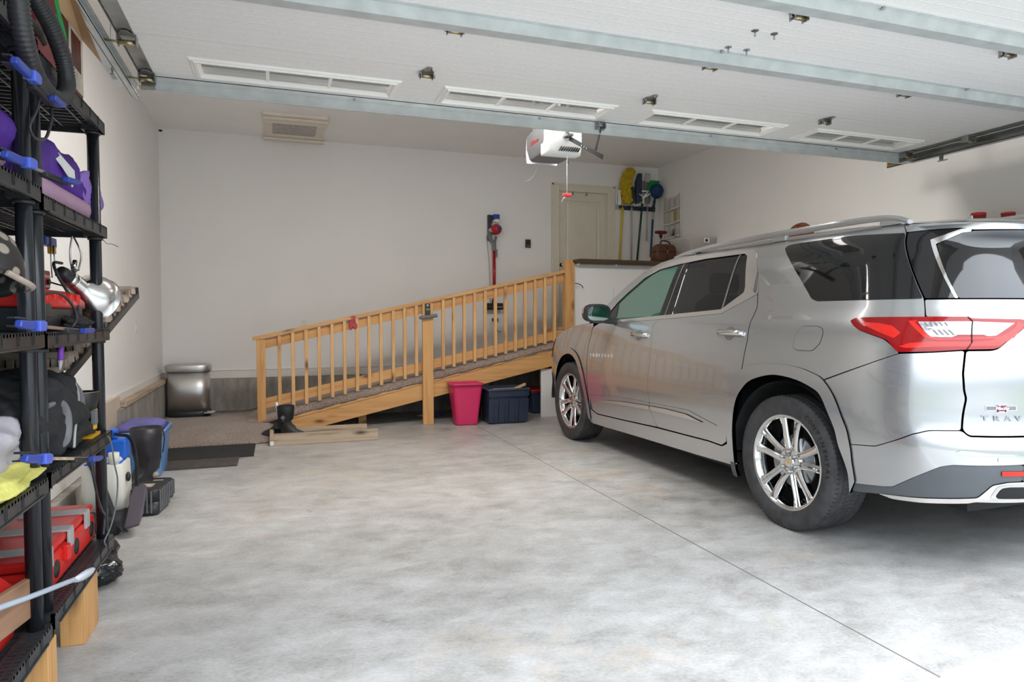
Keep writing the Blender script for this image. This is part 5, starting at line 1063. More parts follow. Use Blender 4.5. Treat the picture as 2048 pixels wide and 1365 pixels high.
t = thing('work_flashlight', (-.765, 3.30, Z4), 'black and yellow upright work light at the end of the fourth shelf', 'work light')
build(MB().box((-.83, 3.21, Z4), (-.725, 3.35, Z4+.012)), 'yellow_base', M['yellow'], t)
M['lblk'] = mat('work light black', (.02,.02,.02), .4, var=.1)
build(MB().lathe([(.042, .0), (.047, .01), (.049, .09), (.052, .12), (.057, .135), (.060, .175), (.057, .178), (.050, .16)], Matrix.Translation(Vector((-.775, 3.29, Z4+.012))), 30), 'barrel', M['lblk'], t)
build(MB().lathe([(.0575, .176), (.0605, .177), (.0575, .179)], Matrix.Translation(Vector((-.775, 3.29, Z4+.012))), 30), 'rim', M['brass'], t)
for a0 in (-2.55, -.60): build(MB().lathe([(.0505, .02), (.0535, .105)], Matrix.Translation(Vector((-.775, 3.29, Z4+.012))), 8, a0=a0, a1=a0+.62), 'yellow_panel', M['yellow'], t)
build(MB().box((-.735, 3.235, Z4+.055), (-.715, 3.27, Z4+.115)), 'clip', M['grey'], t, bevel=.003)
crump('yellow_cloth', (-.775, 2.30, .735+.035), (.085, .30, .04), M['ycloth'], 'yellow microfibre cloth draped on the nearer unit beside the posts', 'cloth', 11, .45)
solo(MB().tube(spline([(-.705, 3.36, .74), (-.69, 3.37, .70), (-.685, 3.40, .60), (-.68, 3.43, .52), (-.685, 3.42, .42), (-.69, 3.33, .34), (-.70, 3.26, .30), (-.70, 3.28, .27)], 12), .0035, 6), 'hanging_cord', M['grey'], 'grey cord draped down from the work light past the far post', 'cord')
solo(MB().tube(spline([(-.69, 3.02, .69), (-.68, 3.03, .60), (-.68, 3.08, .52), (-.69, 3.18, .45), (-.70, 3.27, .40), (-.70, 3.24, .33)], 12), .0055, 6), 'hanging_cord', M['black'], 'thicker black cord hanging from the front of the fourth shelf', 'cord')

# ---- lowest shelf
Z5 = .276
def jerry(c, sz, lb, yaw=0):
    t = thing('fuel_can', c, lb, 'fuel can'); x, y, z = c; a, b, h = sz
    mb = MB().loft([rrect(a*.96, b*.96, .03, z+.001, 5, x, y), rrect(a, b, .035, z+.03, 5, x, y), rrect(a, b, .035, z+h*.62, 5, x, y), rrect(a*.8, b*.7, .03, z+h*.9, 5, x, y-b*.08), rrect(a*.5, b*.4, .03, z+h, 5, x, y-b*.12)])
    build(mb, 'can_body', M['red'], t); build(MB().cyl((x, y+b*.30, z+h*.7), (x, y+b*.36, z+h*.95), .026, n=16), 'cap', M['yellow'], t); build(MB().tube(spline([(x, y-b*.2, z+h), (x, y-b*.05, z+h*1.12), (x, y+b*.15, z+h*.9)]), .013, 8), 'handle', M['red'], t)
jerry((-.90, 2.33, .256), (.24, .34, .25), 'red plastic fuel can at the left edge on the lowest shelf')
t = thing('red_tool_case', (-.86, 3.0, Z5), 'red hard case with dusty clear straps lying on the lowest shelf', 'tool case')
build(MB().box((-1.02, 2.64, Z5+.001), (-.765, 3.40, Z5+.115)), 'lower_shell', M['red'], t, bevel=.016, seg=3)
build(MB().box((-1.02, 2.64, Z5+.12), (-.770, 3.40, Z5+.155)), 'upper_shell', M['red'], t, bevel=.012, seg=3)
for y in (2.72, 2.98, 3.22): build(MB().box((-1.0, y, Z5+.153), (-.76, y+.07, Z5+.162)).box((-.768, y+.005, Z5+.09), (-.756, y+.06, Z5+.158)), 'latch_strap', M['lgrey'], t, bevel=.003)
for y in (2.84, 3.10, 3.33): build(MB().lathe([(.001, .004), (.032, .003), (.034, -.002)], frame((-.765, y, Z5+.06), (0, 1, 0), (0, 0, 1)), 18), 'recess', M['black'], t)
build(MB().box((-.768, 2.92, Z5+.06), (-.745, 2.955, Z5+.12)), 'handle_lug', M['red'], t, bevel=.006)
o = board((-.755, 2.05, .43), (-.752, 2.55, .355), .125, .02, 'scrap_board', M['brownwood'], None); tag(o, 'brown scrap board leaning across the front of the nearer lowest shelf', 'board')
t = thing('spatula', (-.66, 2.4, .33), 'pale grey blue paddle tool sticking out over the lowest shelf', 'paddle')
build(MB().tube(spline([(-.70, 2.05, .50), (-.675, 2.28, .445), (-.655, 2.50, .395), (-.645, 2.60, .372)]), .008, 10), 'handle', mat('pale grey blue plastic', (.42,.48,.56), .35), t)
build(MB().tube(spline([(-.647, 2.58, .376), (-.643, 2.62, .367), (-.640, 2.68, .355), (-.638, 2.74, .343), (-.637, 2.79, .333)], 1), [.009, .017, .023, .020, .008], 14, flat=.6), 'blade', mat('pale paddle', (.62,.66,.72), .35), t)
t.children[-1].rotation_euler = (0, 0, 0)
solo(MB().box((-1.12, 1.75, .256), (-.80, 2.12, .31)), 'flat_box', M['black'], 'low black box on the nearer lowest shelf behind the scrap board', 'box', bevel=.01)

# ============================================================ THE CAR (local: u runs forward from the rear axle and round the corners, z up)
CX, CY = 3.772, 3.185
WZ = [.15,.22,.30,.40,.50,.62,.75,.90,1.0,1.10,1.17,1.215,1.27,1.4,1.55,1.65,1.72,1.8]
WW = [.90,.94,.958,.970,.982,.994,.998,.992,.982,.966,.951,.934,.903,.850,.790,.742,.685,.55]
BZ = [.20,.30,.42,.55,.66,.72,.80,.95,1.10,1.16,1.30,1.50,1.62,1.68,1.75]
BB = [.98,1.06,1.12,1.14,1.13,1.08,1.065,1.06,1.03,1.00,.94,.85,.80,.80,.78]
FZ = [.15,.30,.45,.60,.80,.90,1.0,1.1,1.3]
FF = [3.88,3.98,4.05,4.05,4.02,3.98,3.9,3.8,3.6]
def smo(Z, V, sg=3.0):
    z = np.linspace(0, 2, 401); v = np.interp(z, Z, V); k = np.exp(-.5*((np.arange(-12, 13))/sg)**2); k /= k.sum()
    return z, np.convolve(np.pad(v, 12, mode='edge'), k, 'valid')
wz_, wv_ = smo(WZ, WW); bz_, bv_ = smo(BZ, BB); fz_, fv_ = smo(FZ, FF)
cw = lambda z: float(np.interp(z, wz_, wv_)); cb = lambda z: float(np.interp(z, bz_, bv_)); cf = lambda z: float(np.interp(z, fz_, fv_))
def corner(n, a, b_):
    th = np.linspace(0, np.pi/2, 4001); c = np.cos(th)**(2/n); s = np.sin(th)**(2/n)
    return c, s, np.concatenate([[0], np.cumsum(np.hypot(np.diff(c)*a, np.diff(s)*b_))])
rc, rs, rL = corner(3.6, .98, .85); fc, fs, fL = corner(3.2, .98, .9)
S0, UF = -.25, 3.15; LR = rL[-1]; LFt = fL[-1]; UC = S0-LR; UFC = UF+LFt
def PL(u, z):          # local point: x = -half width (left), y forward
    if u >= UF:
        q = min(u-UF, LFt); c = float(np.interp(q, fL, fc)); s = float(np.interp(q, fL, fs))
        t = (cw(z)-.018*((3.15-.9)/1.9)**2)*c; y = UF+(cf(z)-UF)*s
    elif u >= S0:
        t = cw(z) - (.018*((u-.9)/1.9)**2 if u > .9 else 0); y = u
    else:
        q = min(S0-u, LR); c = float(np.interp(q, rL, rc)); s = float(np.interp(q, rL, rs))
        t = cw(z)*c; y = S0-(cb(z)+S0)*s
    return Vector((-t, y, z))
def NL(u, z):
    e = .006; u1 = min(u+e, UFC-1e-4); u0 = max(u-e, UC+1e-4)
    a = PL(u1, z)-PL(u0, z); b = PL(u, z+e)-PL(u, z-e)
    n = b.cross(a)
    if n.length < 1e-9: return Vector((0, -1, 0)) if u < 0 else Vector((0, 1, 0))
    n.normalize(); return n
assert NL(1, .8).x < 0
CO = Vector((CX, CY, 0))
zrx = [-1.9,-1.0,-.65,0,.83,1.5,1.8,1.976,2.236,2.5,2.70]; zrv = [1.712,1.716,1.735,1.762,1.770,1.745,1.700,1.640,1.505,1.335,1.20]
zroof = lambda u: float(np.interp(u, zrx, zrv))

def inset(poly, d):
    n = len(poly); A = sum(poly[i][0]*poly[(i+1) % n][1]-poly[(i+1) % n][0]*poly[i][1] for i in range(n)); sg = 1 if A > 0 else -1; out = []
    for i in range(n):
        p0, p1, p2 = Vector(poly[i-1]), Vector(poly[i]), Vector(poly[(i+1) % n])
        a = (p1-p0); b = (p2-p1)
        if a.length < 1e-6 or b.length < 1e-6: out.append(tuple(p1)); continue
        a.normalize(); b.normalize(); na = Vector((-a.y, a.x))*sg; nb = Vector((-b.y, b.x))*sg; m = na+nb
        if m.length < .2: m = na
        m.normalize(); k = d/max(.45, m.dot(na)); out.append(tuple(p1+m*k))
    return out
def rnd_poly(poly, r):
    n = len(poly); out = []
    for i in range(n):
        p0, p1, p2 = Vector(poly[i-1]), Vector(poly[i]), Vector(poly[(i+1) % n]); a = p0-p1; b = p2-p1
        if r <= 0 or a.length < 1e-5 or b.length < 1e-5 or a.normalized().dot(b.normalized()) < -.985: out.append(tuple(p1)); continue
        ra = min(r, a.length*.45); rb = min(r, b.length*.45); q0 = p1+a.normalized()*ra; q1 = p1+b.normalized()*rb
        for k in range(5): t = k/4; out.append(tuple(q0*(1-t)**2+p1*2*t*(1-t)+q1*t*t))
    return out
def dens(poly, st):
    out = []; n = len(poly)
    for i in range(n):
        a, b = Vector(poly[i]), Vector(poly[(i+1) % n]); k = max(1, int((b-a).length/st))
        out += [tuple(a.lerp(b, j/k)) for j in range(k)]
    return out
def inpoly(p, poly):
    x, y = p; c = False; n = len(poly); j = n-1
    for i in range(n):
        xi, yi = poly[i]; xj, yj = poly[j]
        if (yi > y) != (yj > y) and x < (xj-xi)*(y-yi)/(yj-yi)+xi: c = not c
        j = i
    return c
def panel(name, poly, m, parent, off=0.0, holes=(), r=.012, gap=.0013, st=.03, skirt=.022, side='L', crease=None, edge_drop=0.0, mid=False):
    """a sheet-metal panel: polygon in (u,z) laid on the body surface, turned-in edge, analytic normals. side L, R or both halves joined (C)"""
    P_ = dens(rnd_poly(inset(poly, gap) if gap else list(poly), r), st); H_ = [dens(rnd_poly(h, r), st) for h in holes]
    if mid: P_ = [(max(u, UC), z) for u, z in P_]
    loops = [P_]+H_; V2 = []; E2 = []
    for lp in loops:
        b = len(V2); V2 += lp; E2 += [(b+i, b+(i+1) % len(lp)) for i in range(len(lp))]
    us = [p[0] for p in P_]; zs_ = [p[1] for p in P_]; nb = len(V2)
    gs = st*1.15; x = min(us)
    while x < max(us):
        z = min(zs_)
        while z < max(zs_):
            q = (x+.0007, z+.0009)
            if inpoly(q, P_) and not any(inpoly(q, h) for h in H_) and min((q[0]-a)**2+(q[1]-b)**2 for a, b in V2[:nb]) > (gs*.45)**2: V2.append(q)
            z += gs
        x += gs
    vo, eo, fo, ov, oe, of = delaunay_2d_cdt([Vector(p) for p in V2], E2, [], 0, 1e-5)
    tris = []
    for f in fo:
        c = (sum(vo[i].x for i in f)/3, sum(vo[i].y for i in f)/3)
        if inpoly(c, P_) and not any(inpoly(c, h) for h in H_): tris.append(f)
    outv, outf, outn, mi = [], [], [], []
    f_off = off if callable(off) else (lambda u, z: off)
    for sg in ((-1,) if side == 'L' else (1,) if side == 'R' else (-1, 1)):
        b = len(outv)
        for p in vo:
            q = PL(p.x, p.y); n = NL(p.x, p.y); q = q+n*f_off(p.x, p.y)
            outv.append(Vector((q.x*-sg, q.y, q.z))); outn.append(Vector((n.x*-sg, n.y, n.z)))
        for f in tris:
            a, bb, c = [outv[b+i] for i in f]; nn_ = (bb-a).cross(c-a); f2 = tuple(b+i for i in f)
            if nn_.dot(outn[b+f[0]]) < 0: f2 = f2[::-1]
            outf.append(f2); mi.append(0)
        # turned-in edge
        if skirt:
            cnt = {}
            for f in tris:
                for i in range(3): e = tuple(sorted((f[i], f[(i+1) % 3]))); cnt[e] = cnt.get(e, 0)+1
            for (i, j), c in cnt.items():
                if c != 1: continue
                if mid and abs(vo[i].x-UC) < .004 and abs(vo[j].x-UC) < .004: continue
                p, q = outv[b+i], outv[b+j]; ni, nj = outn[b+i], outn[b+j]; k = len(outv)
                outv += [p.copy(), q.copy(), p-ni*.004, q-nj*.004, p-ni*skirt, q-nj*skirt]
                d = (q-p).normalized(); sn = d.cross(ni); outn += [ni, nj]+[sn]*4
                outf += [(k, k+1, k+3, k+2), (k+2, k+3, k+5, k+4)]; mi += [0, 1]
    me = bpy.data.meshes.new(name); base = ORG[parent.name]
    me.from_pydata([v+CO-base for v in outv], [], outf); me.materials.append(m); me.materials.append(M['gap'])
    for p_, k in zip(me.polygons, mi): p_.material_index = k; p_.use_smooth = True
    me.update()
    if crease is None: me.normals_split_custom_set_from_vertices([tuple(n) for n in outn])
    o = bpy.data.objects.new(name, me); col.objects.link(o); o.parent = parent; ORG[o.name] = base
    return o
def both(name, poly, m, parent, **k):
    a = panel(name, poly, m, parent, side='L', **k); b = panel(name, poly, m, parent, side='R', **k); return a, b

car = thing('suv', (CX, CY+1.5, 0), 'silver three row sport utility vehicle parked nose in on the right', 'car')
PT = M['paint']
# outlines
def smooth2(P, n=4): return [(p.x, p.y) for p in spline([(a, b, 0) for a, b in P], n)]
ARCH_R = [(-.485,.33),(-.467,.454),(-.423,.564),(-.402,.653),(-.36,.745),(-.303,.826),(-.235,.86),(-.12,.891),(.021,.904),(.126,.895),(.258,.857),(.337,.803),(.407,.708),(.449,.541),(.46,.42),(.462,.30)]
ARCH_R = smooth2(ARCH_R)
ARCH_F = [(3.071+a, z) for a, z in ((-.385,.27),(-.378,.40),(-.345,.54),(-.29,.68),(-.18,.815),(-.02,.872),(.17,.835),(.29,.73),(.365,.58),(.395,.42),(.40,.30))]
ARCH_F = smooth2(ARCH_F)
DS = [(1.425,1.232),(1.509,1.176),(1.483,1.075),(1.478,.896),(1.50,.75),(1.503,.65),(1.477,.556),(1.483,.507),(1.401,.384)]
fd = panel('front_door', [(2.466,1.188),(2.575,1.150),(2.597,1.127),(2.592,1.07),(2.626,.968),(2.639,.824),(2.636,.607),(2.64,.461),(2.593,.372),(2.472,.343),(1.982,.36)]+DS[::-1]+[(2.30,1.188)], PT, car)
fdr = panel('front_door', [(2.466,1.188),(2.575,1.150),(2.597,1.127),(2.592,1.07),(2.626,.968),(2.639,.824),(2.636,.607),(2.64,.461),(2.593,.372),(2.472,.343),(1.982,.36)]+DS[::-1]+[(2.30,1.188)], PT, car, side='R')
RD = DS+[(.731,.395),(.589,.388),(.535,.421),(.517,.53),(.496,.668),(.449,.796),(.365,.915),(.345,1.10),(.357,1.21),(.352,1.31),(.394,1.398),(.439,1.378),(.693,1.272),(1.032,1.252)]
rdo = panel('rear_door', RD, PT, car); rdr = panel('rear_door', RD, PT, car, side='R')
top = [(u, zroof(u)) for u in (2.70,2.60,2.5,2.40,2.3,2.236,2.1,1.976,1.88,1.8,1.65,1.5,1.2,.83,.4,0,-.3,-.65)]
SF = [(2.60,1.19)]+top+[(-.718,1.677),(-.80,1.50),(-.880,1.332),(-.888,1.243),(-.596,1.243),(-.495,1.238),(-.462,1.222),(-.489,1.200),(-.526,1.180),(-.684,1.137),(-.718,1.112),(-.742,1.090),(-.764,1.070),(-.317,.909),(-.300,.832)]+[p for p in ARCH_R if p[0] > -.29]+[(.50,.30),(.53,.41),(.513,.53),(.492,.668),(.445,.796),(.361,.915),(.341,1.10),(.353,1.21),(.348,1.31),(.390,1.40),(.404,1.418),(.461,1.529),(.564,1.668),(.62,1.698),(.978,1.708),(1.441,1.707),(1.655,1.686),(1.814,1.640),(2.024,1.521),(2.179,1.433),(2.349,1.315),(2.45,1.245),(2.466,1.19)]
both('quarter_panel', SF, PT, car, gap=.001)
zh = lambda u: float(np.interp(u, [2.6,2.75,3.0,3.4,3.7,3.95,4.3,UFC], [1.19,1.18,1.155,1.09,1.02,.96,.90,.89]))
FND = [(2.60,1.186)]+[(u, zh(u)) for u in (2.75,2.9,3.0,3.2,3.4,3.55,3.70)]+[(3.66,.88),(3.55,.80),(3.52,.62)]+[p for p in ARCH_F[::-1] if p[0] < 3.45]+[(2.70,.28),(2.645,.30),(2.645,.461),(2.642,.607),(2.644,.824),(2.632,.968),(2.598,1.07),(2.603,1.127),(2.582,1.155)]
both('fender', FND, PT, car)
FB = [(3.66,.876),(3.556,.80),(3.526,.62)]
fb_poly = [(3.53,.50),(3.526,.62),(3.556,.80),(3.66,.876),(3.72,.79),(4.0,.76),(4.35,.74),(UFC,.74),(UFC,.30),(4.2,.28),(3.75,.27),(3.475,.28),(3.475,.40)]
o = panel('front_bumper', [(min(u, UFC), z) for u, z in fb_poly], PT, car, side='C', mid=False, gap=0)
both('headlight', [(3.665,.885),(3.70,zh(3.7)-.01),(3.95,.945),(4.25,.90),(4.22,.84),(3.95,.82),(3.73,.80)], M['lampclr'], car, off=.006)
panel('grille', [(4.0,.765),(4.24,.835),(4.27,.885),(UFC,.882),(UFC,.60),(4.3,.60)], M['blkgloss'], car, side='C', off=.004, gap=0)
panel('grille_bar', [(4.22,.80),(UFC,.79),(UFC,.765),(4.22,.775)], M['chrome'], car, side='C', off=.016, gap=0)
both('rocker_panel', [(2.70,.275),(2.645,.30),(2.645,.45),(2.60,.362),(2.476,.335),(1.982,.352),(1.40,.375),(.731,.387),(.589,.380),(.525,.41),(.505,.30),(.44,.296),(.47,.272),(.9,.262),(1.7,.25),(2.40,.232),(2.66,.228)], PT, car, gap=.001)
# rear: bumper side, bumper cover, cladding, tailgate
both('bumper_corner', [(-.321,.905),(-.762,1.068),(-.912,1.078),(-1.047,1.089),(-1.031,.978),(-1.035,.91),(-1.045,.869),(-1.020,.724),(-.92,.718),(-.888,.715),(-.808,.690),(-.666,.625),(-.627,.607),(-.54,.597),(-.432,.584)]+[p for p in ARCH_R if p[0] < -.303 and p[1] > .60], PT, car)
cl_t = [(-.470,.383),(-.661,.408),(-.707,.418),(-.79,.478),(-.865,.529),(-.901,.552),(-.948,.566),(-1.239,.579),(UC,.585)]
bump = panel('rear_bumper', [(-.432,.582),(-.54,.595),(-.627,.605),(-.666,.623),(-.808,.688),(-.888,.713),(-.92,.716),(-1.021,.722),(-1.038,.697),(-1.281,.697),(UC,.697)]+cl_t[::-1]+[p for p in ARCH_R if p[1] < .575 and p[0] < 0 and p[1] > .39], PT, car, side='C', mid=True)
both('bumper_cladding', cl_t[:-2]+[(-1.239,.579),(-1.239,.500),(-1.17,.497),(-1.107,.482),(-1.052,.418),(-.838,.388),(-.652,.364),(-.505,.342),(-.483,.35)], M['clad'], car, off=-.004, gap=.001)
panel('diffuser', [(-1.241,.577),(UC,.583),(UC,.42),(-1.55,.41),(-1.241,.50)], M['clad'], car, side='C', mid=True, off=-.006, gap=0)
both('skid_trim', [(-.64,.366),(-.838,.387),(-1.052,.417),(-1.107,.481),(-1.17,.496),(-1.245,.499),(-1.55,.44),(-1.55,.385),(-1.262,.400),(-1.049,.397),(-1.026,.388),(-.842,.363),(-.716,.354)], M['satin'], car, off=.002, gap=.001)
both('exhaust_tip', [(-1.095,.412),(-1.125,.480),(-1.167,.488),(-1.50,.488),(-1.52,.41)], M['steel'], car, off=.004, r=.02)
both('exhaust_mouth', [(-1.118,.420),(-1.140,.468),(-1.175,.476),(-1.485,.476),(-1.5,.42)], M['gap'], car, off=.0065, r=.02, skirt=0)
both('rear_reflector', [(-1.138,.549),(-1.45,.552),(-1.45,.527),(-1.14,.525)], M['lampbr'], car, off=.001, r=.003)
panel('bumper_bright_strip', [(-.966,.626),(-.979,.634),(-1.015,.639),(-1.247,.645),(UC,.65),(UC,.627),(-1.244,.623),(-.995,.616),(-.973,.620)], M['chrome'], car, side='C', mid=True, off=.006, gap=0)
both('parking_sensor', [(-1.137+.011*math.cos(a), .599+.011*math.sin(a)) for a in [2*PI*k/14 for k in range(14)]], M['satin'], car, off=.003, r=0, gap=0, skirt=.01)
TG = [(-.884,1.330),(-.892,1.246),(-1.077,1.246),(-1.105,1.238),(-1.388,1.232),(-1.395,1.20),(-1.257,1.130),(-1.201,1.097),(-1.17,1.089),(-1.054,1.087),(-1.038,.978),(-1.042,.91),(-1.052,.869),(-1.027,.727),(-1.041,.703),(-1.281,.703),(UC,.703),(UC,1.330)]
tg = panel('tailgate', TG, PT, car, side='C', mid=True, off=lambda u, z: .010*math.exp(-((z-1.275)/.012)**2) - .010*math.exp(-((z-.905)/.055)**2)*0)
panel('tailgate_black_panel', [(-.735,1.676),(-.81,1.50),(-.886,1.334),(-1.50,1.334),(-1.50,1.685),(-1.07,1.684)], M['blkgloss'], car, side='C', off=.0005, gap=.001) if False else both('pillar_cover', [(-.735,1.676),(-.81,1.50),(-.886,1.334),(-1.036,1.334),(-.990,1.434),(-.945,1.600),(-.913,1.630),(-1.07,1.683)], M['blkgloss'], car, off=.004, gap=.001)
both('window_bright_trim', [(-1.14,1.684),(-1.070,1.681),(-.908,1.630),(-.920,1.600),(-.985,1.434),(-1.030,1.334),(-1.046,1.334),(-1.004,1.434),(-.946,1.606),(-1.085,1.662),(-1.14,1.668)], M['chrome'], car, off=.006, gap=0, r=.004)
panel('rear_window', [(-.952,1.606),(-1.085,1.660),(-1.16,1.672),(UC,1.69),(UC,1.334),(-1.050,1.334),(-1.004,1.440)], M['blkgloss'], car, side='C', mid=True, off=.004, gap=.001)
panel('rear_wiper', [(-1.62,1.372),(UC,1.362),(UC,1.352),(-1.62,1.362)], M['black'], car, side='C', mid=True, off=.02, gap=0)
# side glass and bright surround
SUR_I = [(2.19,1.208),(2.259,1.384),(2.108,1.484),(1.923,1.588),(1.727,1.646),(1.464,1.672),(1.139,1.688),(.655,1.682),(.612,1.662),(.49,1.441),(.49,1.398),(.702,1.289),(1.40,1.250)]
FW = [(2.335,1.206),(2.352,1.300),(2.259,1.384),(2.108,1.484),(1.923,1.588),(1.727,1.646),(1.47,1.672),(1.475,1.49),(1.484,1.247)]
M['gl_f'] = M['fglass']
for sd in 'LR':
    p = fd if sd == 'L' else fdr; q_ = rdo if sd == 'L' else rdr
    panel('door_window', [(2.19,1.206),(2.262,1.384),(2.108,1.486),(1.923,1.590),(1.727,1.648),(1.470,1.674),(1.474,1.49),(1.484,1.247)], M['fglass'], p, side=sd, off=-.006, gap=0, skirt=.004)
    panel('window_corner_cover', [(2.335,1.200),(2.352,1.305),(2.259,1.386),(2.182,1.206)], M['blkgloss'], p, side=sd, off=-.003, gap=0, skirt=.01)
    panel('door_window', [(1.335,1.682),(.745,1.686),(.712,1.286),(1.302,1.252)], M['pglass'], q_, side=sd, off=-.006, gap=0, skirt=.004)
    panel('quarter_window', [(.733,1.686),(.655,1.684),(.612,1.664),(.488,1.441),(.488,1.398),(.700,1.287)], M['pglass'], q_, side=sd, off=-.005, gap=0, skirt=.004)
    panel('window_divider', [(.747,1.686),(.731,1.686),(.698,1.286),(.714,1.286)], M['grey'], q_, side=sd, off=-.002, gap=0, skirt=.01)
    panel('pillar_cover', [(1.473,1.674),(1.335,1.684),(1.300,1.252),(1.486,1.244)], M['blkgloss'], car, side=sd, off=-.002, gap=0, skirt=.01)
    panel('pillar_seam', [(1.405,1.679),(1.399,1.679),(1.396,1.248),(1.402,1.248)], M['grey'], car, side=sd, off=.0003, gap=0, r=0, skirt=.003)
SUR_O = [(2.296,1.186),(2.352,1.192),(2.365,1.31),(2.190,1.433),(2.030,1.523),(1.818,1.643),(1.657,1.690),(1.441,1.711),(.978,1.712),(.618,1.702),(.558,1.669),(.455,1.529),(.396,1.418),(.392,1.392),(.435,1.374),(.690,1.268),(1.032,1.247),(1.425,1.226)]
SUR_H = [(2.327,1.208),(2.343,1.300),(2.259,1.378),(2.108,1.476),(1.923,1.579),(1.727,1.637),(1.464,1.662),(1.139,1.678),(.690,1.678),(.640,1.658),(.535,1.441),(.530,1.405),(.712,1.296),(1.40,1.257)]
for sd in 'LR':
    panel('window_bright_trim', SUR_O, M['satin'], car, side=sd, off=.003, holes=[SUR_H], gap=0, r=.010, skirt=.012)
both('vent_insert', [(.462,1.540),(.430,1.470),(.408,1.415),(.412,1.395),(.440,1.41),(.452,1.47)], M['grey'], car, off=.0045, gap=0, r=.004, skirt=.003)
both('rear_side_window', [(.298,1.675),(.283,1.694),(.225,1.699),(-.20,1.699),(-.715,1.676),(-.80,1.497),(-.876,1.334),(-.135,1.334),(-.095,1.347),(.05,1.47)], M['blkgloss'], car, off=.005, gap=.001, r=.012, skirt=.006)
# arch mouldings
def ringpoly(inner, outer): return inner+outer[::-1]
AO = [(-.510,.40),(-.495,.50),(-.487,.595),(-.465,.70),(-.408,.816),(-.320,.905),(-.231,.938),(-.114,.961),(.072,.966),(.271,.943),(.367,.905),(.452,.812),(.485,.69),(.508,.56),(.515,.45),(.515,.36),(.505,.30)]
AO = smooth2(AO)
flo = lambda c, r0: (lambda u, z: .014)
def flare(poly_in, poly_out, **k):
    return both('wheel_arch_trim', ringpoly(poly_in, poly_out), PT, car, off=.010, gap=.0, r=.0, st=.025, skirt=.02, **k)
flare(ARCH_R, AO)
cF = 3.071
AFo = [(cF+a, z) for a, z in ((-.440,.27),(-.432,.42),(-.40,.58),(-.335,.74),(-.21,.872),(-.02,.928),(.19,.888),(.335,.77),(.42,.60),(.452,.42),(.455,.30))]
AFo = smooth2(AFo)
flare(ARCH_F, AFo)
both('mud_flap', [(.462,.20),(.462,.52),(.475,.545),(.498,.52),(.505,.30),(.505,.20)], M['clad'], car, off=.006, gap=0, r=.008)
# chrome strips on the doors
for (p, q_, poly) in ((fd, fdr, [(2.417,.470),(2.25,.495),(1.95,.520),(1.486,.541),(1.482,.511),(1.9,.492)]), (rdo, rdr, [(1.474,.541),(1.25,.548),(.975,.545),(.780,.514),(1.1,.513),(1.474,.511)])):
    for sd, pp in (('L', p), ('R', q_)): panel('bright_strip', poly, M['satin'], pp, side=sd, off=.010, gap=0, r=.006, skirt=.012)
for sd, p, q_ in (('L', fd, rdo), ('R', fdr, rdr)):
    panel('lower_crease', [(2.62,.505),(2.2,.545),(1.8,.562),(1.484,.567),(1.484,.556),(1.8,.550),(2.2,.530)], PT, p, side=sd, off=.0045, gap=0, r=.003, skirt=.006)
    panel('lower_crease', [(1.474,.567),(1.2,.574),(.95,.578),(.80,.548),(.62,.515),(.66,.510),(.85,.533),(.98,.560),(1.2,.558),(1.474,.552)], PT, q_, side=sd, off=.0045, gap=0, r=.003, skirt=.006)
# fuel door: thin dark joint plus lid
FD = [(-.108,1.192),(-.216,1.194),(-.256,1.180),(-.270,1.153),(-.259,1.103),(-.222,1.066),(-.201,1.058),(-.098,1.056),(-.066,1.068),(-.059,1.087),(-.067,1.14),(-.090,1.179)]
panel('fuel_door_joint', inset(FD, -.0022), M['gap'], car, off=.0006, gap=0, r=.01, skirt=0)
panel('fuel_door', FD, PT, car, off=.0022, gap=.0005, r=.01, skirt=.002)
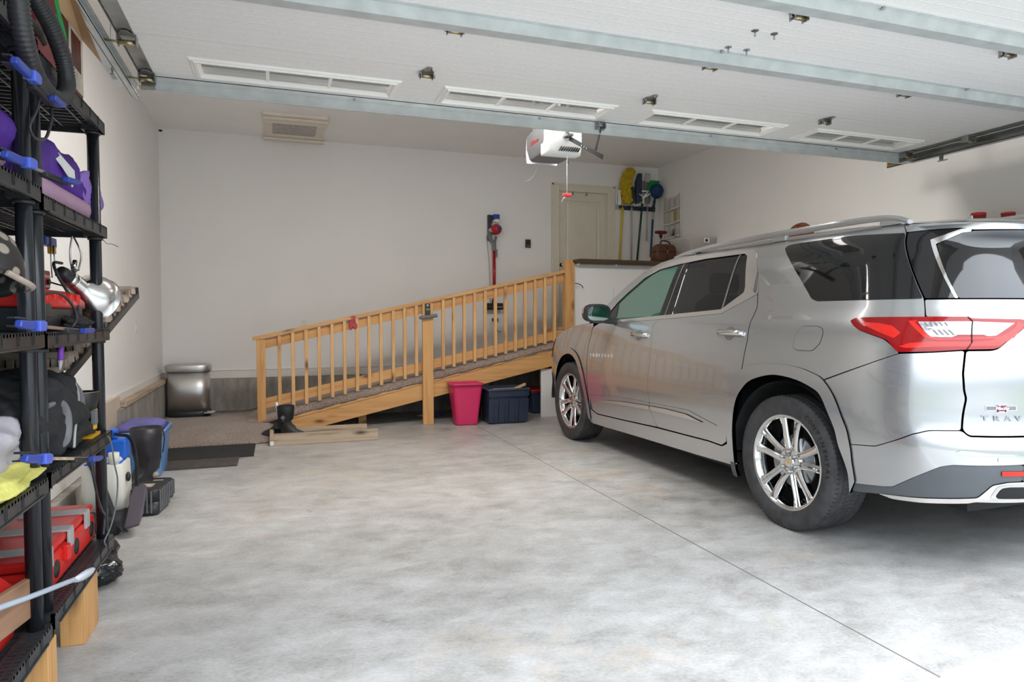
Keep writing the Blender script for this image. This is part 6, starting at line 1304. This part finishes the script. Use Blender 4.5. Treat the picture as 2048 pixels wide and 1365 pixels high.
# tail lamps
TL = [(-.466,1.221),(-.495,1.236),(-.595,1.24),(-.882,1.242),(-1.077,1.242),(-1.105,1.235),(-1.386,1.228),(-1.392,1.20),(-1.257,1.134),(-1.201,1.1),(-1.17,1.093),(-1.049,1.091),(-.912,1.08),(-.764,1.073),(-.742,1.091),(-.712,1.126),(-.684,1.138),(-.526,1.181),(-.489,1.203)]
for sd in 'LR':
    tl = panel('tail_lamp', TL, M['lampred'], car, side=sd, off=.012, gap=.001, r=.006, skirt=.02)
    panel('lamp_reflector', [(-.545,1.214),(-.66,1.210),(-.735,1.198),(-.780,1.165),(-.745,1.140),(-.715,1.150),(-.60,1.190)], M['lampbr'], tl, side=sd, off=.0128, gap=0, r=.006, skirt=0)
    panel('lamp_reflector', [(-.765,1.100),(-.82,1.118),(-.90,1.125),(-1.09,1.124),(-1.17,1.130),(-1.27,1.165),(-1.33,1.205),(-1.37,1.208),(-1.30,1.150),(-1.20,1.108),(-.95,1.103),(-.80,1.094)], M['lampbr'], tl, side=sd, off=.0128, gap=0, r=.004, skirt=0)
    panel('lamp_edge_line', [(-.812,1.221),(-.86,1.222),(-.845,1.215),(-.91,1.150),(-.945,1.140),(-1.28,1.150),(-1.33,1.214),(-1.35,1.214),(-1.29,1.141),(-.94,1.132),(-.885,1.145)], M['lampbr'], tl, side=sd, off=.0132, gap=0, r=.002, skirt=0)
    cl_ = panel('clear_lens', [(-.860,1.217),(-1.075,1.219),(-1.315,1.211),(-1.200,1.153),(-1.16,1.150),(-1.14,1.158),(-1.03,1.158),(-1.00,1.146),(-.915,1.147),(-.89,1.17)], M['lampclr'], tl, side=sd, off=.0136, gap=0, r=.004, skirt=0)
    panel('lens_bar', [(-.90,1.192),(-1.03,1.193),(-1.03,1.188),(-.905,1.187)], M['white'], tl, side=sd, off=.0142, gap=0, r=0, skirt=0)
    for k in range(5): panel('lens_fin', [(-.885-k*.022,1.214),(-.893-k*.022,1.214),(-.905-k*.022,1.197),(-.897-k*.022,1.197)], M['grey'], tl, side=sd, off=.0142, gap=0, r=0, skirt=0)
    for k in range(4): panel('lens_fin', [(-.920-k*.022,1.180),(-.930-k*.022,1.180),(-.950-k*.022,1.155),(-.940-k*.022,1.155)], M['grey'], tl, side=sd, off=.0142, gap=0, r=0, skirt=0)
    panel('lamp_joint', [(-1.077,1.242),(-1.083,1.242),(-1.104,1.220),(-1.083,1.122),(-1.055,1.091),(-1.049,1.091),(-1.077,1.122),(-1.098,1.219)], M['gap'], tl, side=sd, off=.0145, gap=0, r=0, skirt=0)

# roof, windshield, hood : rows spanned between the left and right edges
def crown_rows(us, zf, cr, bulge, n=17, lim=1.0):
    rows = []
    for u in us:
        e = PL(u, zf(u)); t = -e.x; row = []
        for k in range(n):
            a = (-1+2*k/(n-1))*lim; c = 1-a*a
            row.append(CO+Vector((a*t, e.y+bulge(u)*c, e.z+cr(u)*c*min(1, (t/.6))**2)))
        rows.append(row)
    return rows
sst = lambda x, a, b: (lambda t: t*t*(3-2*t))(max(0, min(1, (x-a)/(b-a))))
bul = lambda u: .20*sst(u, .8, 1.8) if u > 0 else 0
crn = lambda u: .048
build(MB().grid(crown_rows([1.8-.1*k for k in range(25)]+[-.65-.03*k for k in range(1, 40)]+[UC], zroof, crn, bul)), 'roof_panel', PT, car)
spoiler = [u for u in [-.66-.03*k for k in range(40)]+[UC]]
# rear spoiler: strip under the roof edge wrapping the tailgate top
panel('spoiler', [(-.655,1.735),(-.722,1.679),(-1.07,1.687),(-1.16,1.678),(UC,1.692),(UC,1.714),(-1.0,1.716),(-.66,1.724)], PT, car, side='C', mid=True, off=.004, gap=.0005)
ws = crown_rows([1.8+.045*k for k in range(21)], zroof, crn, bul)
build(MB().grid([r[1:-1] for r in ws]), 'windshield', M['wshield'], car)
build(MB().grid([r[:2] for r in ws]).grid([r[-2:] for r in ws]), 'windshield_pillar', PT, car)
hb = lambda u: .20*(1-sst(u, 2.6, 3.9))
hc = lambda u: .05
build(MB().grid(crown_rows([2.68+.06*k for k in range(26)]+[UFC-.004], zh, hc, hb)), 'hood', PT, car)
cr_ = crown_rows([2.70], zroof, crn, bul)[0]; h0 = crown_rows([2.68], zh, hc, hb)[0]
build(MB().grid([cr_, [p+Vector((0, .01, -.02)) for p in h0]]), 'cowl', M['black'], car)
# roof rails
for sg in (-1, 1):
    rl = []
    for i, (s, z) in enumerate(((1.66,1.728),(1.52,1.748),(1.30,1.763),(1.10,1.772),(.60,1.784),(.30,1.786),(-.05,1.786),(-.30,1.783),(-.45,1.770),(-.54,1.740))):
        rl.append(Vector((CX+sg*(.655 if s < 1.3 else .655-.03*(s-1.3)), CY+s, z)))
    P2 = spline(rl, 6)
    secs = []
    for i, p in enumerate(P2):
        k = i/(len(P2)-1); hgt = .012+.006*math.sin(PI*k); wd = .016
        secs.append([p+Vector((x_*wd, 0, z_*hgt)) for x_, z_ in ((-1,-1),(1,-1),(1.1,0),(.8,1),(-.8,1),(-1.1,0))])
    build(MB().loft(secs), 'roof_rail', M['satin'] if False else PT, car)
    for s, hh in ((1.42, .02), (.42, .045), (-.42, .035)):
        build(MB().box((CX+sg*.655-.014, CY+s-.06, 1.735), (CX+sg*.655+.014, CY+s+.06, 1.735+hh)), 'rail_foot', PT, car, bevel=.006)
build(MB().loft([[Vector((CX+x_*wd, CY+s, z)) for x_, z in ((-1, 1.752), (1, 1.752), (.5, z1), (-.5, z1))] for s, wd, z1 in ((-.22,.018,1.757), (-.30,.022,1.785), (-.36,.018,1.812), (-.385,.008,1.826), (-.375,.004,1.80))]), 'antenna_fin', PT, car, bevel=.002)
# mirrors
for sg in (-1, 1):
    X_ = lambda t: CX+sg*t
    secs = []
    for y, hx, hz, cxm, czm in ((5.44,.045,.035,1.125,1.268),(5.415,.095,.062,1.13,1.272),(5.36,.118,.074,1.13,1.275),(5.30,.122,.078,1.128,1.275),(5.285,.120,.076,1.128,1.275)):
        secs.append([Vector((X_(cxm+hx*math.copysign(abs(math.cos(a))**.6, math.cos(a))), y, czm+hz*math.copysign(abs(math.sin(a))**.7, math.sin(a)))) for a in [2*PI*k/28 for k in range(28)]])
    mi = build(MB().loft(secs), 'side_mirror', M['black'], car)
    build(MB().loft([[Vector((X_(1.128+.105*math.copysign(abs(math.cos(a))**.6, math.cos(a))), y, 1.275+.063*math.copysign(abs(math.sin(a))**.7, math.sin(a)))) for a in [2*PI*k/28 for k in range(28)]] for y in (5.2845, 5.281)]), 'mirror_glass', M['mirror'], mi)
    sh = [[Vector((X_(1.128+(hx+.004)*math.copysign(abs(math.cos(a))**.6, math.cos(a))), y, 1.275+(hz+.004)*math.copysign(abs(math.sin(a))**.7, math.sin(a)))) for a in [PI*.0+PI*k/14 for k in range(15)]] for y, hx, hz in ((5.43,.06,.045),(5.405,.10,.064),(5.36,.120,.076),(5.32,.123,.079))]
    build(MB().grid(sh), 'mirror_cap', PT, mi)
    build(MB().loft([[Vector((X_(x_), y_, z_)) for y_, z_ in ((5.30, zc-.028), (5.38, zc-.028), (5.38, zc+.028), (5.30, zc+.028))] for x_, zc in ((.93, 1.205), (1.03, 1.215), (1.10, 1.235))]), 'mirror_arm', M['black'], mi, bevel=.006)
# door handles with recess cup
for u0, z0, p, q_ in ((1.682,1.096,fd,fdr), (.519,1.137,rdo,rdr)):
    for sd, par, sg in (('L', p, 1), ('R', q_, -1)):
        panel('handle_recess', [(u0+.01+.052*math.cos(a), z0+.044*math.sin(a)) for a in [2*PI*k/24 for k in range(24)]], M['grey'] if False else mat('recess silver', (.26,.265,.27), .35, metal=.6, var=0, coat=.6), par, side=sd, off=.0008, gap=0, r=0, skirt=0, st=.02)
        secs = []
        for k in range(13):
            a = k/12; u = u0+.128-.256*a; of = .006+.034*math.sin(PI*min(1, max(0, a)))**.5; hz = .014+.003*math.sin(PI*a)
            c = PL(u, z0); n = NL(u, z0); q = c+n*of; 
            secs.append([CO+Vector(((q.x+n.x*dn)*(1 if sg > 0 else -1), q.y+n.y*dn, q.z+dz)) for dn, dz in ((-.004, -hz*.8), (.006, -hz), (.010, 0), (.006, hz), (-.004, hz*.8))])
        build(MB().loft(secs), 'handle', M['chrome'], par)
# lettering and badges
def onbody(s_, u0, z0, size, m, name, ofs=.004, sx=1.0, ext=.0012, bold=.0, shear=0, par=None, track=1.0):
    p0 = PL(u0, z0); n = NL(u0, z0); a = (PL(u0-.02, z0)-PL(u0+.02, z0)); Mx = frame(CO+p0+n*ofs, a, (0, 0, 1)); return text(s_, size, Mx, m, par or car, name, ext, sx, bold, shear)
M['badge'] = mat('bright badge', (.9,.9,.9), .25, metal=.6, var=0)
wd_ = 'TRAVERSE'
for i, ch in enumerate(wd_): onbody(ch, 2.560-.0625*i, .885+.0022*i, .040, M['badge'], 'door_lettering', .003, 1.25, .0012, .0012, par=fd)
for i, ch in enumerate(wd_): onbody(ch, -1.124-.052*i, .780-.0007*i, .033, M['galvd'], 'tailgate_lettering', .003, 1.5, .0012, .0008, par=tg)
st_o = panel('sticker', [(-1.130,.838),(-1.176,.838),(-1.176,.846),(-1.228,.846),(-1.228,.838),(-1.276,.837),(-1.276,.814),(-1.228,.814),(-1.228,.805),(-1.176,.806),(-1.176,.815),(-1.130,.816)], M['white'], tg, off=.0016, gap=0, r=.0, skirt=0)
panel('sticker_bar', [(-1.133,.8355),(-1.177,.8355),(-1.177,.8175),(-1.133,.818)], M['grey'], tg, off=.0021, gap=0, r=0, skirt=0)
panel('sticker_bar', [(-1.227,.8355),(-1.273,.835),(-1.273,.8165),(-1.227,.8165)], M['grey'], tg, off=.0021, gap=0, r=0, skirt=0)
panel('sticker_center', [(-1.1785,.8435),(-1.2255,.8435),(-1.2255,.8075),(-1.1785,.808)], mat('maroon print', (.10,.012,.04), .4, var=0), tg, off=.0022, gap=0, r=0, skirt=0)
onbody('LAKE CITY', -1.202, .840, .0085, M['white'], 'sticker_lettering', .0030, 1.0, .0001, .0002, par=tg)
onbody('Macke', -1.203, .826, .021, mat('pale pink script', (.85,.55,.62), .5, var=0), 'sticker_lettering', .0032, 1.15, .0001, .0008, .35, par=tg)
onbody('MOTORS', -1.202, .8105, .0065, M['white'], 'sticker_lettering', .0030, 1.0, .0001, .0002, par=tg)
# number plate recess and centre emblem of the tailgate (beyond the frame)
panel('plate_recess', [(-1.58,1.08),(UC,1.08),(UC,.90),(-1.58,.90)], M['clad'], car, side='C', mid=True, off=.0012, gap=0)

# wheels
def make_wheel():
    t = bpy.data.objects.new('wheel', None); col.objects.link(t); t.parent = car; ORG[t.name] = Vector((0, 0, 0))
    Wm = Matrix(((0, 0, -1, 0), (1, 0, 0, 0), (0, -1, 0, 0), (0, 0, 0, 1)))     # lathe axis z -> -x (outboard)
    Wm = Matrix(((0, 0, 1, 0), (0, 1, 0, 0), (-1, 0, 0, 0), (0, 0, 0, 1)))
    R_ = .394
    tread = []
    W2 = .1275
    grooves = (-.062, -.024, .024, .062)
    xs = [-.108+.216*k/54 for k in range(55)]
    for x in xs:
        g = any(abs(x-gx) < .0052 for gx in grooves); rr = R_-.0045*(abs(x)/.108)**3 - (.007 if g else 0); tread.append((rr, x))
    side = [(.279,-.112),(.283,-.116),(.295,-.1215),(.315,-.1265),(.335,-.1275),(.352,-.126),(.368,-.121),(.380,-.1145)]
    prof = side+tread+[(a, -b) for a, b in side[::-1]]
    ty = build(MB().lathe([(a, b) for a, b in prof], Wm, 120), 'tire', M['tire'], t, org=(0, 0, 0))
    mb = MB()          # tread block sipes on the shoulders and ribs
    for k in range(90):
        a = 2*PI*k/90
        for sgn in (-1, 1):
            A = Matrix.Rotation(a, 4, 'X')
            def bx(x0, x1, r0, r1, w_, sk=0):
                V = []
                for r in (r0, r1):
                    for x, sh in ((x0, 0), (x1, sk)):
                        for s2 in (-w_, w_): V.append(A @ Vector((x, s2+sh, r)))
                mb.add(V, [(0,1,3,2), (4,6,7,5), (0,4,5,1), (2,3,7,6), (0,2,6,4), (1,5,7,3)])
            bx(sgn*.069, sgn*.112, .3865, .3912, .0012); bx(sgn*.030, sgn*.056, .388, .3940, .0012, .008*sgn)
        bx(-.018, .018, .3885, .3942, .0010, .010)
    build(mb, 'tread_sipes', M['gap'], ty, org=(0, 0, 0))
    # raised sidewall lettering
    for wd2, a_mid, rr, sz in (('CONTINENTAL', -58, .336, .034), ('CROSSCONTACT', 118, .336, .026)):
        for i, ch in enumerate(wd2):
            a = math.radians(a_mid-(i-(len(wd2)-1)/2)*(sz*1.02/.336)*57.3*-1)
            pass
    for i, ch in enumerate('CONTINENTAL'):
        a = math.radians(62-i*6.1); pos = Vector((-.1272, -math.cos(a)*.338*-1, math.sin(a)*.338))
        rad_ = Vector((0, math.cos(a), math.sin(a))); tan_ = Vector((0, math.sin(a), -math.cos(a)))
        pos = Vector((-.1268, -rad_.y*.338, rad_.z*.338)); rad2 = Vector((0, -rad_.y, rad_.z)); tan2 = Vector((0, -1, 0)) if False else Vector((0, rad2.z, -rad2.y))
        x_ = Vector((0, -rad2.z, rad2.y))
        # outboard is -x; text must read from there: x to the viewer's right = -y at the top
        text(ch, .033, frame(pos, x_, rad2), mat('sidewall letter', (.012,.012,.012), .6, var=0) if 'swl' not in M else M['swl'], ty, 'sidewall_lettering', .0012, 1.2, .0012)
        M.setdefault('swl', bpy.data.materials['sidewall letter'])
    rim = [(.272,.10),(.262,.09),(.250,.05),(.247,-.02),(.252,-.075),(.262,-.092),(.268,-.104),(.277,-.1075),(.2805,-.111),(.279,-.1135),(.272,-.1135),(.266,-.110),(.258,-.098)]
    ri = build(MB().lathe(rim, Wm, 96), 'rim', M['chrome'], t, org=(0, 0, 0))
    build(MB().lathe([(.001,-.02),(.155,-.02),(.158,-.026),(.158,-.035),(.155,-.04),(.08,-.04),(.07,-.075),(.001,-.075)], Wm, 60), 'brake_disc', M['galvd'], t, org=(0, 0, 0))
    build(MB().lathe([(.245,.06),(.245,.09),(.001,.09)], Wm, 40), 'inner_shade', M['dark'], t, org=(0, 0, 0))
    build(MB().loft([[Matrix.Rotation(math.radians(a), 4, 'X') @ Vector((x_, 0, r)) for x_, r in ((-.05, .095), (.0, .095), (.0, .175), (-.05, .172))] for a in (-118, -105, -92, -79, -66)]), 'caliper', M['galvd'], t, bevel=.004)
    ch = []
    for k in range(5):
        A = Matrix.Rotation(2*PI*k/5, 4, 'X')
        for s in (-1, 1):
            secs = []
            for rr, off_, wdt, xo, dep in ((.040,.021,.025,-.074,.045),(.075,.025,.024,-.082,.045),(.11,.030,.0225,-.088,.044),(.15,.037,.0215,-.092,.042),(.19,.045,.0215,-.095,.040),(.225,.054,.024,-.099,.036),(.250,.062,.030,-.104,.030),(.268,.067,.036,-.108,.022)):
                c = s*off_
                secs.append([A @ Vector((x_, c+y_*wdt, rr)) for x_, y_ in ((xo+dep, -1), (xo+.012, -1.0), (xo+.002, -.72), (xo-.001, -.2*s), (xo+.001, .35*s), (xo+.002, .72), (xo+.012, 1.0), (xo+dep, 1))])
            ch.append(secs)
    for secs in ch: build(MB().loft(secs), 'spoke', M['chrome'], ri, org=(0, 0, 0))
    build(MB().lathe([(.088,-.055),(.080,-.080),(.070,-.083),(.062,-.080),(.036,-.078),(.034,-.084),(.030,-.088),(.001,-.089)], Wm, 48), 'hub', M['chrome'], ri, org=(0, 0, 0))
    build(MB().lathe([(.030,-.0885),(.001,-.0895)], Wm, 36), 'centre_cap', M['satin'], ri, org=(0, 0, 0))
    bow = [(-.020,-.0045),(-.008,-.0045),(-.0065,-.008),(.0075,-.008),(.0065,-.0045),(.0205,-.0045),(.018,.0045),(.008,.0045),(.0065,.008),(-.0075,.008),(-.0065,.0045),(-.0215,.0045)]
    build(MB().prism(bow, .001, frame((-.0895, 0, 0), (0, -1, 0), (0, 0, 1))), 'emblem', mat('gold badge', (.75,.48,.10), .3, metal=.5, var=0), ri, org=(0, 0, 0))
    for k in range(6):
        a = 2*PI*k/6+.3; c = Vector((0, math.cos(a)*.058, math.sin(a)*.058))
        build(MB().cyl(Vector((-.070, 0, 0))+c, Vector((-.098, 0, 0))+c, .0125, .0105, 12).lathe([(.0105, 0), (.006, .006), (.001, .007)], Matrix.Translation(Vector((-.098, 0, 0))+c) @ Matrix.Rotation(-PI/2, 4, 'Y'), 12), 'lug_nut', M['galvd'], ri, org=(0, 0, 0))
    return t
whl = make_wheel()
cb_ = ORG[car.name]
whl.location = Vector((2.794+.1275, CY, .394))-cb_
wf = copy_tree(whl, car); wf.location = Vector((2.794+.1275, CY+3.071, .394))-cb_; 
for y in (CY, CY+3.071):
    w2 = copy_tree(whl, car); w2.location = Vector((2*CX-2.794-.1275, y, .394))-cb_; w2.rotation_euler.z = PI
whl.rotation_euler.x = math.radians(4); wf.rotation_euler.x = math.radians(31)
# wheel wells, underbody, cabin
for yc in (0, 3.071):
    for sg in (-1, 1):
        A = Matrix.Translation(CO+Vector((0, yc, .394))) @ Matrix.Rotation(PI/2, 4, 'Y')
        prof = [(.475, sg*.965), (.485, sg*.90), (.485, sg*.62), (.001, sg*.62)]
        build(MB().lathe(prof, A, 40, a0=PI/2-.05, a1=PI*1.5+.05), 'wheel_well', mat('wheel well liner', (.018,.018,.019), .85, var=.4, vscale=7, bump=.6, bscale=8) if 'ww' not in M else M['ww'], car); M.setdefault('ww', bpy.data.materials['wheel well liner'])
build(MB().box((CX-.86, CY+.55, .22), (CX+.86, CY+2.55, .34)).box((CX-.55, CY-.80, .28), (CX+.55, CY+3.6, .38)), 'underbody', M['dark'], car)
build(MB().cyl((CX-.60, CY, .394), (CX+.60, CY, .394), .05, n=12).cyl((CX-.60, CY+3.071, .394), (CX+.60, CY+3.071, .394), .05, n=12), 'axle', M['dark'], car)
build(MB().box((CX-.86, CY+.52, .36), (CX+.86, CY+2.56, 1.10)).box((CX-.60, CY-.85, .6), (CX+.60, CY+.52, 1.12)).box((CX-.80, CY-.85, .95), (CX+.80, CY+.52, 1.18)).box((CX-.55, CY+2.56, .4), (CX+.55, CY+3.6, .85)), 'cabin_floor', M['dark'], car)
build(MB().loft([[CO+Vector((x, y, z)) for y, z in ((2.30, 1.06), (2.75, 1.06), (2.80, 1.17), (2.45, 1.20), (2.30, 1.16))] for x in (-.82, -.3, .3, .82)]).cyl(CO+Vector((-.38, 2.28, 1.09)), CO+Vector((-.38, 2.22, 1.12)), .19, n=24), 'dashboard', M['dark'], car, bevel=.01)
for yy in (1.45, .45, -.35):
    for xx in ((-.40, .40) if yy > 1 else (-.42, 0, .42)):
        s_ = .24 if yy > 1 else .19
        secs = []
        for z, wd, yo in ((1.0, s_, 0), (1.15, s_*1.02, -.03), (1.35, s_*.95, -.08), (1.42, s_*.6, -.10)):
            secs.append(rrect(wd*2, .12, .05, z, 4, CX+xx, CY+yy+yo))
        se = build(MB().loft(secs), 'seat_back', M['dark'], car)
        build(MB().loft([rrect(.20, .09, .035, 1.43, 4, CX+xx, CY+yy-.10), rrect(.25, .10, .04, 1.47, 4, CX+xx, CY+yy-.105), rrect(.24, .10, .04, 1.57, 4, CX+xx, CY+yy-.11), rrect(.18, .07, .03, 1.59, 4, CX+xx, CY+yy-.11)]), 'headrest', M['dark'], se)
build(MB().grid([[CO+Vector((x, y, zroof(y)-.03+.03*(1-(x/.66)**2))) for x in (-.66, -.3, 0, .3, .66)] for y in (1.7, 1.0, .3, -.3, -.75)]), 'headliner', M['lgrey'], car)
